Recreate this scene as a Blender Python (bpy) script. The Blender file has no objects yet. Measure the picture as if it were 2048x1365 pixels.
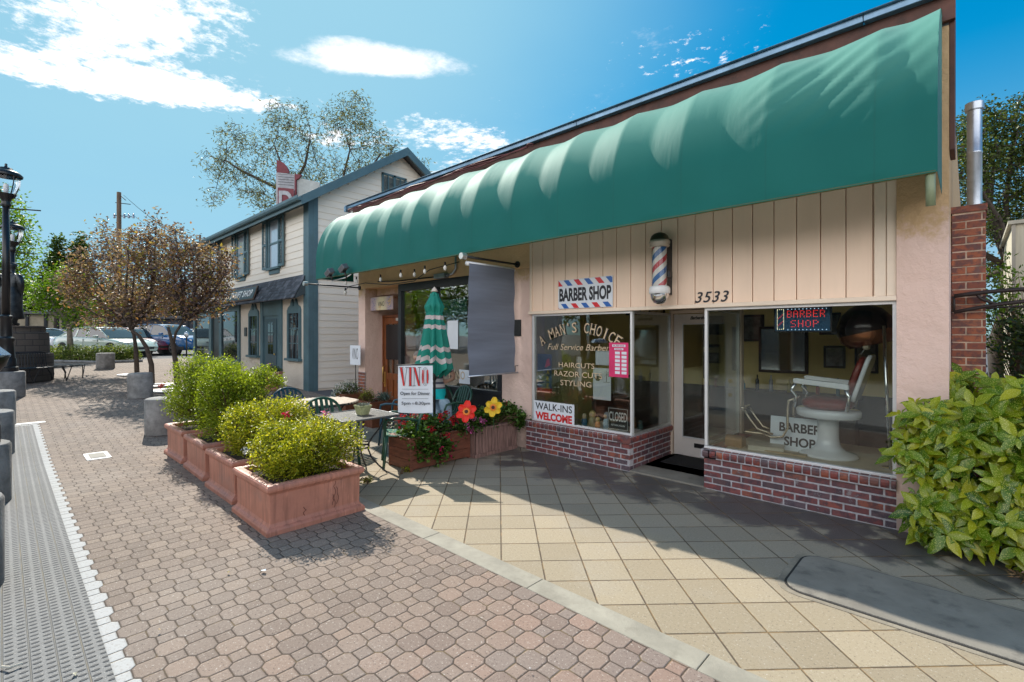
import bpy, bmesh, math, random
import numpy as np
from mathutils import Vector, Matrix
random.seed(7); RNG = np.random.default_rng(11)
S = bpy.context.scene
R = math.radians
# ---------------- camera ----------------
YAW = 46.6
cam_d = bpy.data.cameras.new("camera"); cam = bpy.data.objects.new("camera", cam_d)
S.collection.objects.link(cam); S.camera = cam
cam.location = (0, -5.36, 1.7)
cam.rotation_euler = (R(90), 0, R(90 - YAW))
cam_d.sensor_width = 36; cam_d.lens = 967 / 2048 * 36
cam_d.shift_y = -12.5 / 2048
cam_d.clip_start = 0.05; cam_d.clip_end = 3000
# ---------------- light ----------------
SUNV = Vector((-1.16, 0.24, 1.0)).normalized()
elev = math.asin(SUNV.z); az = math.atan2(SUNV.x, SUNV.y)
W = bpy.data.worlds.new("World"); S.world = W; W.use_nodes = True
sun_d = bpy.data.lights.new("sun", 'SUN'); sun = bpy.data.objects.new("sun", sun_d)
S.collection.objects.link(sun)
sun_d.energy = 3.35; sun_d.angle = R(0.55); sun_d.color = (1.0, 0.94, 0.84)
sun.rotation_euler = SUNV.to_track_quat('Z', 'Y').to_euler(); sun.location = (-20, 5, 20)
S.view_settings.view_transform = 'Standard'; S.view_settings.look = 'None'
S.view_settings.exposure = 1.0; S.view_settings.gamma = 1.0
S.render.engine = 'CYCLES'
S.cycles.max_bounces = 8; S.cycles.transparent_max_bounces = 16
S.cycles.sample_clamp_indirect = 8; S.cycles.use_denoising = True
S.cycles.caustics_reflective = False; S.cycles.caustics_refractive = False

# ---------------- node helper ----------------
class NT:
    def __init__(s, tree):
        s.t = tree; s.n = tree.nodes; s.l = tree.links
    def node(s, typ, props=None, **ins):
        n = s.n.new(typ)
        for k, v in (props or {}).items(): setattr(n, k, v)
        for k, v in ins.items():
            key = int(k[1:]) if k[0] == '_' and k[1:].isdigit() else k.replace('_', ' ')
            s.put(n.inputs[key], v)
        return n
    def put(s, sock, v):
        if isinstance(v, bpy.types.NodeSocket): s.l.new(v, sock)
        elif isinstance(v, bpy.types.Node): s.l.new(v.outputs[0], sock)
        elif v is not None:
            if isinstance(v, (tuple, list)) and len(v) == 3 and len(sock.default_value) == 4: v = (*v, 1)
            sock.default_value = v
    def m(s, op, a, b=None, c=None, clamp=False):
        n = s.n.new('ShaderNodeMath'); n.operation = op; n.use_clamp = clamp
        s.put(n.inputs[0], a)
        if b is not None: s.put(n.inputs[1], b)
        if c is not None: s.put(n.inputs[2], c)
        return n.outputs[0]
    def mix(s, f, a, b, blend='MIX'):
        n = s.n.new('ShaderNodeMix'); n.data_type = 'RGBA'; n.blend_type = blend
        s.put(n.inputs[0], f); s.put(n.inputs[6], a); s.put(n.inputs[7], b)
        return n.outputs[2]
    def ramp(s, f, stops, interp='LINEAR'):
        n = s.n.new('ShaderNodeValToRGB'); cr = n.color_ramp; cr.interpolation = interp
        while len(cr.elements) < len(stops): cr.elements.new(0.5)
        for e, (p, c) in zip(cr.elements, stops):
            e.position = p; e.color = (*c, 1) if len(c) == 3 else c
        s.put(n.inputs[0], f); return n.outputs[0]
    def noise(s, vec, scale, detail=4, rough=.55, out=0):
        n = s.node('ShaderNodeTexNoise', None, Vector=vec, Scale=scale, Detail=detail, Roughness=rough)
        return n.outputs[out]
    def smooth(s, v, a, b):
        n = s.n.new('ShaderNodeMapRange'); n.interpolation_type = 'SMOOTHSTEP'
        s.put(n.inputs[0], v); n.inputs[1].default_value = a; n.inputs[2].default_value = b
        return n.outputs[0]
    def comb(s, x, y, z=0.0): return s.node('ShaderNodeCombineXYZ', None, X=x, Y=y, Z=z).outputs[0]
    def sep(s, v):
        n = s.node('ShaderNodeSeparateXYZ', None, _0=v); return n.outputs

def newmat(name):
    m = bpy.data.materials.new(name); m.use_nodes = True
    nt = NT(m.node_tree); b = nt.n['Principled BSDF']
    return m, nt, b

def mat(name, col, rough=.6, metal=0, var=.12, vscale=3, bump=0, bscale=60, spec=None, coat=0, dirt=None, dirtc=(.08,.06,.04), obj=False, stretch=None, streak=False):
    m, nt, b = newmat(name)
    geo = nt.n.new('ShaderNodeNewGeometry').outputs['Position'] if not obj else nt.n.new('ShaderNodeTexCoord').outputs['Object']
    if stretch:
        geo = nt.node('ShaderNodeVectorMath', {'operation': 'MULTIPLY'}, _0=geo, _1=stretch).outputs[0]
    c = col
    if var:
        f = nt.noise(geo, vscale, 6, .65)
        lo = tuple(max(0, q * (1 - var * 1.6)) for q in col); hi = tuple(min(1, q * (1 + var * 1.3)) for q in col)
        c = nt.ramp(f, [(.3, lo), (.7, hi)])
    if dirt:
        f2 = nt.smooth(nt.noise(geo, dirt, 8, .7), .5, .72)
        c = nt.mix(nt.m('MULTIPLY', f2, .65), c, dirtc)
    if streak:
        sv_ = nt.node('ShaderNodeVectorMath', {'operation': 'MULTIPLY'}, _0=geo, _1=(9, 9, .8)).outputs[0]
        c = nt.mix(nt.m('MULTIPLY', nt.smooth(nt.noise(sv_, 2.2, 6, .65), .48, .66), .5), c, tuple(q * .45 for q in col))
        c = nt.mix(nt.m('MULTIPLY', nt.smooth(nt.noise(sv_, 3.1, 6, .65), .55, .7), .35), c, tuple(min(1, q * 1.7 + .05) for q in col))
    nt.put(b.inputs['Base Color'], c)
    b.inputs['Roughness'].default_value = rough; b.inputs['Metallic'].default_value = metal
    if spec is not None: b.inputs['Specular IOR Level'].default_value = spec
    if coat: b.inputs['Coat Weight'].default_value = coat
    if bump:
        h = nt.noise(geo, bscale, 5, .6)
        bp = nt.node('ShaderNodeBump', None, Strength=min(1, bump * 10), Distance=bump * .1, Height=h)
        nt.put(b.inputs['Normal'], bp.outputs[0])
    return m

# ---------------- sky ----------------
def px_dir(px, py):
    f, h = 967, 670; a = px - 1024; th = R(YAW)
    return Vector((-math.cos(th) * f + math.sin(th) * a, math.sin(th) * f + math.cos(th) * a, h - py)).normalized()
nw = NT(W.node_tree); bg = nw.n['Background']
sky = nw.node('ShaderNodeTexSky', {'sky_type': 'NISHITA', 'sun_disc': False, 'sun_elevation': elev, 'sun_rotation': az,
                                   'air_density': 1.1, 'dust_density': .15, 'ozone_density': 3.0})
gen = nw.n.new('ShaderNodeTexCoord').outputs['Generated']
sx_, sy_, sz_ = nw.sep(gen)
zc = nw.m('MAXIMUM', sz_, .06)
cu = nw.m('DIVIDE', sx_, zc); cv = nw.m('DIVIDE', sy_, zc)
cpl = nw.comb(cu, cv)
def cloud(u0, v0, ang, ra, rb, amp):
    du = nw.m('SUBTRACT', cu, u0); dv = nw.m('SUBTRACT', cv, v0)
    ca, sa = math.cos(R(ang)), math.sin(R(ang))
    a = nw.m('DIVIDE', nw.m('ADD', nw.m('MULTIPLY', du, ca), nw.m('MULTIPLY', dv, sa)), ra)
    b = nw.m('DIVIDE', nw.m('SUBTRACT', nw.m('MULTIPLY', dv, ca), nw.m('MULTIPLY', du, sa)), rb)
    r = nw.m('ADD', nw.m('MULTIPLY', a, a), nw.m('MULTIPLY', b, b))
    return nw.m('MULTIPLY', nw.m('SUBTRACT', 1.0, r, clamp=True), amp)
def uv(px, py):
    d = px_dir(px, py); return d.x / d.z, d.y / d.z
def cloud_px(p0, p1, rb, amp):
    a = uv(*p0); b = uv(*p1)
    cx, cy = (a[0] + b[0]) / 2, (a[1] + b[1]) / 2
    L = math.hypot(b[0] - a[0], b[1] - a[1]) / 2
    return cloud(cx, cy, math.degrees(math.atan2(b[1] - a[1], b[0] - a[0])), L, rb, amp)
def addall(L):
    r = L[0]
    for q in L[1:]: r = nw.m('MAXIMUM', r, q)
    return r
n1 = nw.noise(cpl, 5.5, 9, .68)
n2 = nw.noise(cpl, 16, 6, .7)
soft = addall([cloud(-1.6, .92, 50, .34, .13, 1.6), cloud(-1.50, .98, 60, .34, .10, 1.2)])
puff = addall([cloud(-2.40, .36, 62, .72, .26, 1.35), cloud(-1.98, .28, 20, .6, .32, 1.15), cloud(-1.88, 1.62, 75, .55, .28, .95),
               cloud(-2.2, 2.05, 70, .6, .3, .85), cloud(-2.1, .85, 60, .3, .2, .45), cloud(-2.3, 1.2, 60, .45, .22, .75)])
small = addall([cloud(-.72, 1.72, 40, .45, .28, .66), cloud(-1.2, 1.9, 60, .6, .35, .42), cloud(-.3, -.9, 60, 1.2, .8, .7), cloud(1.8, -.6, 30, 1.6, .9, .7)])
d1 = nw.smooth(nw.m('ADD', soft, nw.m('MULTIPLY', nw.m('SUBTRACT', nw.m('ADD', nw.m('MULTIPLY', n1, .7), nw.m('MULTIPLY', n2, .3)), .5), 3.0)), .15, 1.5)
d2 = nw.smooth(nw.m('ADD', puff, nw.m('MULTIPLY', nw.m('SUBTRACT', nw.m('ADD', nw.m('MULTIPLY', n1, .5), nw.m('MULTIPLY', n2, .5)), .5), 4.2)), .45, 1.15)
# unseen bright cloud bank, added behind the photographer to light the shaded shop front
back = nw.smooth(nw.m('ADD', nw.m('ADD', nw.m('MULTIPLY', sy_, -1.0), nw.m('MULTIPLY', sx_, .35)), nw.m('MULTIPLY', nw.m('SUBTRACT', n1, .5), .9)), .12, .5)
back = nw.m('MULTIPLY', nw.m('MULTIPLY', back, nw.smooth(sz_, .02, .12)), nw.smooth(sz_, .82, .35))
d3 = nw.smooth(nw.m('ADD', small, nw.m('MULTIPLY', nw.m('SUBTRACT', n2, .5), 3.5)), .75, 1.3)
gate = nw.smooth(nw.m('ADD', nw.m('ADD', soft, puff), small), .0, .12)
dens = nw.m('MULTIPLY', nw.m('MAXIMUM', nw.m('MAXIMUM', d1, d2), d3), gate)
hs0 = nw.node('ShaderNodeHueSaturation', None, Hue=.5, Saturation=1.5, Value=1.0, Color=sky.outputs[0])
hr, hg, hb = nw.sep(hs0.outputs[0])
def soft_(v, M_): return nw.m('MULTIPLY', nw.m('SUBTRACT', 1.0, nw.m('EXPONENT', nw.m('DIVIDE', nw.m('MAXIMUM', v, 0.0), -M_))), M_)
hs = nw.node('ShaderNodeCombineXYZ', None, X=soft_(hr, 1.9), Y=soft_(hg, 2.8), Z=soft_(hb, 3.8))
cl = nw.node('ShaderNodeVectorMath', {'operation': 'MULTIPLY'}, _0=(1, 1, 1.02), _1=(5.0, 5.0, 5.0))
dsun = nw.node('ShaderNodeVectorMath', {'operation': 'DOT_PRODUCT'}, _0=gen, _1=tuple(SUNV)).outputs['Value']
glow = nw.m('MULTIPLY', nw.smooth(nw.m('ADD', dsun, nw.m('MULTIPLY', nw.m('SUBTRACT', nw.noise(cpl, .8, 3), .5), .12)), .60, 1.0), .95)
hz_ = nw.m('MULTIPLY', nw.smooth(sz_, .45, .0), .45)
skb = nw.mix(hz_, hs.outputs[0], (1.1, 2.35, 3.1, 1)); skb = nw.mix(glow, skb, (1.35, 2.6, 3.25, 1))
skc = nw.mix(dens, skb, cl.outputs[0]); skc = nw.mix(back, skc, (10.2, 10.1, 10.2, 1))
nw.put(bg.inputs[0], skc); bg.inputs[1].default_value = 0.13

# ---------------- mesh builder ----------------
def gz(x): return .035 * min(max(0, -9 - x), 17.7)
class MB:
    def __init__(s): s.v = []; s.f = []
    def quad(s, *p):
        i = len(s.v); s.v += [tuple(q) for q in p]; s.f.append(tuple(range(i, i + len(p)))); return s
    def box(s, x0, x1, y0, y1, z0, z1):
        i = len(s.v)
        s.v += [(x, y, z) for z in (z0, z1) for y in (y0, y1) for x in (x0, x1)]
        s.f += [tuple(i + k for k in q) for q in ((0, 2, 3, 1), (4, 5, 7, 6), (0, 1, 5, 4), (2, 6, 7, 3), (0, 4, 6, 2), (1, 3, 7, 5))]
        return s
    def prism(s, poly, axis, a, b):
        """poly: 2D points; axis 'x' -> (y,z), 'y' -> (x,z), 'z' -> (x,y)"""
        n = len(poly); i = len(s.v)
        def P(p, t): return (t, p[0], p[1]) if axis == 'x' else (p[0], t, p[1]) if axis == 'y' else (p[0], p[1], t)
        s.v += [P(p, a) for p in poly] + [P(p, b) for p in poly]
        s.f.append(tuple(range(i + n - 1, i - 1, -1))); s.f.append(tuple(range(i + n, i + 2 * n)))
        for k in range(n): s.f.append((i + k, i + (k + 1) % n, i + n + (k + 1) % n, i + n + k))
        return s
    def tube(s, pts, r, n=8, cap=True):
        pts = [Vector(p) for p in pts]
        rs = r if isinstance(r, (list, tuple)) else [r] * len(pts)
        i0 = len(s.v); up = Vector((0, 0, 1)); prev = None
        for k, p in enumerate(pts):
            t = (pts[min(k + 1, len(pts) - 1)] - pts[max(k - 1, 0)])
            if t.length < 1e-9: t = Vector((0, 0, 1))
            t.normalize()
            if prev is None:
                a = t.cross(up)
                if a.length < .05: a = t.cross(Vector((1, 0, 0)))
            else: a = prev - t * prev.dot(t)
            if a.length < 1e-6: a = t.orthogonal()
            a.normalize(); prev = a; b = t.cross(a)
            for q in range(n):
                an = 2 * math.pi * q / n
                s.v.append(tuple(p + (a * math.cos(an) + b * math.sin(an)) * rs[k]))
        for k in range(len(pts) - 1):
            for q in range(n):
                s.f.append((i0 + k * n + q, i0 + k * n + (q + 1) % n, i0 + (k + 1) * n + (q + 1) % n, i0 + (k + 1) * n + q))
        if cap:
            s.f.append(tuple(i0 + q for q in range(n))[::-1]); L = i0 + (len(pts) - 1) * n
            s.f.append(tuple(L + q for q in range(n)))
        return s
    def lathe(s, prof, c=(0, 0, 0), n=24, a0=0, a1=360):
        i0 = len(s.v); full = abs(a1 - a0) >= 360; m = n if full else n + 1
        for r, z in prof:
            for q in range(m):
                an = R(a0 + (a1 - a0) * q / n)
                s.v.append((c[0] + r * math.cos(an), c[1] + r * math.sin(an), c[2] + z))
        for k in range(len(prof) - 1):
            for q in range(n if full else n):
                q2 = (q + 1) % m if full else q + 1
                s.f.append((i0 + k * m + q, i0 + k * m + q2, i0 + (k + 1) * m + q2, i0 + (k + 1) * m + q))
        return s
    def grid(s, fn, nu, nv):
        i0 = len(s.v)
        for a in range(nu + 1):
            for b in range(nv + 1): s.v.append(tuple(fn(a / nu, b / nv)))
        for a in range(nu):
            for b in range(nv):
                k = i0 + a * (nv + 1) + b
                s.f.append((k, k + 1, k + nv + 2, k + nv + 1))
        return s
    def add(s, vf, fn=None):
        i = len(s.v); s.v += [tuple(fn(p) if fn else p) for p in vf[0]]; s.f += [tuple(i + k for k in f) for f in vf[1]]; return s
    def xf(s, fn): s.v = [tuple(fn(Vector(p))) for p in s.v]; return s
    def build(s, name, material, parent=None, world=True, smooth=False, bevel=0, solid=0, loc=None, auto=None):
        off = Vector((0, 0, 0))
        if parent is not None and world:
            p = parent
            while p is not None: off += Vector(p.location); p = p.parent
        me = bpy.data.meshes.new(name)
        me.from_pydata([tuple(Vector(p) - off) for p in s.v] if off.length else s.v, [], s.f)
        me.validate(); me.materials.append(material)
        bm = bmesh.new(); bm.from_mesh(me); bmesh.ops.recalc_face_normals(bm, faces=bm.faces)
        bm.to_mesh(me); bm.free()
        if smooth: me.shade_smooth()
        o = bpy.data.objects.new(name, me); S.collection.objects.link(o)
        if parent is not None: o.parent = parent
        if loc is not None: o.location = loc
        if solid:
            q = o.modifiers.new('solid', 'SOLIDIFY'); q.thickness = solid; q.offset = 0
        if bevel:
            q = o.modifiers.new('bevel', 'BEVEL'); q.width = bevel; q.segments = 2; q.limit_method = 'ANGLE'; q.angle_limit = R(40)
        if auto:
            me.shade_smooth()
            try: me.set_sharp_from_angle(angle=R(auto))
            except Exception: pass
        return o
def fastmesh(name, V, F, material, parent=None, off=(0, 0, 0)):
    """V (n,3) array, F (m,k) array of equal sized faces"""
    me = bpy.data.meshes.new(name); V = np.asarray(V, dtype=np.float32) - np.asarray(off, dtype=np.float32)
    m, k = F.shape
    me.vertices.add(len(V)); me.vertices.foreach_set('co', V.ravel())
    me.loops.add(m * k); me.loops.foreach_set('vertex_index', F.astype(np.int32).ravel())
    me.polygons.add(m); me.polygons.foreach_set('loop_start', np.arange(0, m * k, k, dtype=np.int32))
    me.update(calc_edges=True); me.materials.append(material)
    o = bpy.data.objects.new(name, me); S.collection.objects.link(o)
    if parent is not None: o.parent = parent
    return o
def tag(o, label=None, cat=None, group=None, kind=None):
    if label: o['label'] = label
    if cat: o['category'] = cat
    if group: o['group'] = group
    if kind: o['kind'] = kind
    return o
def thing(name, label, cat, loc, group=None, rz=0):
    o = bpy.data.objects.new(name, None); S.collection.objects.link(o); o.location = loc; o.rotation_euler.z = rz
    o.empty_display_size = .1
    return tag(o, label, cat, group)
def copy_thing(root, loc, rz=0, label=None):
    r = root.copy(); S.collection.objects.link(r); r.location = loc; r.rotation_euler.z = rz
    if label: r['label'] = label
    def rec(src, dst):
        for ch in list(src.children):
            c = ch.copy(); S.collection.objects.link(c); c.parent = dst; rec(ch, c)
    rec(root, r); return r
_tc = {}
def text2d(s, w, h, bold=0, shear=0, space=1.0):
    key = (s, bold, shear, space)
    if key not in _tc:
        cu_ = bpy.data.curves.new('t', 'FONT'); cu_.body = s; cu_.size = 1; cu_.offset = bold; cu_.shear = shear; cu_.space_character = space
        cu_.resolution_u = 4
        o = bpy.data.objects.new('t', cu_); S.collection.objects.link(o)
        dg = bpy.context.evaluated_depsgraph_get(); me = bpy.data.meshes.new_from_object(o.evaluated_get(dg))
        vs = [tuple(v.co) for v in me.vertices]; fs = [tuple(p.vertices) for p in me.polygons]
        bpy.data.objects.remove(o); bpy.data.curves.remove(cu_); bpy.data.meshes.remove(me)
        _tc[key] = (vs, fs)
    vs, fs = _tc[key]
    x0 = min(v[0] for v in vs); x1 = max(v[0] for v in vs); y0 = min(v[1] for v in vs); y1 = max(v[1] for v in vs)
    kx = w / (x1 - x0); ky = h / (y1 - y0) if h else kx
    return [((v[0] - (x0 + x1) / 2) * kx, (v[1] - (y0 + y1) / 2) * ky, 0) for v in vs], fs
def put_text(mb, s, c, w, h=None, ux=(1, 0, 0), uz=(0, 0, 1), **k):
    vs, fs = text2d(s, w, h, **k); ux = Vector(ux); uz = Vector(uz); c = Vector(c)
    mb.add((vs, fs), lambda p: c + ux * p[0] + uz * p[1]); return mb

# ---------------- leaves ----------------
def leafmat(name, stops, trans=.5, rough=.45, speck=None):
    m, nt, b = newmat(name); nt.n.remove(b)
    g = nt.n.new('ShaderNodeNewGeometry')
    rnd = g.outputs['Random Per Island']
    big = nt.noise(nt.n.new('ShaderNodeTexCoord').outputs['Object'], 1.6, 2)
    f = nt.m('ADD', nt.m('MULTIPLY', rnd, .75), nt.m('MULTIPLY', nt.m('SUBTRACT', big, .35), .5))
    c = nt.ramp(f, stops)
    if speck:
        vz = nt.node('ShaderNodeTexVoronoi', None, Vector=g.outputs['Position'], Scale=speck[0])
        c = nt.mix(nt.smooth(vz.outputs[0], .38, .22), c, speck[1])
    df = nt.node('ShaderNodeBsdfPrincipled', None, Base_Color=c, Roughness=rough)
    df.inputs['Specular IOR Level'].default_value = .5
    tc = nt.node('ShaderNodeMix', {'data_type': 'RGBA', 'blend_type': 'MULTIPLY'})
    nt.put(tc.inputs[0], 1.0); nt.put(tc.inputs[6], c); tc.inputs[7].default_value = (1.35, 1.3, .55, 1)
    tr = nt.node('ShaderNodeBsdfTranslucent', None, Color=tc.outputs[2])
    mx = nt.node('ShaderNodeMixShader', None, _0=trans, _1=df.outputs[0], _2=tr.outputs[0])
    nt.put(nt.n['Material Output'].inputs[0], mx.outputs[0]); return m
def leaves(P, L, Wd, up=.5, droop=0., jit=.35, fold=.18, dirs=None):
    """P (n,3) leaf base points -> verts, quads (each leaf = 2 folded quads-as-one island of 6 verts)"""
    n = len(P)
    d = RNG.normal(size=(n, 3)) if dirs is None else dirs + RNG.normal(size=(n, 3)) * jit
    d[:, 2] = d[:, 2] * .6 - droop
    d /= np.linalg.norm(d, axis=1)[:, None] + 1e-9
    nn = RNG.normal(size=(n, 3)); nn[:, 2] += up * 2.2
    s = np.cross(d, nn); s /= np.linalg.norm(s, axis=1)[:, None] + 1e-9
    nrm = np.cross(s, d)
    l = (L * RNG.uniform(.65, 1.25, n))[:, None]; w = (Wd * RNG.uniform(.7, 1.2, n))[:, None]
    b = P; t = P + d * l; mid = P + d * l * .5 - nrm * w * fold
    a1 = P + d * l * .45 + s * w * .5 + nrm * w * fold; a2 = P + d * l * .45 - s * w * .5 + nrm * w * fold
    V = np.stack([b, a1, t, a2, mid], 1).reshape(-1, 3)
    k = np.arange(n)[:, None] * 5
    F = np.concatenate([k + np.array([[0, 1, 2, 4]]), k + np.array([[0, 4, 2, 3]])], 0)
    return V, F
def crown_points(ells, ncl, shell=.55):
    vol = np.array([e[3] * e[4] * e[5] for e in ells]) ** .67; vol /= vol.sum()
    idx = RNG.choice(len(ells), ncl, p=vol); E = np.array(ells)[idx]
    u = RNG.normal(size=(ncl, 3)); u /= np.linalg.norm(u, axis=1)[:, None]
    r = RNG.uniform(0, 1, ncl) ** shell
    return E[:, :3] + u * r[:, None] * E[:, 3:6], idx
def make_tree(name, label, cat, base, stems, ells, ncl, per, cr, L, Wd, lm, bm_, tr=.1, group=None, droop=.0, up=.5, twig=.012, trunkpts=None, twigs=True, shell=.36):
    root = thing(name, label, cat, base, group)
    C, idx = crown_points(ells, ncl, shell)
    P = np.repeat(C, per, 0) + RNG.normal(size=(ncl * per, 3)) * cr
    V, F = leaves(P, L, Wd, up, droop)
    fastmesh('crown', V, F, lm, root, off=base)
    mb = MB()
    for st in stems:   # st = (list of points, r0, r1)
        n_ = len(st[0]); mb.tube(st[0], [st[1] + (st[2] - st[1]) * k / (n_ - 1) for k in range(n_)], 8)
    fork = Vector(stems[0][0][-1])
    lim = []
    for e in ells:
        c = Vector(e[:3]); f_ = min((Vector(s_[0][-1]) for s_ in stems), key=lambda q: (q - c).length)
        mid = f_.lerp(c, .5) + Vector((random.uniform(-.1, .1), random.uniform(-.1, .1), -.05)) * (c - f_).length
        pts = [f_, f_.lerp(mid, .6), mid, mid.lerp(c, .6), c + Vector((0, 0, e[5] * .3))]
        mb.tube(pts, [tr * .6, tr * .5, tr * .4, tr * .28, tr * .1], 6); lim.append(pts)
    if twigs:    # each twig tip joins the nearest wood already grown
        nodes = []
        for pts in lim + [list(map(Vector, st[0])) for st in stems[1:]]:
            for p, q in zip(pts[1:-1], pts[2:]): nodes += [p, p.lerp(q, .5), q]
        N = np.array([tuple(p) for p in nodes]); d0 = np.sqrt(((C[:, None, :] - N[None]) ** 2).sum(2)).min(1)
        for k in np.argsort(d0):
            c = C[k]; dd = ((N - c) ** 2).sum(1); p = Vector(N[dd.argmin()]); cv_ = Vector(c); L_ = (cv_ - p).length
            if L_ > 1e-4:
                m_ = p.lerp(cv_, .5) + Vector((random.uniform(-1, 1), random.uniform(-1, 1), random.uniform(-.2, 1))) * .12 * L_
                mb.tube([p, m_, cv_], [twig * 1.3, twig, twig * .5], 4, cap=False)
            N = np.vstack([N, c[None]])
    mb.build('trunk', bm_, root, smooth=True)
    return root
# ================= materials for ground =================
def geo_pos(nt): return nt.n.new('ShaderNodeNewGeometry').outputs['Position']
def speckle(nt, pos, c, lo=.02, scale=260, amt=.35):
    a = nt.m('ADD', nt.m('MULTIPLY', nt.noise(pos, scale * .45, 3, .65), .55), nt.m('MULTIPLY', nt.noise(pos, scale, 2, .6), .45)); amt *= 3.0
    c = nt.mix(nt.m('MULTIPLY', nt.smooth(a, .56, .68), amt), c, (.62, .58, .52))
    return nt.mix(nt.m('MULTIPLY', nt.smooth(a, .45, .34), amt), c, (.05, .04, .035))
def mat_pavers():
    m, nt, b = newmat('pavers'); pos = geo_pos(nt); x, y, z = nt.sep(pos); k = 1 / (.163 * math.sqrt(2))
    wob = nt.noise(pos, 2.2, 2, .5, out=1); wx, wy, wz = nt.sep(wob)
    x2 = nt.m('ADD', x, nt.m('MULTIPLY', nt.m('SUBTRACT', wx, .5), .012)); y2 = nt.m('ADD', y, nt.m('MULTIPLY', nt.m('SUBTRACT', wy, .5), .012))
    u = nt.m('ADD', nt.m('MULTIPLY', nt.m('ADD', x2, y2), k), .69 + 200); v = nt.m('ADD', nt.m('MULTIPLY', nt.m('SUBTRACT', x2, y2), k), -.27 + 200)
    iu = nt.m('FLOOR', u); iv = nt.m('FLOOR', v)
    fu = nt.m('ABSOLUTE', nt.m('SUBTRACT', nt.m('SUBTRACT', u, iu), .5)); fv = nt.m('ABSOLUTE', nt.m('SUBTRACT', nt.m('SUBTRACT', v, iv), .5))
    s = nt.m('ADD', fu, fv); c = .615
    isq = nt.m('GREATER_THAN', s, c)
    j_o = nt.m('MINIMUM', nt.m('SUBTRACT', .5, nt.m('MAXIMUM', fu, fv)), nt.m('MULTIPLY', nt.m('SUBTRACT', c, s), .707))
    j_s = nt.m('MULTIPLY', nt.m('SUBTRACT', s, c), .707)
    jd = nt.m('ADD', nt.m('MULTIPLY', j_o, nt.m('SUBTRACT', 1.0, isq)), nt.m('MULTIPLY', j_s, isq))
    ru = nt.m('ADD', nt.m('MULTIPLY', nt.m('ADD', iu, .5), nt.m('SUBTRACT', 1.0, isq)), nt.m('MULTIPLY', nt.m('ROUND', u), isq))
    rv = nt.m('ADD', nt.m('MULTIPLY', nt.m('ADD', iv, .5), nt.m('SUBTRACT', 1.0, isq)), nt.m('MULTIPLY', nt.m('ROUND', v), isq))
    wn = nt.node('ShaderNodeTexWhiteNoise', {'noise_dimensions': '3D'}, Vector=nt.comb(ru, rv, 1.0)).outputs[0]
    big = nt.noise(pos, .7, 4, .6)
    red = nt.smooth(nt.m('ADD', x, nt.m('MULTIPLY', big, 1.5)), -3.2, .6)   # newer, redder blocks were laid to the right
    c0 = nt.ramp(wn, [(0, (.195, .15, .12)), (.5, (.232, .178, .142)), (1, (.265, .205, .16))])
    c1 = nt.ramp(wn, [(0, (.23, .16, .13)), (.35, (.24, .19, .165)), (.6, (.275, .20, .16)), (1, (.31, .19, .145))])
    col = nt.mix(red, c0, c1)
    col = nt.mix(nt.m('MULTIPLY', nt.smooth(big, .45, .7), .3), col, (.33, .28, .24))
    col = speckle(nt, pos, col, scale=130, amt=.28)
    cy = nt.m('MULTIPLY', nt.m('SUBTRACT', nt.m('SUBTRACT', ru, 200.69), nt.m('SUBTRACT', rv, 199.73)), .163 * .7071)
    white = nt.m('MULTIPLY', nt.m('LESS_THAN', cy, -4.89), nt.m('GREATER_THAN', x, -12.2))
    worn = nt.smooth(nt.noise(pos, 60, 6, .75), .36, .5)
    col = nt.mix(nt.m('MULTIPLY', white, nt.m('ADD', nt.m('MULTIPLY', worn, .4), .55)), col, (.46, .46, .45))
    jn = nt.noise(pos, 9, 3)
    jc = nt.mix(nt.smooth(jn, .5, .75), (.06, .042, .03), (.17, .12, .055))
    jm = nt.m('SUBTRACT', 1.0, nt.smooth(nt.m('ADD', jd, nt.m('MULTIPLY', nt.m('SUBTRACT', nt.noise(pos, 50, 3), .5), .02)), .012, .034))
    col = nt.mix(nt.m('MULTIPLY', jm, .92), col, jc)
    nt.put(b.inputs['Base Color'], col); b.inputs['Roughness'].default_value = .85; b.inputs['Specular IOR Level'].default_value = .3
    tilt = nt.m('MULTIPLY', nt.m('SUBTRACT', wn, .5), .5)
    h = nt.m('ADD', nt.m('ADD', nt.smooth(jd, .0, .065), tilt), nt.m('MULTIPLY', nt.noise(pos, 240, 2), .35))
    nt.put(b.inputs['Normal'], nt.node('ShaderNodeBump', None, Strength=.75, Distance=.006, Height=h).outputs[0]); return m
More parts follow.
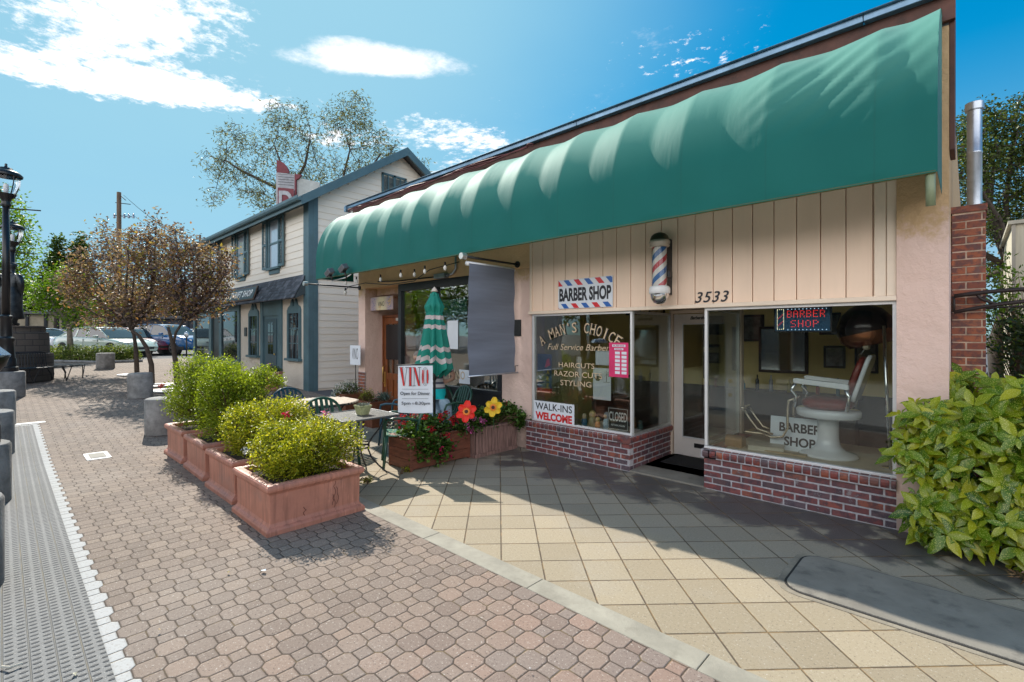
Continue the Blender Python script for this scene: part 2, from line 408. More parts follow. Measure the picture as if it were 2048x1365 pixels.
def mat_tiles():
    m, nt, b = newmat('patio_tiles'); pos = geo_pos(nt); x, y, z = nt.sep(pos); k = 1 / (.303 * math.sqrt(2))
    u = nt.m('ADD', nt.m('MULTIPLY', nt.m('ADD', x, y), k), 3.464 / .303 + 100); v = nt.m('ADD', nt.m('MULTIPLY', nt.m('SUBTRACT', x, y), k), -.162 / .303 + 100)
    iu = nt.m('FLOOR', u); iv = nt.m('FLOOR', v)
    fu = nt.m('ABSOLUTE', nt.m('SUBTRACT', nt.m('SUBTRACT', u, iu), .5)); fv = nt.m('ABSOLUTE', nt.m('SUBTRACT', nt.m('SUBTRACT', v, iv), .5))
    jd = nt.m('SUBTRACT', .5, nt.m('MAXIMUM', fu, fv))
    wn = nt.node('ShaderNodeTexWhiteNoise', {'noise_dimensions': '3D'}, Vector=nt.comb(iu, iv, 3.0)).outputs[0]
    col = nt.ramp(wn, [(0, (.30, .245, .165)), (.5, (.35, .288, .195)), (1, (.385, .317, .217))])
    bn = nt.noise(pos, 1.3, 6, .65)
    col = nt.mix(nt.m('MULTIPLY', nt.smooth(bn, .5, .7), .35), col, (.36, .32, .26))
    col = speckle(nt, pos, col, scale=140, amt=.22)
    # damp, dirt-blackened patches along the foot of the wall
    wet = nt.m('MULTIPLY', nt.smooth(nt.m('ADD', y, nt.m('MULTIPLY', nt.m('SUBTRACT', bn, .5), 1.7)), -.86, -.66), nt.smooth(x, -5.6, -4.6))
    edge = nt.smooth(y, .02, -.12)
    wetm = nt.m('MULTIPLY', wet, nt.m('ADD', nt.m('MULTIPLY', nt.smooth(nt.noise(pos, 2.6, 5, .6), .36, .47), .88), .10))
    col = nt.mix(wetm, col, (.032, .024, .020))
    grey = nt.smooth(nt.m('ADD', y, nt.m('MULTIPLY', bn, .5)), -1.75, -1.1)  # awning shade put into the colour: tiles greyer towards the wall
    col = nt.mix(nt.m('MULTIPLY', grey, .3), col, (.22, .22, .22))
    jn = nt.noise(pos, 7, 4)
    jm = nt.m('SUBTRACT', 1.0, nt.smooth(nt.m('ADD', jd, nt.m('MULTIPLY', nt.m('SUBTRACT', nt.noise(pos, 40, 3), .5), .012)), .008, .028))
    col = nt.mix(nt.m('MULTIPLY', jm, .9), col, nt.mix(nt.smooth(jn, .45, .6), (.09, .06, .035), (.2, .125, .05)))
    nt.put(b.inputs['Base Color'], col)
    nt.put(b.inputs['Roughness'], nt.m('SUBTRACT', .85, nt.m('MULTIPLY', wetm, .55)))
    h = nt.m('ADD', nt.m('ADD', nt.smooth(jd, .0, .03), nt.m('MULTIPLY', wn, .4)), nt.m('MULTIPLY', nt.noise(pos, 260, 2), .3))
    nt.put(b.inputs['Normal'], nt.node('ShaderNodeBump', None, Strength=.8, Distance=.006, Height=h).outputs[0]); return m
def mat_tactile():
    m, nt, b = newmat('tactile_concrete'); pos = geo_pos(nt); x, y, z = nt.sep(pos)
    u = nt.m('DIVIDE', nt.m('ADD', x, 100.0), .048); v = nt.m('DIVIDE', nt.m('ADD', y, 100.355), .05)
    iu = nt.m('FLOOR', u); iv = nt.m('FLOOR', v)
    fu = nt.m('SUBTRACT', nt.m('SUBTRACT', u, iu), .5); fv = nt.m('SUBTRACT', nt.m('SUBTRACT', v, iv), .5)
    e = nt.m('SQRT', nt.m('ADD', nt.m('POWER', nt.m('DIVIDE', fu, .27), 2.0), nt.m('POWER', nt.m('DIVIDE', fv, .4), 2.0)))
    rib = nt.smooth(e, 1.05, .55)
    s2 = nt.m('DIVIDE', nt.m('ADD', y, 100.355), .1); sd = nt.m('ABSOLUTE', nt.m('SUBTRACT', nt.m('SUBTRACT', s2, nt.m('FLOOR', s2)), .5))
    seam = nt.smooth(nt.m('SUBTRACT', .5, sd), .05, .01)
    s3 = nt.m('DIVIDE', nt.m('ADD', x, 100.0), .3); sd3 = nt.m('ABSOLUTE', nt.m('SUBTRACT', nt.m('SUBTRACT', s3, nt.m('FLOOR', s3)), .5))
    seam3 = nt.smooth(nt.m('SUBTRACT', .5, sd3), .012, .003)
    bn = nt.noise(pos, 3, 6, .7)
    col = nt.mix(bn, (.135, .135, .135), (.21, .21, .205)); col = speckle(nt, pos, col, scale=300, amt=.3)
    col = nt.mix(nt.m('MULTIPLY', rib, .88), col, (.03, .034, .04))
    col = nt.mix(nt.m('MULTIPLY', seam, .6), col, nt.mix(nt.smooth(bn, .45, .6), (.13, .12, .10), (.2, .15, .07)))
    col = nt.mix(nt.m('MULTIPLY', seam3, .6), col, (.07, .065, .06))
    nt.put(b.inputs['Base Color'], col); b.inputs['Roughness'].default_value = .8
    h = nt.m('ADD', nt.m('MULTIPLY', rib, 1.0), nt.m('MULTIPLY', seam, -.6))
    nt.put(b.inputs['Normal'], nt.node('ShaderNodeBump', None, Strength=.9, Distance=.008, Height=h).outputs[0]); return m
M = {}
M['pavers'] = mat_pavers(); M['tiles'] = mat_tiles(); M['tactile'] = mat_tactile()
M['asphalt'] = mat('asphalt', (.10, .10, .105), .9, var=.2, vscale=1.5, bump=.05, bscale=90, dirt=1.5)
M['curb'] = mat('curb_concrete', (.33, .305, .245), .85, var=.14, vscale=4, bump=.05, bscale=120, dirt=3, dirtc=(.2, .18, .14))
M['slab'] = mat('slab_concrete', (.24, .22, .185), .75, var=.14, vscale=2.5, bump=.05, bscale=90, dirt=4.5, dirtc=(.07, .065, .06))
M['concrete'] = mat('bollard_concrete', (.25, .245, .235), .85, var=.3, vscale=5, bump=.08, bscale=50, dirt=2.6, dirtc=(.13, .12, .11))
M['white_paint'] = mat('white_paint', (.75, .75, .73), .6, var=.08, vscale=20, dirt=25, dirtc=(.4, .38, .35))
M['terra'] = mat('terracotta_plastic', (.45, .19, .13), .5, var=.1, vscale=5, bump=.02, bscale=25, dirt=3, dirtc=(.30, .17, .14), streak=True)
def sheet(name, x0, x1, y0, y1, dz, material, label=None, kind='structure', holes=None):
    xs = [x0] + [q for q in (-26.7, -9) if x0 < q < x1] + [x1]; mb = MB()
    for a, b in zip(xs[:-1], xs[1:]): mb.quad((a, y0, gz(a) + dz), (b, y0, gz(b) + dz), (b, y1, gz(b) + dz), (a, y1, gz(a) + dz))
    o = mb.build(name, material); tag(o, label, None, None, kind); return o
sheet('ground', -900, 500, -500, 900, -.012, M['asphalt'], 'asphalt ground reaching to the car park and beyond')
sheet('brick_pavement', -26.6, 8, -15, -2.94, 0, M['pavers'], 'interlocking brown brick pavers across the pedestrian plaza')
sheet('brick_pavement', -26.6, -10.2, -2.939, .47, 0, M['pavers'], 'interlocking brown brick pavers in front of the thrift shop')
sheet('patio_pavement', -10.2, 8, -2.77, 1.4, 0.0, M['tiles'], 'tan square paving tiles laid diagonally in front of the barber shop')
cb = MB()
for k in range(0, 16):
    a = -10.2 + k * 1.15; cb.box(a, a + 1.145, -2.94, -2.77, -.1, .004)
tag(cb.build('concrete_band', M['curb'], bevel=.004), 'pale concrete edging band between brick pavers and tan tiles', kind='structure')
sheet('tactile_strip', -12, 2.5, -5.62, -4.972, .006, M['tactile'], 'grey ribbed tactile paving strip along the bollards')
ps = MB(); ps.quad((-12.3, -5.47, gz(-12.3) + .006), (-12.16, -5.47, gz(-12.16) + .0065), (-12.16, -4.8, gz(-12.16) + .0065), (-12.3, -4.8, gz(-12.3) + .006))
tag(ps.build('white_marking', M['white_paint']), 'white painted pavers closing the far end of the tactile strip', kind='structure')
# concrete slab with rounded corners
def rrect(x0, x1, y0, y1, r, n=6):
    P = []
    for cx, cy, a in ((x1 - r, y1 - r, 0), (x0 + r, y1 - r, 90), (x0 + r, y0 + r, 180), (x1 - r, y0 + r, 270)):
        for k in range(n + 1):
            t = R(a + 90 * k / n); P.append((cx + r * math.cos(t), cy + r * math.sin(t)))
    return P
sg = MB().prism(rrect(-.97, .42, -1.80, -1.02, .16), 'z', -.05, .004); tag(sg.build('slab_surround', mat('collar_concrete', (.27, .235, .18), .85, var=.2, vscale=6, bump=.06, bscale=80, dirt=4, dirtc=(.12, .1, .08))), 'rough concrete collar round the smooth utility slab', kind='structure')
sg = MB().prism(rrect(-.93, .38, -1.76, -1.06, .14), 'z', -.05, .007); tag(sg.build('slab_joint', mat('joint_dirt', (.03, .028, .025), .95)), 'dark dirt filled joint round the utility slab', kind='structure')
sg = MB().prism(rrect(-.915, .365, -1.745, -1.075, .13), 'z', -.05, .013); tag(sg.build('concrete_slab', M['slab'], bevel=.004), 'smooth concrete utility slab with rounded corners by the leafy bush', kind='structure')
# utility cover near planters
uc = thing('utility_cover', 'white framed utility box lid set in the brick pavers', 'utility cover', (-8.9, -4.4, 0))
MB().prism(rrect(-9.13, -8.63, -4.56, -4.30, .03), 'z', -.03, .008).build('frame', M['white_paint'], uc)
MB().prism(rrect(-9.05, -8.71, -4.515, -4.345, .015), 'z', -.03, .014).build('lid', M['slab'], uc, bevel=.003)
# white rings at tree feet
for (x, y) in ((-19.9, -2.3), (-16.6, -2.3), (-15.3, -2.25)):
    rg = MB(); rg.lathe([(.5, 0), (.5, .02), (.25, .02), (.25, 0)], (0, 0, 0), 28)
    o = rg.build('tree_ring', M['white_paint'], loc=(x, y, gz(x) + .012)); tag(o, 'pale concrete ring set in the pavers around a plum tree foot', 'tree ring', 'tree rings in the plaza')
# small litter
lit = [('leaf', -2.63, -4.33, (.75, .62, .3), 'small yellow dead leaf lying on pavers below the white scrap of paper'), ('paper_scrap', -2.62, -3.78, (.8, .85, .9), 'crumpled white paper scrap lying on the brick pavers')]
# ================= building materials =================
def mat_brick(name, stops, white=.25, rough=.7):
    m, nt, b = newmat(name); g = nt.n.new('ShaderNodeNewGeometry'); pos = g.outputs['Position']
    col = nt.ramp(g.outputs['Random Per Island'], stops)
    n_ = nt.noise(pos, 14, 6, .7); col = nt.mix(nt.m('MULTIPLY', nt.smooth(n_, .42, .62), .7), col, (.04, .035, .05))
    n2_ = nt.noise(pos, 7, 8, .75); col = nt.mix(nt.m('MULTIPLY', nt.smooth(n2_, .58, .66), white), col, (.55, .52, .52))
    nt.put(b.inputs['Base Color'], col); b.inputs['Roughness'].default_value = rough
    nt.put(b.inputs['Normal'], nt.node('ShaderNodeBump', None, Strength=.6, Distance=.004, Height=nt.noise(pos, 60, 5, .7)).outputs[0]); return m
M['brick'] = mat_brick('wall_brick', [(0, (.10, .05, .06)), (.3, (.22, .06, .055)), (.55, (.12, .085, .10)), (.75, (.26, .07, .06)), (.9, (.30, .10, .06)), (1, (.07, .055, .07))], .35)
M['brick_cap'] = mat_brick('cap_brick', [(0, (.28, .06, .045)), (.45, (.20, .05, .045)), (.7, (.34, .10, .05)), (.85, (.09, .07, .08)), (1, (.25, .07, .05))], .12, .5)
M['chim_brick'] = mat_brick('chimney_brick', [(0, (.30, .085, .04)), (.5, (.38, .12, .055)), (.8, (.22, .065, .04)), (1, (.42, .16, .08))], .06)
M['mortar'] = mat('mortar', (.44, .42, .44), .95, var=.2, vscale=20, bump=.08, bscale=60, dirt=9, dirtc=(.2, .19, .2))
M['mortar_dark'] = mat('chimney_mortar', (.50, .38, .29), .95, var=.3, vscale=12, dirt=4)
M['mortar_blue'] = mat('brick_wall_mortar', (.45, .40, .37), .9)
def mat_stucco(name, a, bcol):
    m, nt, b = newmat(name); pos = geo_pos(nt)
    c = nt.mix(nt.noise(pos, 1.5, 6, .65), a, bcol)
    cr = nt.smooth(nt.noise(pos, 6, 8, .8), .62, .68); c = nt.mix(nt.m('MULTIPLY', cr, .15), c, (.25, .18, .14))
    if 'pink' in name:   # rusty water stain under the awning and grime at the foot of the wall
        zz = nt.sep(pos)[2]; nn = nt.noise(pos, 4.5, 6, .7)
        st = nt.smooth(nt.m('ADD', zz, nt.m('MULTIPLY', nt.m('SUBTRACT', nn, .5), .9)), 2.48, 2.72); c = nt.mix(nt.m('MULTIPLY', st, .75), c, (.50, .32, .12))
        gr = nt.smooth(nt.m('ADD', zz, nt.m('MULTIPLY', nt.m('SUBTRACT', nn, .5), .8)), .42, .12); c = nt.mix(nt.m('MULTIPLY', gr, .5), c, (.24, .17, .14))
    nt.put(b.inputs['Base Color'], c); b.inputs['Roughness'].default_value = .85
    h = nt.m('ADD', nt.noise(pos, 3.2, 7, .6), nt.m('MULTIPLY', nt.noise(pos, 80, 3), .08))
    nt.put(b.inputs['Normal'], nt.node('ShaderNodeBump', None, Strength=.9, Distance=.05, Height=h).outputs[0]); return m
M['stucco'] = mat_stucco('pink_stucco', (.70, .49, .41), (.80, .60, .52))
M['stucco_peach'] = mat_stucco('peach_stucco', (.76, .47, .24), (.82, .54, .31))
M['stucco_cream'] = mat_stucco('cream_stucco', (.62, .55, .45), (.72, .66, .58))
M['panel'] = mat('cream_board', (.90, .68, .52), .5, var=.05, vscale=2, bump=.008, bscale=30, stretch=(1, 1, .15))
M['trim_cream'] = mat('cream_trim', (.84, .69, .55), .45, var=.05)
M['door_white'] = mat('door_paint', (.82, .76, .70), .4, var=.05)
M['alu'] = mat('aluminium', (.62, .62, .60), .35, metal=.85, var=.08, vscale=20)
M['alu_white'] = mat('window_trim', (.78, .78, .78), .35, metal=.3, var=.04)
M['darkframe'] = mat('dark_frame', (.018, .02, .026), .35, var=.1)
M['black'] = mat('black_paint', (.012, .012, .014), .35, var=.1)
M['iron'] = mat('wrought_iron', (.018, .018, .02), .5, var=.2, vscale=20)
M['white'] = mat('white_plastic', (.78, .78, .78), .4, var=.04)
M['teal'] = mat('teal_paint', (.075, .145, .175), .5, var=.12, vscale=2, dirt=5, dirtc=(.06, .12, .12))
M['siding'] = mat('siding_paint', (.78, .73, .64), .5, var=.04, vscale=2, stretch=(.3, .3, 1.5))
M['shingle'] = None
M['wood_door'] = mat('varnished_door', (.22, .065, .018), .3, var=.3, vscale=6, stretch=(4, 4, .5), coat=.3)
M['brown_board'] = mat('brown_fascia', (.10, .035, .022), .6, var=.25, vscale=5, dirt=6, dirtc=(.03, .015, .01))
M['gutter'] = mat('gutter_metal', (.16, .26, .36), .3, metal=.6, var=.2, vscale=4)
M['galv'] = mat('galvanised_pipe', (.50, .54, .60), .35, metal=.85, var=.15, vscale=6, dirt=6, dirtc=(.3, .3, .32))
M['roofing'] = mat('roofing', (.12, .12, .12), .9)
M['yellow_wall'] = mat('interior_yellow', (.86, .70, .32), .7, var=.05)
M['interior_dark'] = mat('interior_panelling', (.07, .05, .04), .6, var=.2)
M['interior_floor'] = mat('interior_floor', (.4, .33, .25), .4)
M['ceiling'] = mat('interior_ceiling', (.85, .82, .7), .8)
M['display'] = mat('display_shelf', (.55, .47, .36), .5, var=.1)
M['brass'] = mat('brass', (.75, .50, .15), .3, metal=.9)
M['chrome'] = mat('chrome', (.75, .75, .76), .08, metal=1, var=0)
M['paper'] = mat('paper', (.72, .76, .82), .7, var=.03)
M['ink'] = mat('black_ink', (.012, .013, .02), .5, var=0)
M['red_ink'] = mat('red_ink', (.62, .02, .02), .5, var=0)
M['blue_ink'] = mat('blue_ink', (.02, .10, .38), .5, var=0)
def mat_glass(name, tint=(.92, .95, .93), f0=1.0, ior=1.62):
    m, nt, b = newmat(name); nt.n.remove(b)
    fr = nt.node('ShaderNodeFresnel', None, IOR=ior)
    f = nt.m('MULTIPLY', fr.outputs[0], f0, clamp=True)
    wob = nt.node('ShaderNodeBump', None, Strength=.12, Distance=.01, Height=nt.noise(geo_pos(nt), 1.3, 2))
    gl = nt.node('ShaderNodeBsdfGlossy', None, Color=(1, 1, 1), Roughness=.0, Normal=wob.outputs[0])
    tr = nt.node('ShaderNodeBsdfTransparent', None, Color=tint)
    mx = nt.node('ShaderNodeMixShader', None, _0=f, _1=tr.outputs[0], _2=gl.outputs[0])
    nt.put(nt.n['Material Output'].inputs[0], mx.outputs[0]); return m
M['glass'] = mat_glass('window_glass', f0=.75)
M['glass_dark'] = mat_glass('tinted_glass', (.35, .38, .4), 1.6)
M['lens_glass'] = mat_glass('lamp_glass', (.97, .98, 1), .5)
def mat_dark_glass():
    m, nt, b = newmat('dark_window'); b.inputs['Base Color'].default_value = (.02, .024, .03, 1); b.inputs['Roughness'].default_value = .03; b.inputs['Specular IOR Level'].default_value = 1.0; return m
M['darkglass'] = mat_dark_glass()
def mat_awning():
    m, nt, b = newmat('awning_canvas'); pos = geo_pos(nt); x, y, z = nt.sep(pos)
    n_ = nt.noise(pos, 1.2, 5, .6); c = nt.mix(n_, (.002, .115, .098), (.006, .148, .128))
    f = nt.m('FRACT', nt.m('DIVIDE', nt.m('ADD', x, .52 + .37 + 20 * .749), .749))
    seam = nt.smooth(nt.m('ABSOLUTE', nt.m('SUBTRACT', f, .5)), .012, .004)
    c = nt.mix(nt.m('MULTIPLY', seam, .35), c, (.01, .1, .08))
    lit_top = nt.smooth(z, 3.3, 4.1)
    c = nt.mix(nt.m('MULTIPLY', lit_top, .55), c, (.17, .43, .34))    # sunlit paleness of the upper cloth, put into its colour
    nt.put(b.inputs['Base Color'], c); b.inputs['Roughness'].default_value = .65; b.inputs['Specular IOR Level'].default_value = .25
    b.inputs['Sheen Weight'].default_value = .12; b.inputs['Sheen Roughness'].default_value = .4
    mp = nt.node('ShaderNodeMapping', None, Vector=pos); mp.inputs['Rotation'].default_value = (0, R(38), 0); mp.inputs['Scale'].default_value = (3.2, 1.0, .55)
    wr = nt.noise(mp.outputs[0], 2.4, 3, .5)
    wr = nt.m('MULTIPLY', wr, nt.m('ADD', .25, nt.m('MULTIPLY', nt.smooth(nt.noise(pos, .9, 2), .42, .62), 1.0)))
    h = nt.m('ADD', nt.m('MULTIPLY', wr, .6), nt.m('MULTIPLY', nt.noise(pos, 240, 2), .006))
    nt.put(b.inputs['Normal'], nt.node('ShaderNodeBump', None, Strength=.45, Distance=.018, Height=h).outputs[0])
    tl = nt.node('ShaderNodeBsdfTranslucent', None, Color=(.02, .25, .19))
    mx = nt.node('ShaderNodeMixShader', None, _0=.12, _1=b.outputs[0], _2=tl.outputs[0]); nt.put(nt.n['Material Output'].inputs[0], mx.outputs[0]); return m
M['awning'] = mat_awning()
M['awning_under'] = mat('awning_hem', (.10, .10, .02), .7)

# ================= brick builder =================
def bricks(mb, x0, x1, z0, rows, bl=.2, bh=.055, j=.013, d0=0, depth=.09, axis='x', flip=1, fixed=0, rnd=.002):
    for r in range(rows):
        z = z0 + r * (bh + j); s = x0 - (bl / 2 if r % 2 else 0)
        while s < x1 - .001:
            a = max(s, x0); b_ = min(s + bl - j, x1)
            if b_ - a > .02:
                q = random.uniform(-rnd, rnd)
                if axis == 'x': mb.box(a, b_, fixed + q, fixed + depth, z, z + bh)
                else: mb.box(fixed - depth, fixed + q, a, b_, z, z + bh) if flip > 0 else mb.box(fixed + q, fixed + depth, a, b_, z, z + bh)
            s += bl
def caps(mb, x0, x1, z0, z1, axis='x', fixed=0, flip=1, w=.063, j=.012, proj=.035, depth=.16):
    s = x0
    while s < x1 - .02:
        b_ = min(s + w, x1); rr = .028
        prof = [(-proj + rr, z0 + .0), (-proj + .008, z0 + .012), (-proj, z0 + .035), (-proj, z1 - .035), (-proj + .01, z1 - .012), (-proj + .035, z1), (depth, z1 + .004), (depth, z0)]
        if axis == 'x': mb.prism([(fixed + a, z) for a, z in prof], 'x', s, b_)
        else: mb.prism([(fixed - flip * a, z) for a, z in prof], 'y', s, b_)
        s += w + j

# ================= barber and restaurant building =================
bb = thing('shop_building', 'single storey pink stucco shop building with cream board panel and brick window bases', 'building', (-5, 2, 0))
B = lambda mb, n, m_, **k: mb.build(n, m_, bb, **k)
def BX(name, m_, *bs, **k):
    for q in bs: B(MB().box(*q), name, m_, **k)
BX('pier', M['stucco'], (-.46, -.12, .0, .30, 0, 4.25), (-5.34, -4.72, .06, .35, 0, 2.7), (-9.78, -9.5, .06, .35, 0, 2.7))
BX('side_wall', M['stucco'], (-.30, -.121, .301, 9, 0, 4.2), (-9.78, -9.5, .351, 9, 0, 4.2))
w = MB(); w.box(-9.78, -4.72, .055, .35, 2.701, 4.25); B(w, 'header_wall', M['stucco_peach'])
BX('wall', M['stucco'], (-8.24, -5.34, .10, .34, 0, .74), (-4.72, -.461, .10, .30, 3.3, 4.25))
# vertical board panel
w = MB(); x = -4.70
edges = [-4.70]
while edges[-1] < -.60: edges.append(edges[-1] + .2035)
for a in edges[:-1]: w.box(a + .004, a + .1995, .045, .075, 2.045, 3.4)
w.box(-4.71, -.47, .0755, .099, 2.045, 3.4)
B(w, 'board_panel', M['panel'], bevel=.003)
w = MB(); w.box(-4.74, -4.701, .03, .1, 2.0, 3.4); w.box(-.62, -.535, .03, .1, 2.045, 3.4); w.box(-.53, -.461, .02, .1, 2.045, 3.4); w.box(-4.74, -.461, .0, .1, 2.0, 2.044); B(w, 'panel_trim', M['trim_cream'], bevel=.004)
w = MB(); w.box(-9.785, -.122, .003, 8.99, 4.251, 4.30); B(w, 'roof', M['roofing'])
w = MB(); w.box(-9.84, -.08, -.045, .0, 4.27, 4.478); w.box(-9.84, -9.79, .001, 9, 4.2, 4.46); w.box(-.119, -.085, .001, .34, 3.22, 4.46); w.box(-9.84, -.085, .345, .37, 4.2, 4.44)
B(w, 'fascia', M['brown_board'], bevel=.004)
w = MB(); x = -9.98
while x < -.2:
    e = min(x + 3.1, -.07); w.box(x, e - .004, -.12, -.046, 4.47, 4.53); x += 3.1
w.box(-9.99, -.06, -.155, .02, 4.531, 4.54); w.box(-10.0, -9.94, -.17, -.04, 4.40, 4.52)
B(w, 'gutter', M['gutter'], bevel=.006)
# recess (shop entrance)
w = MB()
w.box(-3.09, -2.15, 1.19, 1.3, 2.04, 2.6)
w.box(-3.09, -2.15, .1, 1.3, 2.05, 2.12)      # soffit
B(w, 'entrance_soffit', M['trim_cream'])
w = MB(); w.box(-3.06, -2.12, .0, 1.2, -.05, .02); B(w, 'threshold', M['slab'])
mt = MB().box(-2.96, -2.2, .62, 1.12, .021, .03); tag(mt.build('door_mat', mat('mat_rubber', (.015, .015, .016), .95, bump=.1, bscale=200)), 'black rubber mat lying on the shop threshold', 'door mat')
# brick bases
bk = MB(); cp = MB(); mo = MB()
bricks(bk, -4.78, -3.06, .008, 5, fixed=0.0); bricks(bk, .1, 1.14, .008, 5, axis='y', fixed=-3.06, flip=1)
mo.box(-4.78, -3.064, .004, .2, 0, .345); mo.box(-3.2, -3.064, .2, 1.14, 0, .345); mo.box(-4.78, -3.06, -.024, .15, .345, .435); mo.box(-3.2, -3.036, -.024, 1.14, .3451, .4352)
caps(cp, -4.78, -3.12, .345, .44); caps(cp, -.03, 1.14, .345, .44, axis='y', fixed=-3.06, flip=1)
bs = B(mo, 'brick_base', M['mortar']); bk.build('brickwork', M['brick'], bs, bevel=.006); cp.build('brick_sill', M['brick_cap'], bs, bevel=.004)
bk = MB(); cp = MB(); mo = MB()
bricks(bk, -2.14, -.46, .008, 5, fixed=0.0); bricks(bk, .1, 1.14, .008, 5, axis='y', fixed=-2.14, flip=-1)
mo.box(-2.136, -.46, .004, .2, 0, .345); mo.box(-2.136, -2.0, .2, 1.14, 0, .345); mo.box(-2.13, -.46, -.024, .15, .345, .435); mo.box(-2.164, -2.0, -.024, 1.14, .3451, .4352)
caps(cp, -2.145, -.46, .345, .44); caps(cp, .06, 1.14, .345, .44, axis='y', fixed=-2.14, flip=-1)
bs = B(mo, 'brick_base', M['mortar']); bk.build('brickwork', M['brick'], bs, bevel=.006); cp.build('brick_sill', M['brick_cap'], bs, bevel=.004)
# window frames and glass
def win_frame(x0, x1, z0, z1, y, t=.03, d=.05, name='window', xs=(), m_='alu_white'):
    f = MB(); f.box(x0, x1, y, y + d, z1 - t, z1); f.box(x0, x1, y - .012, y + d, z0, z0 + t * .9); f.box(x0, x0 + t, y, y + d, z0 + t, z1 - t); f.box(x1 - t, x1, y, y + d, z0 + t, z1 - t)
    for q in xs: f.box(q - t / 2, q + t / 2, y, y + d, z0 + t, z1 - t)
    # screw heads in the frame
    return f
fr = B(win_frame(-4.70, -3.05, .436, 2.0, .045), 'window', M['alu_white'], bevel=.003)
MB().box(-4.67, -3.08, .07, .076, .465, 1.97).build('pane', M['glass'], fr)
fr2 = B(win_frame(-2.15, -.462, .436, 2.0, .045), 'window', M['alu_white'], bevel=.003)
MB().box(-2.12, -.492, .07, .076, .465, 1.97).build('pane', M['glass'], fr2)
sc = MB()
for k in range(9): 
    zz = .5 + k * .18; sc.lathe([(0, 0), (.005, .001)], (0, 0, 0), 6)
f = MB(); f.box(-3.075, -3.045, .096, 1.12, 1.965, 2.0); f.box(-3.075, -3.045, .096, 1.12, .437, .465); f.box(-3.075, -3.045, 1.09, 1.12, .465, 1.965)
g_ = B(f, 'side_window', M['alu'], bevel=.003); MB().box(-3.063, -3.057, .1, 1.09, .466, 1.964).build('pane', M['glass'], g_)
f = MB(); f.box(-2.155, -2.125, .096, 1.12, 1.965, 2.0); f.box(-2.155, -2.125, .096, 1.12, .437, .465); f.box(-2.155, -2.125, 1.09, 1.12, .465, 1.965)
g_ = B(f, 'side_window', M['alu'], bevel=.003); MB().box(-2.143, -2.137, .1, 1.09, .466, 1.964).build('pane', M['glass'], g_)
# door
f = MB(); f.box(-3.08, -3.03, 1.13, 1.22, .02, 2.04); f.box(-2.16, -2.11, 1.13, 1.22, .02, 2.04); f.box(-3.03, -2.16, 1.13, 1.22, 1.995, 2.04); B(f, 'door_frame', M['trim_cream'], bevel=.003)
dm = MB(); x0, x1, z0, z1 = -3.02, -2.17, .03, 1.985
dm.box(x0, x0 + .12, 1.15, 1.19, z0, z1); dm.box(x1 - .12, x1, 1.15, 1.19, z0, z1); dm.box(x0 + .12, x1 - .12, 1.15, 1.19, z1 - .13, z1); dm.box(x0 + .12, x1 - .12, 1.15, 1.19, z0, z0 + .25)
door = B(dm, 'door', M['door_white'], bevel=.003)
MB().box(x0 + .12, x1 - .12, 1.168, 1.174, z0 + .25, z1 - .13).build('pane', M['glass'], door)
fm = MB()
for a, b_, c_, d_ in ((x0 + .12, x0 + .135, z0 + .25, z1 - .13), (x1 - .135, x1 - .12, z0 + .25, z1 - .13), (x0 + .135, x1 - .135, z0 + .25, z0 + .265), (x0 + .135, x1 - .135, z1 - .145, z1 - .13)): fm.box(a, b_, 1.143, 1.16, c_, d_)
fm.build('glazing_bead', M['alu_white'], door)
MB().box(-2.73, -2.49, 1.144, 1.149, .16, .22).build('letter_slot', M['black'], door)
for zz in (1.10, .92): MB().lathe([(0, -.03), (.02, -.028), (.028, -.012), (.02, 0)], (0, 0, 0), 16).xf(lambda p: Vector((-2.245 + p.x, 1.15 + p.z, zz + p.y))).build('knob', M['brass'], door, smooth=True)
tx = MB(); put_text(tx, 'Barbershop', (-2.66, 1.148, 1.925), .25, .06, shear=.35, bold=.03, space=.86); o = tx.build('door_lettering', M['ink'], door)
tx = MB(); put_text(tx, '3533', (-2.07, .04, 2.12), .37, .12, shear=.3, bold=.006, space=1.12)
o = tx.build('house_number', M['ink'], bb, solid=.006)
# window lettering
M['gold'] = mat('gold_leaf', (.60, .46, .30), .5, metal=.0, var=.1, vscale=30)
lt = MB(); sh = MB()
def arc_text(mb, s, cx, cz, rad, a_span, hh, dx=0, dz=0, y=.064):
    n = len(s)
    for i, ch in enumerate(s):
        if ch == ' ': continue
        an = (i / (n - 1) - .5) * a_span; a = R(an)
        c = (cx + rad * math.sin(a) + dx, y, cz + rad * math.cos(a) + dz)
        ux = (math.cos(a), 0, -math.sin(a)); uz = (math.sin(a), 0, math.cos(a))
        wd = {"'": .02, 'I': .022, 'M': .1}.get(ch, .078)
        put_text(mb, ch, Vector(c) + (Vector(uz) * hh * .35 if ch == "'" else Vector((0, 0, 0))), wd, hh * (.3 if ch == "'" else 1), ux, uz, bold=.004)
        if ch not in "'OCS":   # small serifs
            for sx2 in ((-.5, .5) if ch != 'I' else (0,)):
                for sz2 in ((-.5,) if ch in 'A' else (-.5, .5)):
                    q = Vector(c) + Vector(ux) * wd * sx2 * .8 + Vector(uz) * hh * sz2
                    e = Vector(ux) * .017; g2 = Vector(uz) * .004
                    mb.quad(q - e - g2, q + e - g2, q + e + g2, q - e + g2)
arc_text(sh, "A MAN'S CHOICE", -3.90, .59, 1.21, 63, .14, .012, -.008, y=.0660); arc_text(lt, "A MAN'S CHOICE", -3.90, .59, 1.21, 63, .14, y=.0640)
lt.build('arched_lettering', M['gold'], fr); sh.build('lettering_shade', M['ink'], fr)
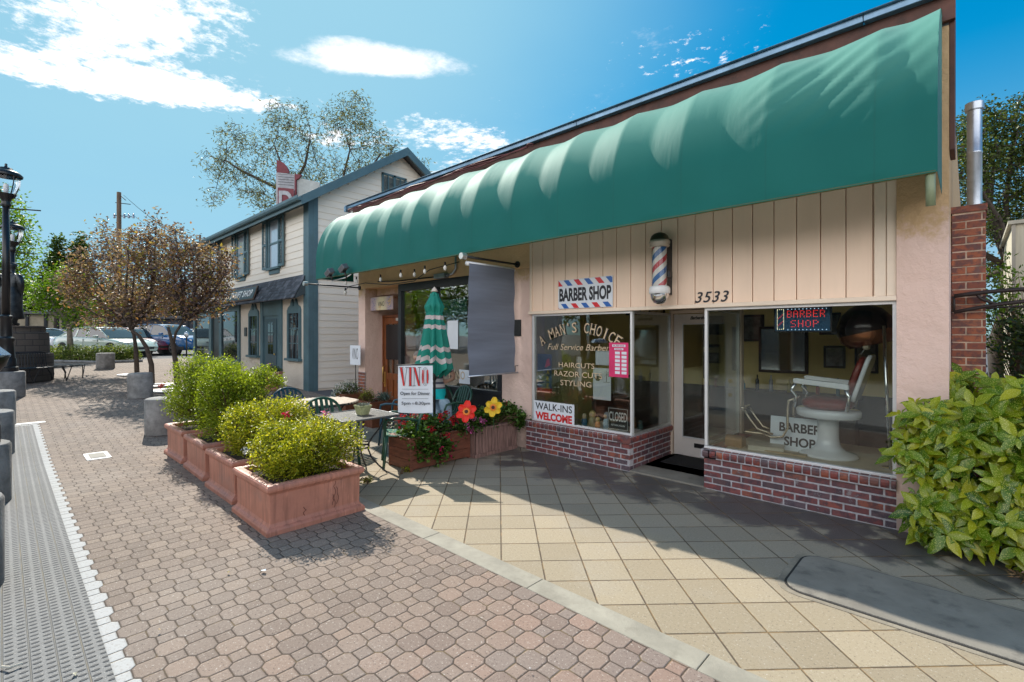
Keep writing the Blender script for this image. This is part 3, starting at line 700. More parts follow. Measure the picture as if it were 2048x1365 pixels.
for s_, x_, z_, w_, h_, k_ in (('Full Service Barber', -3.90, 1.53, 1.04, .085, dict(shear=.3)), ('HAIRCUTS', -3.92, 1.28, .6, .07, dict(bold=.004)), ('RAZOR CUTS', -3.9, 1.155, .8, .075, dict(bold=.004)), ('STYLING', -3.93, 1.03, .52, .075, dict(bold=.004))):
    put_text(MB(), s_, (x_, .064, z_), w_, h_, **k_).build('gold_lettering', M['gold'], fr)

# restaurant front
w = MB(); X0, X1 = -8.24, -5.35
w.box(X0, X1, .06, .16, 2.56, 2.70); w.box(X0, X0 + .10, .06, .16, .74, 2.56); w.box(X1 - .10, X1, .06, .16, .74, 2.56); w.box(-7.15, -7.0, .06, .16, .80, 2.56); w.box(X0, X1, .04, .16, .74, .80)
w.box(X0 + .1, -7.15, .075, .15, 1.02, 1.06) if False else None
vf = B(w, 'window', M['darkframe'], bevel=.004)
MB().box(X0 + .1, -7.15, .10, .106, .8, 2.56).build('pane', M['glass'], vf); MB().box(-7.0, X1 - .1, .10, .106, .8, 2.56).build('pane', M['glass'], vf)
tx = MB(); put_text(tx, 'VINO', (-6.92, .096, 2.28), .4, .16); 
tx = MB(); put_text(tx, 'RISTORANTE', (-6.5, .094, 1.02), .0001, .0001) if False else None
tx = MB(); put_text(tx, 'PIANO', (-6.48, .094, 1.0), .42, .14, bold=.01); tx.build('window_lettering', M['gold'], vf)
# dark base panels under window
w = MB(); w.box(X0, X1, .055, .099, .0, .74); B(w, 'base_panel', M['darkframe'])
# door recess of restaurant
w = MB(); w.box(-9.5, -8.24, .95, 1.05, 0, 2.7); w.box(-9.5, -8.24, .351, .95, 2.56, 2.7); B(w, 'recess_wall', M['stucco'])
w = MB(); w.box(-8.6, -8.52, .62, .72, 2.0, 2.56); w.box(-8.6, -8.24, .60, .72, 1.93, 2.0); B(w, 'transom', M['wood_door'])
bq = MB(); bricks(bq, -9.78, -9.50, .008, 13, fixed=.05, depth=.03, rnd=.001); mo = MB().box(-9.785, -9.495, .056, .0595, 0, .89)
q_ = B(mo, 'brick_facing', M['mortar']); bq.build('brick', M['chim_brick'], q_, bevel=.003)
dm = MB(); x0, x1, z0, z1, y0 = -9.46, -8.58, .03, 2.08, .50
dm.box(x0, x0 + .13, y0, y0 + .05, z0, z1); dm.box(x1 - .13, x1, y0, y0 + .05, z0, z1); dm.box(x0 + .13, x1 - .13, y0, y0 + .05, z1 - .14, z1); dm.box(x0 + .13, x1 - .13, y0, y0 + .05, .72, .86); dm.box(x0 + .13, x1 - .13, y0, y0 + .05, z0, z0 + .2)
for q in (.33, .55): dm.box(x0 + q - .02, x0 + q + .02, y0, y0 + .05, z0 + .2, .72); dm.box(x0 + q - .015, x0 + q + .015, y0 + .005, y0 + .045, .86, z1 - .14)
dm.box(x0 + .13, x1 - .13, y0 + .02, y0 + .035, z0 + .2, .72)
vd = B(dm, 'restaurant_door', M['wood_door'], bevel=.006)
MB().box(x0 + .13, x1 - .13, y0 + .022, y0 + .028, .86, z1 - .14).build('pane', M['glass'], vd)
MB().box(x0 + .10, x1 - .08, y0 - .012, y0 - .004, 1.16, 1.92).build('door_blind', M['black'], vd)
MB().box(x0 + .02, x0 + .075, y0 - .012, y0 - .001, .55, .88).build('brass_plate', M['brass'], vd, bevel=.002)
hd = MB().tube([(x0 + .048, y0 - .012, .62), (x0 + .048, y0 - .06, .66), (x0 + .048, y0 - .06, .98), (x0 + .048, y0 - .012, 1.02)], .011); hd.build('handle', M['brass'], vd, smooth=True)
MB().box(x1 - .34, x1 - .12, y0 - .05, y0 - .002, 2.0, 2.06).build('door_closer', M['alu'], vd, bevel=.004)
# frame for the door
w = MB(); w.box(-9.5, -9.462, .48, .58, 0, 2.13); w.box(-8.576, -8.24, .47, .58, 0, 2.13); w.box(-9.462, -8.576, .48, .58, 2.085, 2.13); B(w, 'door_frame', M['wood_door'])
# interiors
BX('interior_wall', M['yellow_wall'], (-9.4, -5.11, 4.0, 4.1, 0, 4.05), (-5.2, -5.1, .36, 4, 0, 4.05), (-5.099, -.301, 2.4, 2.5, 0, 2.6), (-.34, -.301, 1.38, 2.39, 0, 2.6), (-3.2, -3.12, 1.5, 2.39, 1.2, 2.6))
w = MB(); w.box(-5.09, -.35, 2.36, 2.399, 0.02, .9); w.box(-9.3, -5.21, 3.94, 3.999, .02, 2.4); w.box(-9.3, -5.21, 1.06, 1.1, .02, .021); B(w, 'interior_panelling', M['interior_dark'])
w = MB(); w.box(-9.48, -.31, .36, 4, -.02, .02) ; B(w, 'interior_floor', M['interior_floor'])
w = MB(); w.box(-9.48, -5.21, .36, 4, 2.72, 2.76); w.box(-5.09, -.31, 1.35, 4, 2.5, 2.54); w.box(-5.09, -3.1, .12, 1.35, 2.1, 2.54); w.box(-2.14, -.31, .12, 1.35, 2.1, 2.54); B(w, 'interior_ceiling', M['ceiling'])
BX('display_platform', M['display'], (-4.72, -3.08, .10, .60, .40, .437), (-2.12, -.471, .10, 1.35, .40, .437)); BX('display_side', M['display'], (-.47, -.461, .10, 1.35, .43, 2.1)); BX('display_back', M['display'], (-2.13, -.471, 1.351, 1.37, .02, .43))
# mirrors / counters inside barber shop
w = MB(); w.box(-2.95, -1.0, 2.0, 2.35, .86, .9); w.box(-2.9, -1.05, 2.05, 2.35, .1, .86); B(w, 'counter', M['interior_dark'])
# ================= awning =================
aw = thing('awning', 'long scalloped green canvas awning along the whole shop front', 'awning', (-5, -.4, 3.3))
xr = [-.16] + [-.52 - .749 * k for k in range(13)] + [-9.84]
def awn_pt(u_, v_):
    x = -.16 + (-9.68) * u_
    # profile: v 0 = hem, .42 = start of the curve, 1 = wall
    if v_ < .22:
        t = v_ / .22; y, z = -.87, 2.84 + .36 * t; ny, nz = -1, 0
    else:
        t = (v_ - .22) / .78 * math.pi / 2; y = -.87 + .84 * (1 - math.cos(t)); z = 3.20 + 1.115 * math.sin(t); ny, nz = -math.cos(t), math.sin(t)
    for a, b_ in zip(xr[:-1], xr[1:]):
        if b_ - 1e-6 <= x <= a + 1e-6: f = (x - b_) / (a - b_); wd = a - b_; break
    amp = .048 * min(1, wd / .6) * (math.sin(min(1, v_ / .42) * math.pi / 2) ** 1.5) * (1 - max(0, v_ - .80) / .20) ** .8
    sag = amp * (1 - abs(2 * f - 1) ** 1.18)
    wr = .012 * math.sin(9 * x + 3 * v_) * math.sin(2.3 * x + 7 * v_) * (1 - v_) 
    e_ = max(0, 1 - abs(x + .80) / .72) * max(0, 1 - abs(v_ - .50) / .26); fd = .010 * e_ ** .6 * math.sin(34 * (x * .72 + (z - 3.5) * -.95)) if e_ > 0 else 0
    return (x, y - ny * (sag + fd) + wr * .6 * (v_ > .02), z - nz * (sag + fd))
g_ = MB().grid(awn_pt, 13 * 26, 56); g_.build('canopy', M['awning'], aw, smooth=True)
def awn_side(x):
    P = [(-.03, 2.86), (-.87, 2.84)] + [(-.87, 3.20)] + [(-.87 + .84 * (1 - math.cos(t)), 3.20 + 1.115 * math.sin(t)) for t in [k / 12 * math.pi / 2 for k in range(1, 13)]]
    return P
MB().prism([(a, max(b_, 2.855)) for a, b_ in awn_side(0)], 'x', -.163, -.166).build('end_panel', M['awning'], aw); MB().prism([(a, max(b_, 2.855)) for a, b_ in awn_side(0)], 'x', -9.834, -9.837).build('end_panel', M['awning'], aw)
tb = MB(); tb.tube([(-9.83, -.855, 2.85), (-.17, -.855, 2.85)], .016); 
tb.build('frame', M['awning_under'], aw, smooth=True)
MB().tube([(-.2, -.83, 2.86), (-.2, -.80, 2.62)], .028).build('bracket', mat('bracket_paint', (.25, .3, .18), .5), aw, smooth=True)
# cable bundle on fascia
cbm = MB()
for q in range(4):
    pts = [(-9.8 + k * .26, -.17 - .012 * random.random(), 4.40 - .012 * q + .02 * math.sin(k * .9 + q) + .01 * random.random()) for k in range(21)]
    cbm.tube(pts, .011, 5)
cbm.lathe([(.045, 0), (.055, .01), (.045, .02), (.035, .01), (.045, 0)], (-4.55, -.17, 4.4), 14)
tag(cbm.build('cable_bundle', mat('brown_cable', (.12, .03, .03), .6), smooth=True), 'bundle of dark red cables running along the roof edge above the awning', 'cable')
# ================= chimney =================
ch = thing('chimney', 'red brick chimney stack with a galvanised flue beside the shop wall', 'chimney', (0, .8, 0))
MB().box(-.112, .104, .604, .99, 0, 2.83).build('core', M['mortar_dark'], ch)
cbk = MB(); bricks(cbk, -.118, .108, .005, 41, bl=.205, bh=.058, j=.010, fixed=.6, depth=.09, rnd=.003)
bricks(cbk, .69, .99, .005, 41, bl=.205, bh=.058, j=.010, axis='y', fixed=.108, flip=1, rnd=.003)
cbk.box(-.13, .118, .59, 1.0, 2.80, 2.86); cbk.build('brickwork', M['chim_brick'], ch, bevel=.004)
fl = MB().lathe([(.052, 2.86), (.052, 3.36), (.056, 3.365), (.056, 3.38), (.052, 3.385), (.052, 3.76), (.066, 3.765), (.066, 3.83), (.06, 3.835), (.06, 3.76)], (0.035, .8, 0), 20)
fl.build('flue_pipe', M['galv'], ch, smooth=False, auto=40)

# ================= thrift shop =================
M['shingle_m'] = None
def mat_shingle():
    m, nt, b = newmat('slate_shingles'); g = nt.n.new('ShaderNodeNewGeometry')
    c = nt.ramp(g.outputs['Random Per Island'], [(0, (.03, .035, .045)), (.6, (.055, .062, .08)), (1, (.13, .14, .17))])
    nt.put(b.inputs['Base Color'], c); b.inputs['Roughness'].default_value = .7; return m
M['shingle'] = mat_shingle()
ts = thing('thrift_shop', 'two storey cream clapboard shop with teal trim, shutters and a shingled canopy', 'building', (-18.6, 3.5, .2))
T = lambda mb, n, m_, **k: mb.build(n, m_, ts, **k)
TX0, TX1, TY0, TY1 = -24.6, -13.2, .47, 6.4; RZ = 7.5; EZ = 5.55; PY = 3.42
w = MB()
w.box(TX0, TX1 - .02, TY0 + .03, TY1, 0, EZ)
w.prism([(TY0 + .03, EZ), (TY1, EZ), (PY, RZ - .06)], 'x', TX0, TX1 - .02); T(w, 'wall', M['siding'])
w = MB()   # lap siding front, upper storey
z = 3.3
while z < EZ - .1:
    w.prism([(TY0 + .03, z), (TY0 - .004, z), (TY0 + .012, z + .2), (TY0 + .03, z + .2)], 'x', TX0, TX1 - .05); z += .2
z = .2
while z < RZ - .15:  # side wall laps, clipped to gable
    a, b_ = TY0 + .02, TY1
    if z > EZ - .15:
        f_ = (z + .19 - EZ) / (RZ - EZ); a = max(a, TY0 + (PY - TY0) * f_ + .06); b_ = min(b_, TY1 - (TY1 - PY) * f_ - .06)
    if b_ - a > .1: w.prism([(TX1 - .02, z), (TX1 + .014, z), (TX1 - .004, z + .19), (TX1 - .02, z + .19)], 'y', a, b_)
    z += .19
T(w, 'siding', M['siding'])
w = MB(); w.box(TX1 - .3, TX1 + .03, TY0 - .03, TY0 + .1, .1, EZ); w.box(TX1 - .02, TX1 + .035, TY0 + .1, TY0 + .24, .1, EZ)
w.box(TX0, TX1 - .3, TY0 - .02, TY0 + .02, EZ - .22, EZ); T(w, 'corner_board', M['teal'], bevel=.004)
# roof
w = MB(); oh = .22; th_ = .12
def slope(ya, za, yb, zb, x0, x1, th): w.prism([(ya, za), (yb, zb), (yb, zb + th), (ya, za + th)], 'x', x0, x1)
ye = TY0 - .35; ze = EZ - .0
sl = (RZ - EZ) / (PY - TY0)
slope(ye, RZ - (PY - ye) * sl, PY, RZ, TX0 - .2, TX1 + .38, .07); slope(PY, RZ, TY1 + .35, RZ - (TY1 + .35 - PY) * sl * .98, TX0 - .2, TX1 + .38, .07)
T(w, 'roof', M['roofing'])
w = MB()
slope(ye, RZ - (PY - ye) * sl - .17, PY, RZ - .17, TX1 + .34, TX1 + .40, .26); slope(PY, RZ - .17, TY1 + .35, RZ - (TY1 + .35 - PY) * sl * .98 - .17, TX1 + .34, TX1 + .40, .26)
w.box(TX0 - .2, TX1 + .40, ye - .03, ye, RZ - (PY - ye) * sl - .17, RZ - (PY - ye) * sl + .02)
slope(ye, RZ - (PY - ye) * sl - .07, PY, RZ - .07, TX1 + .02, TX1 + .34, .05)
T(w, 'barge_board', M['teal'], bevel=.004)
w = MB(); zg = RZ - (PY - ye) * sl - .02; w.prism([(ye - .15, zg + .07), (ye - .15, zg - .0), (ye - .12, zg - .05), (ye - .035, zg - .05), (ye - .035, zg + .07), (ye - .05, zg + .07), (ye - .05, zg - .02), (ye - .13, zg - .02), (ye - .13, zg + .07)], 'x', TX0 - .2, TX1 + .42); T(w, 'gutter', M['teal'])
# gable vent
v_ = MB(); ya, yb, za, zb = 2.72, 3.62, 6.02, 6.72
v_.box(TX1 + .01, TX1 + .05, ya, yb, za, za + .06); v_.box(TX1 + .01, TX1 + .05, ya, yb, zb - .06, zb); v_.box(TX1 + .01, TX1 + .05, ya, ya + .06, za, zb)
v_.box(TX1 + .01, TX1 + .05, yb - .06, yb, za, zb); v_.box(TX1 + .01, TX1 + .05, (ya + yb) / 2 - .04, (ya + yb) / 2 + .04, za, zb)
for q in (.25, .75): v_.box(TX1 + .012, TX1 + .045, ya + (yb - ya) * q - .015, ya + (yb - ya) * q + .015, za, zb)
k = za + .07
while k < zb - .07: v_.prism([(TX1 + .015, k), (TX1 + .04, k - .015), (TX1 + .04, k - .007), (TX1 + .015, k + .01)], 'y', ya + .06, yb - .06) ; k += .035
T(v_, 'gable_shutter', M['teal'])
# upper windows
M['cream_sash'] = mat('sash_paint', (.07, .12, .16), .45)
def upper(cx):
    zc0, zc1 = 3.78, 5.28
    f = MB(); f.box(cx - .43, cx + .43, TY0 - .05, TY0 + .03, zc1 - .07, zc1); f.box(cx - .43, cx - .34, TY0 - .05, TY0 + .03, zc0, zc1 - .07); f.box(cx + .34, cx + .43, TY0 - .05, TY0 + .03, zc0, zc1 - .07)
    f.box(cx - .36, cx + .36, TY0 - .035, TY0 + .03, (zc0 + zc1) / 2 - .03, (zc0 + zc1) / 2 + .03); f.box(cx - .47, cx + .47, TY0 - .1, TY0 + .03, zc0 - .07, zc0); f.box(cx - .38, cx + .38, TY0 - .04, TY0 + .03, zc0 - .2, zc0 - .07)
    o = T(f, 'window', M['teal'], bevel=.004)
    MB().box(cx - .34, cx + .34, TY0 - .012, TY0 - .006, zc0, zc1 - .07).build('pane', M['skyglass'], o)
    for sg_ in (-1, 1):
        s_ = MB(); a, b_ = sorted((cx + sg_ * .45, cx + sg_ * .83))
        s_.box(a, a + .05, TY0 - .09, TY0 - .045, zc0 - .02, zc1); s_.box(b_ - .05, b_, TY0 - .09, TY0 - .045, zc0 - .02, zc1)
        for zz in (zc0 - .02, (zc0 + zc1) / 2 - .03, zc1 - .07): s_.box(a + .05, b_ - .05, TY0 - .09, TY0 - .045, zz, zz + .07)
        k = zc0 + .07
        while k < zc1 - .09: s_.prism([(TY0 - .085, k - .01), (TY0 - .05, k + .018), (TY0 - .05, k + .026), (TY0 - .085, k - .002)], 'x', a + .05, b_ - .05); k += .045
        s_.build('shutter', M['teal'], o)
def mat_skyglass():
    m, nt, b = newmat('curtained_glass'); c = nt.mix(nt.noise(geo_pos(nt), 2, 3), (.30, .36, .44), (.5, .55, .6)); nt.put(b.inputs['Base Color'], c); b.inputs['Roughness'].default_value = .08; b.inputs['Coat Weight'].default_value = 1; return m
M['skyglass'] = mat_skyglass()
for cx in (-15.62, -18.6, -21.6): upper(cx)
# ground floor stucco, columns, windows, door
T(MB().box(-15.0, TX1 - .3, TY0 - .002, TY0 + .028, .1, 2.95), 'stucco_wall', M['stucco_cream']); T(MB().box(-18.7, -16.72, TY0 - .002, TY0 + .028, .1, 2.95), 'stucco_wall', M['stucco_cream'])
w = MB(); w.box(-16.72, -16.5, TY0 - .05, TY0 + .03, .1, 2.95); w.box(-15.22, -15.0, TY0 - .05, TY0 + .03, .1, 2.95); w.box(-16.5, -15.22, TY0 - .03, TY0 + .029, 2.3, 2.95)
w.box(-16.5, -15.22, TY0 + .0, TY0 + .03, .1, 2.3); T(w, 'door_surround', M['teal'], bevel=.004)
d_ = MB(); d_.box(-16.35, -15.45, TY0 - .02, TY0 + .0, .2, 2.2); dd = T(d_, 'door', mat('door_teal', (.03, .075, .10), .4), bevel=.004)
p_ = MB(); 
for i in range(2):
    for j in range(3): p_.box(-16.1 + i * .22, -15.92 + i * .22, TY0 - .028, TY0 - .022, 1.1 + j * .34, 1.4 + j * .34)
p_.build('pane', M['darkglass'], dd)
MB().lathe([(0, 0), (.03, .01), (.03, .03), (0, .045)], (0, 0, 0), 12).xf(lambda p: Vector((-15.55 + p.x, TY0 - .022 - p.z, 1.1 + p.y))).build('handle', M['brass'], dd, smooth=True)
def lower(cx):
    a, b_, z0, z1 = cx - .36, cx + .36, 1.02, 2.32
    f = MB(); f.box(a - .08, a, TY0 - .06, TY0 + .02, z0, z1); f.box(b_, b_ + .08, TY0 - .06, TY0 + .02, z0, z1); f.box(a - .08, b_ + .08, TY0 - .06, TY0 + .02, z1, z1 + .1); f.box(a - .14, b_ + .14, TY0 - .12, TY0 + .02, z0 - .07, z0)
    P1 = [(a - .08, z1 + .1), (cx - .07, z1 + .1), (cx - .05, z1 + .28), (cx - .1, z1 + .42), (cx - .16, z1 + .38), (cx - .24, z1 + .24), (a - .04, z1 + .17)]
    f.prism(P1, 'y', TY0 - .05, TY0 + .01); f.prism([(2 * cx - p, q) for p, q in P1][::-1], 'y', TY0 - .05, TY0 + .01); f.box(cx - .07, cx + .07, TY0 - .05, TY0 + .01, z1 + .1, z1 + .2)
    for q in (1, 2): f.box(a + (b_ - a) * q / 3 - .012, a + (b_ - a) * q / 3 + .012, TY0 - .025, TY0 - .004, z0, z1); f.box(a, b_, TY0 - .0248, TY0 - .0042, z0 + (z1 - z0) * q / 3 - .012, z0 + (z1 - z0) * q / 3 + .012)
    o = T(f, 'window', M['teal']); MB().box(a, b_, TY0 - .02, TY0 - .008, z0, z1).build('pane', M['darkglass'], o)
lower(-14.12); lower(-17.35)
w = MB(); w.box(-18.28, -18.05, TY0 - .03, TY0 - .004, 1.65, 1.95); T(w, 'wall_plaque', M['black'])
# shop window left part
w = MB(); w.box(-24.6, -24.35, TY0 - .06, TY0 + .02, .1, 3.0); w.box(-21.0, -20.7, TY0 - .06, TY0 + .02, .1, 3.0); w.box(-22.3, -22.0, TY0 - .06, TY0 + .02, .1, 3.0); w.box(-18.9, -18.7, TY0 - .06, TY0 + .02, .1, 3.0); w.box(-24.35, -18.9, TY0 - .06, TY0 + .019, 2.55, 3.0); w.box(-24.35, -18.9, TY0 - .06, TY0 + .019, .3, .8)
sf = T(w, 'shop_window', M['teal']); MB().box(-24.35, -22.3, TY0 - .02, TY0 - .01, .8, 2.55).build('pane', M['darkglass'], sf); MB().box(-22.0, -21.0, TY0 + .0, TY0 + .01, .8, 2.55).build('pane', M['black'], sf); MB().box(-20.7, -18.9, TY0 - .02, TY0 - .01, .8, 2.55).build('pane', M['darkglass'], sf)
# pent roof
pr_ = MB(); pr_.prism([(TY0, 3.36), (TY0, 2.85), (TY0 - .30, 2.70), (TY0 - .30, 2.75)], 'x', -24.6, -13.38); pc = T(pr_, 'canopy', mat('canopy_soffit', (.05, .07, .08), .7))
sm = MB(); rows = 7
for r in range(rows):
    f0, f1 = r / rows, (r + 1.25) / rows
    def Q(f): return (TY0 - .34 + .33 * f, 2.71 + .66 * f)
    x = -24.6 + random.uniform(-.1, 0)
    while x < -13.4:
        wd = random.uniform(.1, .17); xe = min(x + wd, -13.37); ya, za = Q(f0); yb, zb = Q(min(f1, 1.02)); t = random.uniform(.018, .03)
        sm.prism([(ya, za), (yb, zb), (yb, zb + .008), (ya - .005, za + t)], 'x', x, xe - .006); x += wd
sm.build('shingles', M['shingle'], pc)
# sign
sg = thing('shop_sign', 'long dark wooden sign with white serif capitals on the shingled canopy', 'sign', (-18.9, .15, 2.85))
MB().prism([(.13, 2.84), (.17, 2.82), (.30, 3.24), (.26, 3.26)], 'x', -21.3, -16.45).build('board', M['black'], sg, bevel=.01)
MB().prism([(.121, 2.83), (.1295, 2.82), (.2595, 3.265), (.251, 3.272)], 'x', -21.33, -16.42).build('border', mat('sign_border', (.10, .05, .03), .5), sg)
MB().prism([(.1145, 2.865), (.1205, 2.86), (.242, 3.23), (.236, 3.235)], 'x', -21.27, -16.48).build('panel', M['black'], sg)
tx = MB(); uzz = Vector((0, .1215, .37)).normalized()
put_text(tx, 'WAYSIDE INN THRIFT SHOP', (-18.88, .166, 3.05), 4.45, .24, uz=uzz, bold=.03, space=1.1); tx.build('lettering', mat('sign_white', (.8, .8, .78), .5, var=0), sg)
# ================= planters =================
def make_planter():
    t = thing('planter', 'terracotta planter', 'planter', (0, 0, 0), 'row of square terracotta planters')
    b = MB(); s = .44
    def ring(r, z): return [(-r, -r, z), (r, -r, z), (r, r, z), (-r, r, z)]
    prof = [(.452, 0), (.452, .035), (.442, .05), (.425, .062), (.418, .075), (.412, .09), (.416, .335), (.424, .35), (.436, .358), (.447, .372), (.45, .39), (.447, .408), (.436, .42), (.42, .424), (.372, .42), (.366, .41), (.362, .30)]
    i0 = 0
    for r, z in prof: b.v += ring(r, z)
    for k in range(len(prof) - 1):
        for q in range(4): b.f.append((k * 4 + q, k * 4 + (q + 1) % 4, (k + 1) * 4 + (q + 1) % 4, (k + 1) * 4 + q))
    b.build('pot', M['terra'], t, world=False, bevel=.004)
    MB().box(-.37, .37, -.37, .37, .3, .37).build('soil', M['soil'], t, world=False)
    return t
M['soil'] = mat('soil', (.05, .035, .025), .95, var=.3, vscale=20, bump=.2, bscale=30)
M['terra'].node_tree  # keep
PL = [(-4.715, -3.38, .0), (-5.80, -3.33, .5), (-6.90, -3.30, -.6), (-7.98, -3.29, .8)]
LB = ['nearest square terracotta planter, cracked on its front face, with a low clipped shrub', 'second terracotta planter in the row, between the cracked nearest one and the third', 'third terracotta planter in the row, just before the farthest one', 'farthest terracotta planter in the row, holding the tallest shrub']
p0_ = make_planter(); p0_.location = PL[0]; p0_['label'] = LB[0]; p0_.location.z = 0
# crack on nearest planter
ck = MB()
def crackline(P, w_=.0022):
    for a, b_ in zip(P[:-1], P[1:]):
        a = Vector(a); b_ = Vector(b_); n_ = Vector((0, b_.z - a.z, -(b_.y - a.y))).normalized() * w_; ck.quad(a - n_, a + n_, b_ + n_, b_ - n_)
def rc(y, z0, z1, n=9, x=.4175):
    P = [];
    for k in range(n): P.append((x + (.035 if z0 + (z1 - z0) * k / (n - 1) < .07 else 0), y + random.uniform(-.014, .014), z0 + (z1 - z0) * k / (n - 1)))
    crackline(P); return P
rc(.16, .09, .335, 12); rc(.185, .12, .28, 8); rc(.145, .12, .22, 6); rc(-.12, .09, .17, 6)
ck.build('crack', M['ink_crack'] if 'ink_crack' in M else mat('crack', (.10, .03, .025), .9), p0_, world=False)
for k in (1, 2, 3):
    q = copy_thing(p0_, (PL[k][0], PL[k][1], 0), R(PL[k][2]), LB[k])
    for c in list(q.children):
        if c.name.startswith('crack'): bpy.data.objects.remove(c)

# ================= table and chairs =================
tb = thing('cafe_table', 'square grey metal mesh cafe table with curved wrought iron legs', 'table', (-5.44, -2.36, 0))
hw = .365
def mat_mesh():
    m, nt, b = newmat('metal_mesh'); pos = nt.n.new('ShaderNodeTexCoord').outputs['Object']; x, y, z = nt.sep(pos)
    def cell(v): 
        q = nt.m('MULTIPLY', v, 90.0); return nt.m('ABSOLUTE', nt.m('SUBTRACT', nt.m('SUBTRACT', q, nt.m('FLOOR', q)), .5))
    hole = nt.m('MULTIPLY', nt.m('LESS_THAN', cell(nt.m('ADD', x, y)), .26), nt.m('LESS_THAN', cell(nt.m('SUBTRACT', x, y)), .26))
    b.inputs['Base Color'].default_value = (.13, .13, .125, 1); b.inputs['Roughness'].default_value = .45; b.inputs['Metallic'].default_value = .3
    tr = nt.n.new('ShaderNodeBsdfTransparent'); mx = nt.node('ShaderNodeMixShader', None, _0=nt.m('MULTIPLY', hole, .9), _1=b.outputs[0], _2=tr.outputs[0])
    nt.put(nt.n['Material Output'].inputs[0], mx.outputs[0]); return m
M['mesh'] = mat_mesh()
MB().box(-hw, hw, -hw, hw, .715, .719).build('tabletop', M['mesh'], tb, world=False)
rim = MB(); P = [(x, y) for x, y in rrect(-hw, hw, -hw, hw, .03, 4)]; pts = [(x, y, .718) for x, y in P]; rim.tube(pts + [pts[0]], .012, 6); rim.build('rim', mat('table_rim', (.12, .12, .12), .4), tb, world=False, smooth=True)
for sx2, sy2 in ((1, 1), (1, -1), (-1, 1), (-1, -1)):
    d = Vector((sx2, sy2, 0)).normalized()
    pr2 = [(.30, .71), (.31, .66), (.27, .56), (.19, .46), (.14, .38), (.13, .30), (.17, .20), (.26, .10), (.34, .03), (.36, .01)]
    MB().tube([d * a + Vector((0, 0, z)) for a, z in pr2], .010, 7).build('leg', M['iron'], tb, world=False, smooth=True)
rg = MB(); rg.tube([(.14 * math.cos(R(a)), .14 * math.sin(R(a)), .37) for a in range(0, 361, 15)], .009, 6, cap=False); rg.tube([(.14 * math.cos(R(a)), .14 * math.sin(R(a)), .33) for a in range(0, 361, 15)], .009, 6, cap=False); rg.build('ring', M['iron'], tb, world=False, smooth=True)
pt = thing('succulent_pot', 'small square mossy stone pot of grey succulents on the metal table', 'potted plant', (-5.42, -2.30, .722))
b = MB(); prof = [(.052, 0), (.075, .095), (.08, .098), (.08, .115), (.068, .115), (.066, .1)]
for r, z in prof: b.v += [(-r, -r, z), (r, -r, z), (r, r, z), (-r, r, z)]
for k in range(len(prof) - 1):
    for q in range(4): b.f.append((k * 4 + q, k * 4 + (q + 1) % 4, (k + 1) * 4 + (q + 1) % 4, (k + 1) * 4 + q))
b.f.append((0, 3, 2, 1)); n0 = len(b.v); b.v += [(-.067, -.067, .1), (.067, -.067, .1), (.067, .067, .1), (-.067, .067, .1)]; b.f.append((n0, n0 + 1, n0 + 2, n0 + 3))
b.build('pot', mat('mossy_stone', (.38, .39, .20), .9, var=.35, vscale=12, dirt=9, dirtc=(.08, .09, .04), obj=True), pt, world=False)
V, F = leaves(np.stack([RNG.uniform(-.06, .06, 260), RNG.uniform(-.06, .06, 260), RNG.uniform(.1, .125, 260)], 1), .03, .012, 1, -.9)
fastmesh('succulent', V, F, leafmat('succulent_leaf', [(0, (.10, .12, .10)), (.6, (.2, .22, .2)), (1, (.32, .3, .3))], .1), pt)

M['green_plastic'] = mat('green_plastic', (.018, .075, .05), .35, var=.12, vscale=4, obj=True, spec=.6)
M['green_seat'] = mat('faded_green_plastic', (.10, .26, .19), .3, var=.12, vscale=4, obj=True, spec=.6)
M['blue_plastic'] = mat('blue_plastic', (.015, .07, .11), .35, var=.12, vscale=4, obj=True, spec=.6)
def make_chair(frame, seat):
    """faces +y; back at -y"""
    t = thing('resin_chair', 'chair', 'chair', (0, 0, 0), 'plastic patio chairs')
    MB().grid(lambda u_, v_: (-.22 + .44 * u_ * 1, -.20 + .42 * v_, .42 + .02 * math.cos((u_ - .5) * math.pi) * -1 + (.03 * (1 - v_) * -1)), 10, 10).build('seat', seat, t, world=False, smooth=True, solid=.012)
    bk = MB()
    arch = []
    for k in range(0, 17):
        a = math.pi * k / 16; arch.append((-.25 * math.cos(a), -.21 - .10 * math.sin(a) ** .6, .62 + .235 * math.sin(a) ** .7))
    bk.tube([(-.25, -.17, .40), (-.255, -.19, .52)] + arch + [(.255, -.19, .52), (.25, -.17, .40)], .019, 7)
    for q in (-.14, -.07, 0, .07, .14):
        zt = .60 + .235 * math.sin(math.acos(max(-1, min(1, q / .25)))) ** .7
        bk.box(q - .017, q + .017, -.012, .0, .0, 1) if False else bk.prism([(-.17, .42), (-.155, .42), (-.285, zt + .01), (-.30, zt + .01)], 'x', q - .019, q + .019)
    bk.build('backrest', frame, t, world=False, smooth=False, auto=50)
    for s_ in (-1, 1):
        MB().tube([(s_ * .25, -.19, .60), (s_ * .275, -.05, .64), (s_ * .28, .1, .645), (s_ * .265, .2, .62), (s_ * .245, .22, .55), (s_ * .235, .22, .42)], .018, 7).build('arm', frame, t, world=False, smooth=True)
        MB().tube([(s_ * .225, .20, .43), (s_ * .24, .22, .2), (s_ * .255, .24, 0)], [.026, .021, .017], 6).build('leg', frame, t, world=False, smooth=True)
        MB().tube([(s_ * .225, -.17, .42), (s_ * .245, -.24, .2), (s_ * .26, -.29, 0)], [.026, .021, .017], 6).build('leg', frame, t, world=False, smooth=True)
    return t
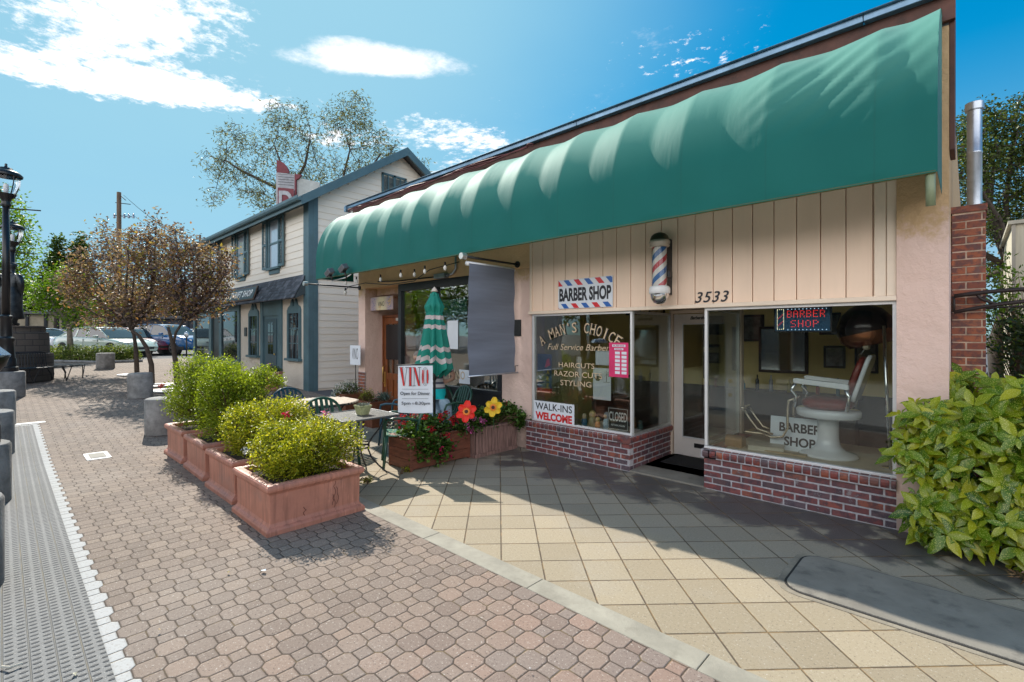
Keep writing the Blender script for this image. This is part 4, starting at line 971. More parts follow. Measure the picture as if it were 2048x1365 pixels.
c0 = make_chair(M['green_plastic'], M['green_seat']); c0.location = (-5.45, -1.72, 0); c0.rotation_euler.z = R(150); c0['label'] = 'dark green plastic armchair beside the end of the wooden flower box'
copy_thing(c0, (-5.98, -2.42, 0), R(-88), 'dark green plastic armchair with slatted back, pushed to the far side of the metal table')
copy_thing(c0, (-6.05, -.42, 0), R(170), 'dark green plastic chair standing behind the red paper flower')
copy_thing(c0, (-6.35, .0 - .22, 0), R(-95), 'pale sunlit green plastic chair nearest the restaurant window')
c1 = make_chair(M['blue_plastic'], M['blue_plastic']); c1.location = (-7.55, -2.20, 0); c1.rotation_euler.z = R(-80); c1['label'] = 'dark blue green plastic chair at the round slatted table, behind the planters'
copy_thing(c1, (-6.55, -1.02, 0), R(125), 'dark blue green plastic chair half hidden left of the hanging banner')
# round slatted table
rt = thing('round_table', 'round tan slatted wooden patio table behind the planter shrubs', 'table', (-6.95, -2.1, 0))
b = MB(); r = .48; k = -r + .03
while k < r - .02:
    q = math.sqrt(r * r - k * k); b.box(-q, q, k, k + .05, .70, .72); k += .062
b.build('tabletop', mat('tan_slats', (.45, .36, .27), .6, var=.15, vscale=9, obj=True), rt, world=False); 
b = MB(); b.tube([(r * math.cos(R(a)), r * math.sin(R(a)), .70) for a in range(0, 361, 12)], .016, 6, cap=False); b.build('rim', M['iron'], rt, world=False, smooth=True)
for a in (45, 135, 225, 315): MB().tube([(.35 * math.cos(R(a)), .35 * math.sin(R(a)), .70), (.1 * math.cos(R(a)), .1 * math.sin(R(a)), .35), (.38 * math.cos(R(a)), .38 * math.sin(R(a)), 0)], .014, 6).build('leg', M['iron'], rt, world=False, smooth=True)
# dark small table by the window
st = thing('side_table', 'small round dark table beside the restaurant window', 'table', (-6.9, -.28, 0))
MB().lathe([(0, .73), (.33, .73), (.34, .72), (.33, .705), (0, .705)], (0, 0, 0), 28).build('tabletop', mat('dark_top', (.05, .05, .055), .25), st, world=False)
MB().lathe([(.03, .71), (.03, .1), (.22, .02), (.22, 0), (0, 0)], (0, 0, 0), 16).build('pedestal', M['iron'], st, world=False)

# ================= umbrella =================
um = thing('patio_umbrella', 'closed green patio umbrella with white chevron bands', 'umbrella', (-5.66, -1.02, 0))
def mat_umb():
    m, nt, b = newmat('umbrella_cloth'); pos = nt.n.new('ShaderNodeTexCoord').outputs['Object']; x, y, z = nt.sep(pos)
    an = nt.m('ARCTAN2', y, x)
    tri = nt.m('ABSOLUTE', nt.m('SUBTRACT', nt.m('FRACT', nt.m('MULTIPLY', nt.m('ADD', an, 3.3), 8 / (2 * math.pi))), .5))
    zz = nt.m('ADD', z, nt.m('MULTIPLY', tri, nt.m('MULTIPLY', nt.m('SUBTRACT', 2.1, z), .17)))
    def band(a, b_): return nt.m('MULTIPLY', nt.m('GREATER_THAN', zz, a), nt.m('LESS_THAN', zz, b_))
    bd = nt.m('ADD', nt.m('ADD', band(1.93, 1.985), band(1.80, 1.855)), nt.m('ADD', band(1.50, 1.56), band(1.345, 1.41)), clamp=True)
    bd = nt.m('MULTIPLY', bd, nt.m('LESS_THAN', z, 2.05))
    c = nt.mix(bd, nt.mix(nt.noise(pos, 6, 3), (.01, .25, .19), (.02, .33, .25)), (.72, .62, .60))
    nt.put(b.inputs['Base Color'], c); b.inputs['Roughness'].default_value = .7
    tl = nt.node('ShaderNodeBsdfTranslucent', None, Color=c); mx = nt.node('ShaderNodeMixShader', None, _0=.3, _1=b.outputs[0], _2=tl.outputs[0]); nt.put(nt.n['Material Output'].inputs[0], mx.outputs[0]); return m
M['umb'] = mat_umb()
def umb_pt(u_, v_):
    a = 2 * math.pi * u_; z = 2.30 - 1.16 * v_; base = .055 + .165 * v_ ** .85
    fold = math.cos(8 * a) ; rr = base * (1 + (.10 + .22 * v_) * fold) + .012 * math.sin(5 * a + 7 * v_) * v_
    zz = z + (.05 * v_ ** 3) * math.cos(8 * a) + .04 * v_ ** 3 * math.sin(2 * a + 1)
    return (rr * math.cos(a), rr * math.sin(a), zz)
MB().grid(umb_pt, 160, 30).build('canopy', M['umb'], um, world=False, smooth=True)
def cap_pt(u_, v_):
    a = 2 * math.pi * u_; rr = .02 + .155 * v_ ** .9 if v_ < .72 else .02 + .155 * .72 ** .9 - .03 * (v_ - .72) / .28
    rr *= 1 + .16 * math.cos(8 * a) * v_; return (rr * math.cos(a), rr * math.sin(a), 2.335 - .30 * v_ - .02 * math.cos(8 * a) * v_ ** 2)
MB().grid(cap_pt, 128, 12).build('top_vent', M['umb'], um, world=False, smooth=True)
MB().lathe([(0, 2.40), (.012, 2.39), (.045, 2.345), (.05, 2.33), (.02, 2.325)], (0, 0, 0), 16).build('finial', mat('finial', (.6, .5, .42), .5), um, world=False, smooth=True)
MB().tube([(0, 0, 0.03), (0, 0, 2.3)], .019, 10).build('pole', M['iron'], um, world=False, smooth=True)
MB().lathe([(.035, 1.20), (.04, 1.17), (.04, 1.08), (.025, 1.04)], (0, 0, 0), 14).build('runner', M['black'], um, world=False, smooth=True)
MB().lathe([(0, .1), (.04, .1), (.05, .06), (.23, .04), (.24, 0), (0, 0)], (0, 0, 0), 24).build('base', M['black'], um, world=False, smooth=False)

# ================= banner =================
bn = thing('banner', 'white hanging banner with red and black lettering above the red flowers', 'sign', (-5.18, -1.72, 0))
A = Vector((-5.32, -1.86, 1.305)); Bv = Vector((-4.99, -1.56, 1.325)); ux = (Bv - A).normalized(); hgt = .60
ux.z = 0; ux.normalize(); Wd_ = (Bv - A).length; nrm_ = Vector((ux.y, -ux.x, 0))
if nrm_.dot(Vector((0, -5.36, 0)) - A) < 0: nrm_ = -nrm_
def ban(u_, v_): return A + ux * Wd_ * u_ + Vector((0, 0, -hgt * v_ - .012 * math.sin(u_ * 3.1) * v_)) + nrm_ * (.006 * math.sin(u_ * 5 + v_ * 3) * v_ + .004 * math.sin(u_ * 17) * max(0, v_ - .8) * 5)
MB().grid(ban, 16, 16).build('cloth', M['paper'], bn, smooth=True)
bar = MB().tube([A - ux * .02 + Vector((0, 0, .004)), Bv + ux * .02 + Vector((0, 0, .004))], .009, 6)
bar.tube([A + ux * Wd_ * .5 - nrm_ * .03 + Vector((0, 0, .01)), A + ux * Wd_ * .5 - nrm_ * .03 + Vector((0, 0, -1.3))], .01, 6); bar.build('frame', M['iron'], bn, smooth=True)
cB = A + ux * Wd_ * .5; O_ = nrm_ * .016
def tri_letters(mb, mb2, zc, hh, wtot):
    z0, z1 = zc - hh / 2, zc + hh / 2
    def Pq(x, z, o=0): return cB + O_ + nrm_ * o + ux * x + Vector((0, 0, z - A.z))
    def stroke(m_, x0, z0_, x1, z1_, wd, o=0): m_.quad(Pq(x0 - wd / 2, z0_, o), Pq(x0 + wd / 2, z0_, o), Pq(x1 + wd / 2, z1_, o), Pq(x1 - wd / 2, z1_, o))
    def serif(x, z, wd=.042): mb.quad(Pq(x - wd / 2, z - .003), Pq(x + wd / 2, z - .003), Pq(x + wd / 2, z + .003), Pq(x - wd / 2, z + .003))
    W2 = wtot / 2; W2 *= .97; xs = [-W2 + .03, -W2 + .105, -.045 + .07, W2 - .06]
    # V
    x = -.145
    for d_ in (-.016, .016): stroke(mb, x - .035 + d_, z1, x + d_ * .4, z0, .005)
    stroke(mb2, x - .035, z1, x, z0, .022, .001); stroke(mb, x + .04, z1, x + .006, z0, .006); serif(x - .035, z1, .06); serif(x + .04, z1)
    # I
    x = -.062
    for d_ in (-.014, .014): stroke(mb, x + d_, z1, x + d_, z0, .005)
    stroke(mb2, x, z1, x, z0, .02, .001); serif(x, z1); serif(x, z0)
    # N
    x = .022; stroke(mb, x - .035, z0, x - .035, z1, .006); stroke(mb, x + .035, z0, x + .035, z1, .006)
    for d_ in (-.012, .012): stroke(mb, x - .03 + d_, z1, x + .03 + d_, z0, .005)
    stroke(mb2, x - .03, z1, x + .03, z0, .02, .001); serif(x - .037, z1); serif(x + .035, z1); serif(x - .035, z0)
    # O
    x = .13; n_ = 28
    for k in range(n_):
        a0, a1 = 2 * math.pi * k / n_, 2 * math.pi * (k + 1) / n_
        for rx, m_, wd in ((.042, mb, .005), (.018, mb, .005)):
            p = lambda a, r_: Pq(x + r_ * math.cos(a), zc + (hh / 2 - (.042 - r_) * .6) * math.sin(a))
            m_.quad(p(a0, rx - wd / 2), p(a1, rx - wd / 2), p(a1, rx + wd / 2), p(a0, rx + wd / 2))
    for s_ in (-1, 1): stroke(mb2, x + s_ * .03, zc + hh * .36, x + s_ * .03, zc - hh * .36, .017, .001)
t1 = MB(); t2 = MB(); tri_letters(t1, t2, 1.165, .235, Wd_ * .88)
for zz in (1.005, .885): t1.quad(*[cB + O_ + ux * a + Vector((0, 0, zz + b_ - A.z)) for a, b_ in ((-.17, -.0015), (.17, -.0015), (.17, .0015), (-.17, .0015))])
put_text(t1, 'Open for Dinner', cB + O_ + Vector((0, 0, .945 - A.z)), .38, .055, ux, bold=.012); put_text(t1, '5pm', cB + O_ + ux * -.118 + Vector((0, 0, .82 - A.z)), .115, .05, ux, bold=.008); put_text(t1, 'to', cB + O_ + ux * -.025 + Vector((0, 0, .822 - A.z)), .03, .022, ux); put_text(t1, '8:30pm', cB + O_ + ux * .095 + Vector((0, 0, .82 - A.z)), .19, .05, ux, bold=.008)
t1.build('black_lettering', M['ink'], bn); t2.build('red_lettering', M['red_ink'], bn)

# ================= shade screens =================
def screen(x, y0, y1, zt, zb, label, cloth=True):
    t = thing('shade_screen', label, 'shade screen', (x, -.5, zt))
    g = MB().tube([(x, y0 - .06, zt + .09), (x, .05, zt + .09)], .016, 8); g.lathe([(0, -.02), (.05, -.02), (.05, .02), (0, .02)], (0, 0, 0), 16) if False else None
    g.build('pole', M['iron'], t, smooth=True)
    MB().tube([(x, y0 - .10, zt + .09), (x, y0 - .02, zt + .09)], .045, 12).build('crank_head', M['alu'], t, smooth=False, auto=40)
    MB().tube([(x, .035, zt + .09), (x, .055, zt + .09)], .05, 12).build('wall_plate', M['iron'], t)
    if cloth:
        MB().tube([(x, y0, zt), (x, y1, zt)], .03, 10).build('roller', M['white'], t, smooth=True)
        def f(u_, v_): return (x + .03 + .012 * math.sin(7 * v_ + 2 * u_) * v_ + .008 * math.sin(3 * u_ + 23 * v_), y0 + .02 + (y1 - y0 - .04) * u_ - .02 * math.sin(v_ * 3.1) * (1 - u_), zt - (zt - zb) * v_)
        MB().grid(f, 16, 40).build('fabric', M['screen'], t, smooth=True)
        MB().tube([(x + .035, y0, zb), (x + .035, y1 + .05, zb)], .014, 8).build('bottom_bar', M['galv'], t, smooth=True)
        MB().tube([(x, .06, zb + .1), (x, -.0, zb + .1), (x, -.0, zb)], .006, 6).build('hook', M['iron'], t)
    return t
M['screen'] = mat('screen_mesh', (.17, .195, .25), .7, var=.1, vscale=2.5, bump=.02, bscale=8, stretch=(1, .3, 4))
screen(-5.0, -.98, -.03, 2.68, 1.13, 'grey roll down fabric sun screen hanging square to the wall between the two shops')
screen(-9.72, -1.08, -.03, 2.64, 1.1, 'bare iron screen pole under the left end of the awning', cloth=False)

# ================= lights under awning =================
fl = thing('flood_light', 'pair of square grey flood lights on a white bar under the awning hem', 'flood light', (-8.6, -.92, 2.8))
MB().tube([(-8.95, -.96, 2.74), (-8.4, -.96, 2.76), (-8.32, -.9, 2.82)], .012, 6).build('bar', M['alu'], fl, smooth=True)
for cx, cz in ((-8.97, 2.90), (-8.42, 2.93)):
    h = MB().box(-.09, .09, -.06, .06, -.05, .05); h.xf(lambda p: Vector((cx, -1.0, cz)) + Matrix.Rotation(R(-28), 3, 'Y') @ Matrix.Rotation(R(18), 3, 'X') @ p)
    o = h.build('lamp_head', mat('grey_lamp', (.16, .17, .19), .35, metal=.5), fl, bevel=.01)
    MB().tube([(cx, -.98, cz - .05), (cx + .04, -.96, 2.75)], [.028, .012], 8).build('bracket', M['iron'], fl, smooth=True)
sl_ = thing('string_light', 'string of clear bulbs with black sockets hanging under the awning hem', 'string lights', (-7.5, -.5, 2.7))
pts = [(-9.7, -.3, 2.63), (-9.0, -.6, 2.66), (-8.3, -.62, 2.68), (-7.6, -.55, 2.60), (-6.9, -.5, 2.62), (-6.4, -.55, 2.76), (-5.6, -.6, 2.80)]
w = MB(); w.tube(pts, .008, 5); w.build('cable', M['iron'], sl_)
bulbs = [(-9.62, -.34), (-9.3, -.5), (-8.86, -.72), (-8.45, -.72), (-7.8, -.6), (-7.0, -.7), (-6.75, -.6), (-6.3, -.72), (-5.75, -.75)]
for k, (x, y) in enumerate(bulbs):
    z = 2.80 if x > -9.2 else 2.66
    o = MB().lathe([(0, 0), (.014, 0), (.016, -.05), (.0, -.052)], (x, y, z), 10).build('socket', M['black'], sl_, smooth=True)
    MB().lathe([(.012, -.05), (.024, -.075), (.026, -.10), (.015, -.125), (0, -.13)], (x, y, z), 12).build('bulb', M['bulb'] if 'bulb' in M else M.setdefault('bulb', mat('bulb_glass', (.75, .75, .72), .1, var=0)), o, smooth=True)
jb = thing('junction_box', 'grey electrical box and pipe on the restaurant wall under the awning', 'electrical box', (-6.7, .04, 2.8))
MB().box(-6.95, -6.65, -.05, .054, 2.70, 2.78).build('box', M['galv'], jb, bevel=.005); MB().tube([(-6.65, .02, 2.74), (-6.5, .02, 2.76), (-6.42, .02, 2.84), (-6.42, .02, 3.1)], .02, 8).build('conduit', M['galv'], jb, smooth=True)
MB().tube([(-8.9, .01, 2.80), (-8.2, .01, 2.76), (-6.95, .01, 2.74)], .013, 6).build('pipe', M['iron'], jb, smooth=True)

# ================= wall signs =================
def board(name, label, cat, x0, x1, z0, z1, y, m_, th=.006, group=None):
    t = thing(name, label, cat, ((x0 + x1) / 2, y, (z0 + z1) / 2), group)
    MB().box(x0, x1, y - th, y, z0, z1).build('panel', m_, t, bevel=.0015); return t
def mat_stripes(name, w_=.12, ang=1.0, cols=((.62, .02, .03), (.72, .74, .78), (.02, .12, .42), (.72, .74, .78)), axis=0, vert=False):
    m, nt, b = newmat(name); pos = nt.n.new('ShaderNodeTexCoord').outputs['Object']; x, y, z = nt.sep(pos)
    if vert: u = nt.m('SUBTRACT', nt.m('DIVIDE', z, .27), nt.m('MULTIPLY', nt.m('ARCTAN2', y, x), .245))
    else: u = nt.m('DIVIDE', nt.m('SUBTRACT', x, nt.m('MULTIPLY', z, ang)), w_ * 4)
    f = nt.m('FRACT', nt.m('ADD', u, 20.0))
    c = nt.ramp(f, [(0, cols[0]), (.25, cols[1]), (.5, cols[2]), (.75, cols[3])], 'CONSTANT'); nt.put(b.inputs['Base Color'], c); b.inputs['Roughness'].default_value = .3; return m
bsn = board('barber_sign', 'metal barber shop sign with red white and blue slanted stripes above the left window', 'sign', -4.20, -3.32, 2.06, 2.46, .035, M['paper'])
ms = mat_stripes('sign_stripes', .085, -.9)
for z0, z1 in ((2.375, 2.455), (2.065, 2.13)): MB().box(-4.195, -3.325, .026, .0285, z0, z1).build('stripe_band', ms, bsn)
tx = MB(); put_text(tx, 'BARBER SHOP', (-3.76, .0265, 2.253), .84, .185, bold=.04); tx.build('lettering', M['ink'], bsn)
wk = board('walkins_sign', 'white sign reading walk-ins in black over welcome in red, in the lower left window corner', 'sign', -4.66, -3.93, .45, .74, .04, M['paper'])
tx = MB(); put_text(tx, 'WALK-INS', (-4.295, .0325, .665), .66, .10, bold=.012); tx.build('black_lettering', M['ink'], wk)
tx = MB(); put_text(tx, 'WELCOME', (-4.295, .0325, .525), .66, .115, bold=.05); tx.build('red_lettering', M['red_ink'], wk)
M['darkblue'] = mat('poster_blue', (.015, .07, .22), .4, var=.1)
pk = board('park_poster', 'narrow dark blue poster with yellow letters in the left window', 'poster', -4.64, -4.37, .86, 1.42, .092, M['darkblue'], .003)
tx = MB(); 
for k, c_ in enumerate('PARK'): put_text(tx, c_, (-4.44, .088, 1.26 - k * .1), .045, .07, bold=.03)
for k in range(4): put_text(tx, ['EVERY', 'NIGHT', 'AT THE', 'CENTER'][k] if False else ['SHOPS', 'STREET', 'LIVE', 'MUSIC'][k], (-4.56, .088, 1.16 - k * .04), .09, .022, bold=.02) if False else None
tx.build('lettering', mat('yellow_ink', (.75, .55, .03), .5, var=0), pk); MB().box(-4.64, -4.37, .087, .0885, .86, .92).build('footer', M['red_ink'], pk); MB().prism([(-4.5, 1.22), (-4.4, 1.26), (-4.42, 1.36), (-4.46, 1.34)], 'y', .0872, .0885).build('motif', mat('pink_ink', (.75, .03, .15), .5), pk)
hr = board('hours_poster', 'pink and white business hours sheet at the right edge of the left window', 'poster', -3.38, -3.10, 1.16, 1.60, .040, mat('pink_sheet', (.66, .03, .14), .5), .003)
b = MB()
for i in range(2):
    for j in range(6): b.box(-3.29 + i * .095, -3.22 + i * .095, .0352, .0368, 1.20 + j * .05, 1.235 + j * .05)
b.box(-3.33, -3.14, .0352, .0368, 1.545, 1.575); b.box(-3.30, -3.17, .0352, .0368, 1.505, 1.53); b.build('white_boxes', M['paper'], hr)
tx = MB(); put_text(tx, 'BUSINESS', (-3.235, .0345, 1.56), .16, .02, bold=.02); put_text(tx, 'HOURS', (-3.235, .0345, 1.517), .1, .018, bold=.02); tx.build('lettering', mat('dark_pink_ink', (.4, .01, .08), .5), hr)
b1 = board('notice', 'plain white note taped above the drawing in the left window', 'notice', -3.62, -3.385, 1.30, 1.49, .092, M['paper'], .002)
b2 = board('notice', 'white sheet with a small dark bear and palm drawing in the left window', 'notice', -3.66, -3.385, .84, 1.26, .092, M['paper'], .002)
tx = MB(); blob = [(.05 * math.cos(a) * (1 + .25 * math.sin(3 * a)), .035 * math.sin(a)) for a in [k / 14 * 2 * math.pi for k in range(14)]]
tx.prism([(-3.585 + p, 1.12 + q) for p, q in blob], 'y', .0885, .0895)
for a in range(0, 360, 45): tx.prism([(-3.45, 1.19), (-3.45 + .045 * math.cos(R(a + 8)), 1.185 + .04 * math.sin(R(a + 8))), (-3.45 + .05 * math.cos(R(a)), 1.18 + .045 * math.sin(R(a)))], 'y', .0885, .0895)
tx.box(-3.454, -3.446, .0885, .0895, 1.08, 1.19); tx.box(-3.5, -3.4, .0885, .0895, 1.075, 1.08); tx.build('drawing', mat('grey_ink', (.1, .1, .08), .6), b2)
cl_ = board('closed_sign', 'black and white closed sign hanging in the right corner of the left window', 'sign', -3.43, -3.13, .47, .76, .095, M['black'], .004)
tx = MB(); put_text(tx, 'CLOSED', (-3.28, .0895, .645), .26, .12, bold=.015); put_text(tx, 'RETURN AGAIN', (-3.28, .0895, .535), .2, .024, bold=.02)
for a, b_, c_, d_ in ((-3.42, -3.14, .48, .484), (-3.42, -3.14, .746, .75), (-3.42, -3.416, .484, .746), (-3.144, -3.14, .484, .746)): tx.box(a, b_, .0885, .0905, c_, d_)
tx.build('lettering', M['white'], cl_); MB().tube([(-3.40, .093, .76), (-3.28, .093, .86), (-3.16, .093, .76)], .002, 4).build('cord', M['ink'], cl_)
pq = board('plaque', 'small dark metal plaque on the pink pier between the shops', 'plaque', -5.16, -4.93, 1.68, 1.93, .058, M['black'], .015)
# restaurant sheets
board('menu_sheet', 'tall pale menu sheet in the restaurant window right of the umbrella', 'menu', -6.74, -6.45, 1.45, 1.95, .098, M['paper'], .002)
board('menu_sheet', 'small square notice below the gold letters in the restaurant window', 'notice', -6.42, -6.14, .86, 1.10, .098, M['paper'], .002)
nb = board('neon_board', 'dim green patterned open board high in the restaurant window', 'sign', -6.95, -6.25, 2.05, 2.33, .125, mat('green_board', (.02, .14, .11), .4, var=.2, vscale=30), .01)
tx = MB(); 
for i in range(22):
    for j in range(8):
        if random.random() < .55: tx.box(-6.92 + i * .03, -6.912 + i * .03, .112, .1145, 2.07 + j * .032, 2.078 + j * .032)
tx.build('dots', mat('pale_dots', (.4, .6, .65), .5), nb)
# vino hanging sign in door recess
def mat_grape():
    m, nt, b = newmat('sign_artwork'); pos = nt.n.new('ShaderNodeTexCoord').outputs['Object']; x, y, z = nt.sep(pos)
    c = nt.mix(nt.smooth(nt.m('ADD', nt.m('ABSOLUTE', x), nt.m('MULTIPLY', nt.noise(pos, 9, 4), .25)), .18, .42), (.72, .62, .40), (.45, .34, .36))
    c = nt.mix(nt.smooth(nt.noise(pos, 5, 5), .55, .65), c, (.62, .40, .18))
    vv = nt.node('ShaderNodeTexVoronoi', None, Vector=pos, Scale=28); g = nt.m('MULTIPLY', nt.smooth(vv.outputs[0], .45, .3), nt.smooth(nt.m('ABSOLUTE', x), .2, .27)); g = nt.m('MULTIPLY', g, nt.smooth(nt.m('ABSOLUTE', x), .42, .33))
    c = nt.mix(nt.m('MULTIPLY', g, .8), c, (.06, .10, .32)); nt.put(b.inputs['Base Color'], c); b.inputs['Roughness'].default_value = .4; return m
vs = board('restaurant_sign', 'small painted grape sign hanging above the restaurant door', 'sign', -9.42, -8.55, 2.22, 2.50, .16, mat_grape(), .02)
tx = MB(); put_text(tx, 'VINO', (-8.99, .138, 2.35), .24, .10); tx.build('lettering', M['ink'], vs)
v2 = thing('restaurant_notice', 'white notice with tall thin letters on a stand left of the wooden door', 'sign', (-9.6, -.1, 0))
MB().box(-9.86, -9.42, -.10, -.094, 1.05, 1.47).build('panel', M['paper'], v2); tx = MB(); put_text(tx, 'VINO', (-9.64, -.1015, 1.29), .26, .24, bold=-.006); tx.build('lettering', M['ink'], v2)
MB().tube([(-9.64, -.088, 1.4), (-9.64, -.088, .02)], .01, 6).build('post', M['iron'], v2); MB().box(-9.8, -9.48, -.2, .02, .0, .02).build('foot', M['iron'], v2)

# ================= barber pole =================
bp = thing('barber_pole', 'wall mounted barber pole with red white and blue stripes and chrome ends', 'barber pole', (-2.60, -.13, 2.49))
cc = (0, 0, 0)
mp_ = mat_stripes('pole_stripes', vert=True, cols=((.72, .68, .60), (.50, .03, .04), (.72, .68, .60), (.03, .14, .36)))
MB().lathe([(.066, -.215), (.066, .205)], cc, 32).build('striped_cylinder', mp_, bp, world=False, smooth=True)
MB().lathe([(.074, -.225), (.074, .215)], cc, 32).build('glass_tube', M['lens_glass'], bp, world=False, smooth=True)
MB().lathe([(.07, .20), (.085, .205), (.092, .215), (.088, .235), (.096, .245), (.096, .265), (.088, .275)], cc, 32).build('collar', mat('pole_ring', (.55, .50, .42), .35, metal=.4), bp, world=False, smooth=True)
MB().lathe([(.088, .27), (.087, .29), (.075, .325), (.05, .35), (.02, .362), (0, .364)], cc, 32).build('dome_cap', mat('bronze_cap', (.10, .085, .06), .3, metal=.7), bp, world=False, smooth=True)
MB().lathe([(.07, -.21), (.085, -.215), (.094, -.23), (.097, -.245), (.097, -.285), (.088, -.295)], cc, 32).build('collar', M['white'], bp, world=False, smooth=True)
MB().lathe([(.088, -.29), (.088, -.31), (.078, -.35), (.055, -.385), (.025, -.402), (0, -.405)], cc, 32).build('bowl', M['chrome'], bp, world=False, smooth=True)
MB().box(.03, .06, .05, .14, -.3, .3).build('wall_bracket', M['iron'], bp, world=False)
MB().box(.08, .1, .0, .06, -.12, -.06).build('key', M['iron'], bp, world=False)

for c in bp.children:
    for v in c.data.vertices: v.co = (v.co.x * 1.22, v.co.y * 1.22, v.co.z * 1.08)
# ================= display window things =================
led = thing('led_sign', 'blue lit dot sign with red letters hanging in the right window', 'sign', (-1.23, .25, 1.85))
MB().box(-1.50, -.98, .25, .275, 1.725, 1.985).build('case', M['black'], led, bevel=.004)
MB().box(-1.485, -.995, .2465, .2495, 1.74, 1.97).build('panel', mat('led_blue', (.02, .09, .19), .3, var=.15), led)
def emit(name, col, s_): 
    m, nt, b = newmat(name); nt.put(b.inputs['Emission Color'], (*col, 1)); b.inputs['Emission Strength'].default_value = s_; b.inputs['Base Color'].default_value = (*col, 1); return m
F5 = {'B': ['110', '101', '110', '101', '110'], 'A': ['010', '101', '111', '101', '101'], 'R': ['110', '101', '110', '101', '101'], 'E': ['111', '100', '110', '100', '111'], 'S': ['011', '100', '010', '001', '110'], 'H': ['101', '101', '111', '101', '101'], 'O': ['010', '101', '101', '101', '010'], 'P': ['110', '101', '110', '100', '100']}
F7 = {'B': ['1110', '1001', '1001', '1110', '1001', '1001', '1110'], 'A': ['0110', '1001', '1001', '1111', '1001', '1001', '1001'], 'R': ['1110', '1001', '1001', '1110', '1010', '1001', '1001'], 'E': ['1111', '1000', '1000', '1110', '1000', '1000', '1111'], 'S': ['0111', '1000', '1000', '0110', '0001', '0001', '1110'], 'H': ['1001', '1001', '1001', '1111', '1001', '1001', '1001'], 'O': ['0110', '1001', '1001', '1001', '1001', '1001', '0110'], 'P': ['1110', '1001', '1001', '1110', '1000', '1000', '1000']}
red = MB(); blu = MB(); wht = MB()
def dot(mb, x, z, r=.0034): mb.prism([(x + r * math.cos(k * math.pi / 3), z + r * math.sin(k * math.pi / 3)) for k in range(6)], 'y', .2435, .246)
for word, x0, z0, dx, dz in (('BARBER', -1.37, 1.945, .0115, .0105), ('SHOP', -1.335, 1.845, .013, .0105)):
    for i, ch_ in enumerate(word):
        for r_, row in enumerate(F7[ch_]):
            for c_, v in enumerate(row):
                if v == '1': dot(red, x0 + i * dx * 5.1 + c_ * dx, z0 - r_ * dz)
for k in range(11): dot(blu, -1.365 + k * .034, 1.963); dot(blu, -1.365 + k * .034, 1.752)
for k in range(14):
    z = 1.765 + k * .0145; dot(wht, -1.465, z); dot(wht, -1.405, z)
for k in range(4): dot(wht, -1.462 + k * .018, 1.963); dot(wht, -1.462 + k * .018, 1.757)
for k in range(4): dot(red, -1.452 + k * .012, 1.80 + k * .012); dot(red, -1.452 + k * .012, 1.87 + k * .012)
red.build('red_dots', emit('led_red', (.8, .03, .02), .9), led); blu.build('blue_dots', emit('led_white', (.5, .75, 1), 1.0), led); wht.build('pole_dots', emit('led_warm', (.9, .8, .5), .9), led)
MB().tube([(-1.4, .26, 1.985), (-1.4, .26, 2.09)], .002, 4).build('cord', M['ink'], led); MB().tube([(-1.1, .26, 1.985), (-1.1, .26, 2.09)], .002, 4).build('cord', M['ink'], led)

# antique barber chair (seat faces -x)
bc = thing('barber_chair', 'antique white enamel and red leather barber chair in the right display window', 'barber chair', (-1.08, .62, .437))
enam = mat('white_enamel', (.78, .80, .84), .15, var=.03, coat=.5, obj=True); leather = mat('red_leather', (.20, .035, .025), .35, var=.25, vscale=9, obj=True)
MB().lathe([(0, 0), (.27, 0), (.27, .012), (.25, .03), (.16, .055), (.115, .10), (.10, .18), (.098, .36), (.12, .385), (.12, .40), (0, .40)], (0, 0, 0), 36).build('pedestal', enam, bc, world=False, smooth=True)
MB().lathe([(0, .395), (.255, .40), (.285, .415), (.288, .47), (.275, .485), (0, .485)], (0, 0, 0), 36).xf(lambda p: Vector((p.x * 1.02, p.y * .95, p.z))).build('seat_base', enam, bc, world=False, smooth=True)
def cushion(mb, c, a, b_, h):
    c = Vector(c); mb.grid(lambda u_, v_: c + Vector((a * math.copysign(abs(math.cos(2 * math.pi * u_)) ** .6, math.cos(2 * math.pi * u_)) * math.sin(math.pi * v_) ** .45, b_ * math.copysign(abs(math.sin(2 * math.pi * u_)) ** .6, math.sin(2 * math.pi * u_)) * math.sin(math.pi * v_) ** .45, -h * math.cos(math.pi * v_))), 32, 12); return mb
cushion(MB(), (0, 0, .545), .23, .22, .065).build('seat_cushion', leather, bc, world=False, smooth=True)
bk = cushion(MB(), (0, 0, 0), .04, .2, .22); bk.xf(lambda p: Matrix.Rotation(R(17), 3, 'Y') @ p + Vector((.25, 0, .83))).build('back_cushion', leather, bc, world=False, smooth=True)
bk = MB().prism([(y, z) for y, z in rrect(-.21, .21, -.24, .26, .1)], 'x', .035, .075); bk.xf(lambda p: Matrix.Rotation(R(17), 3, 'Y') @ p + Vector((.25, 0, .83))).build('backrest', enam, bc, world=False, bevel=.015)
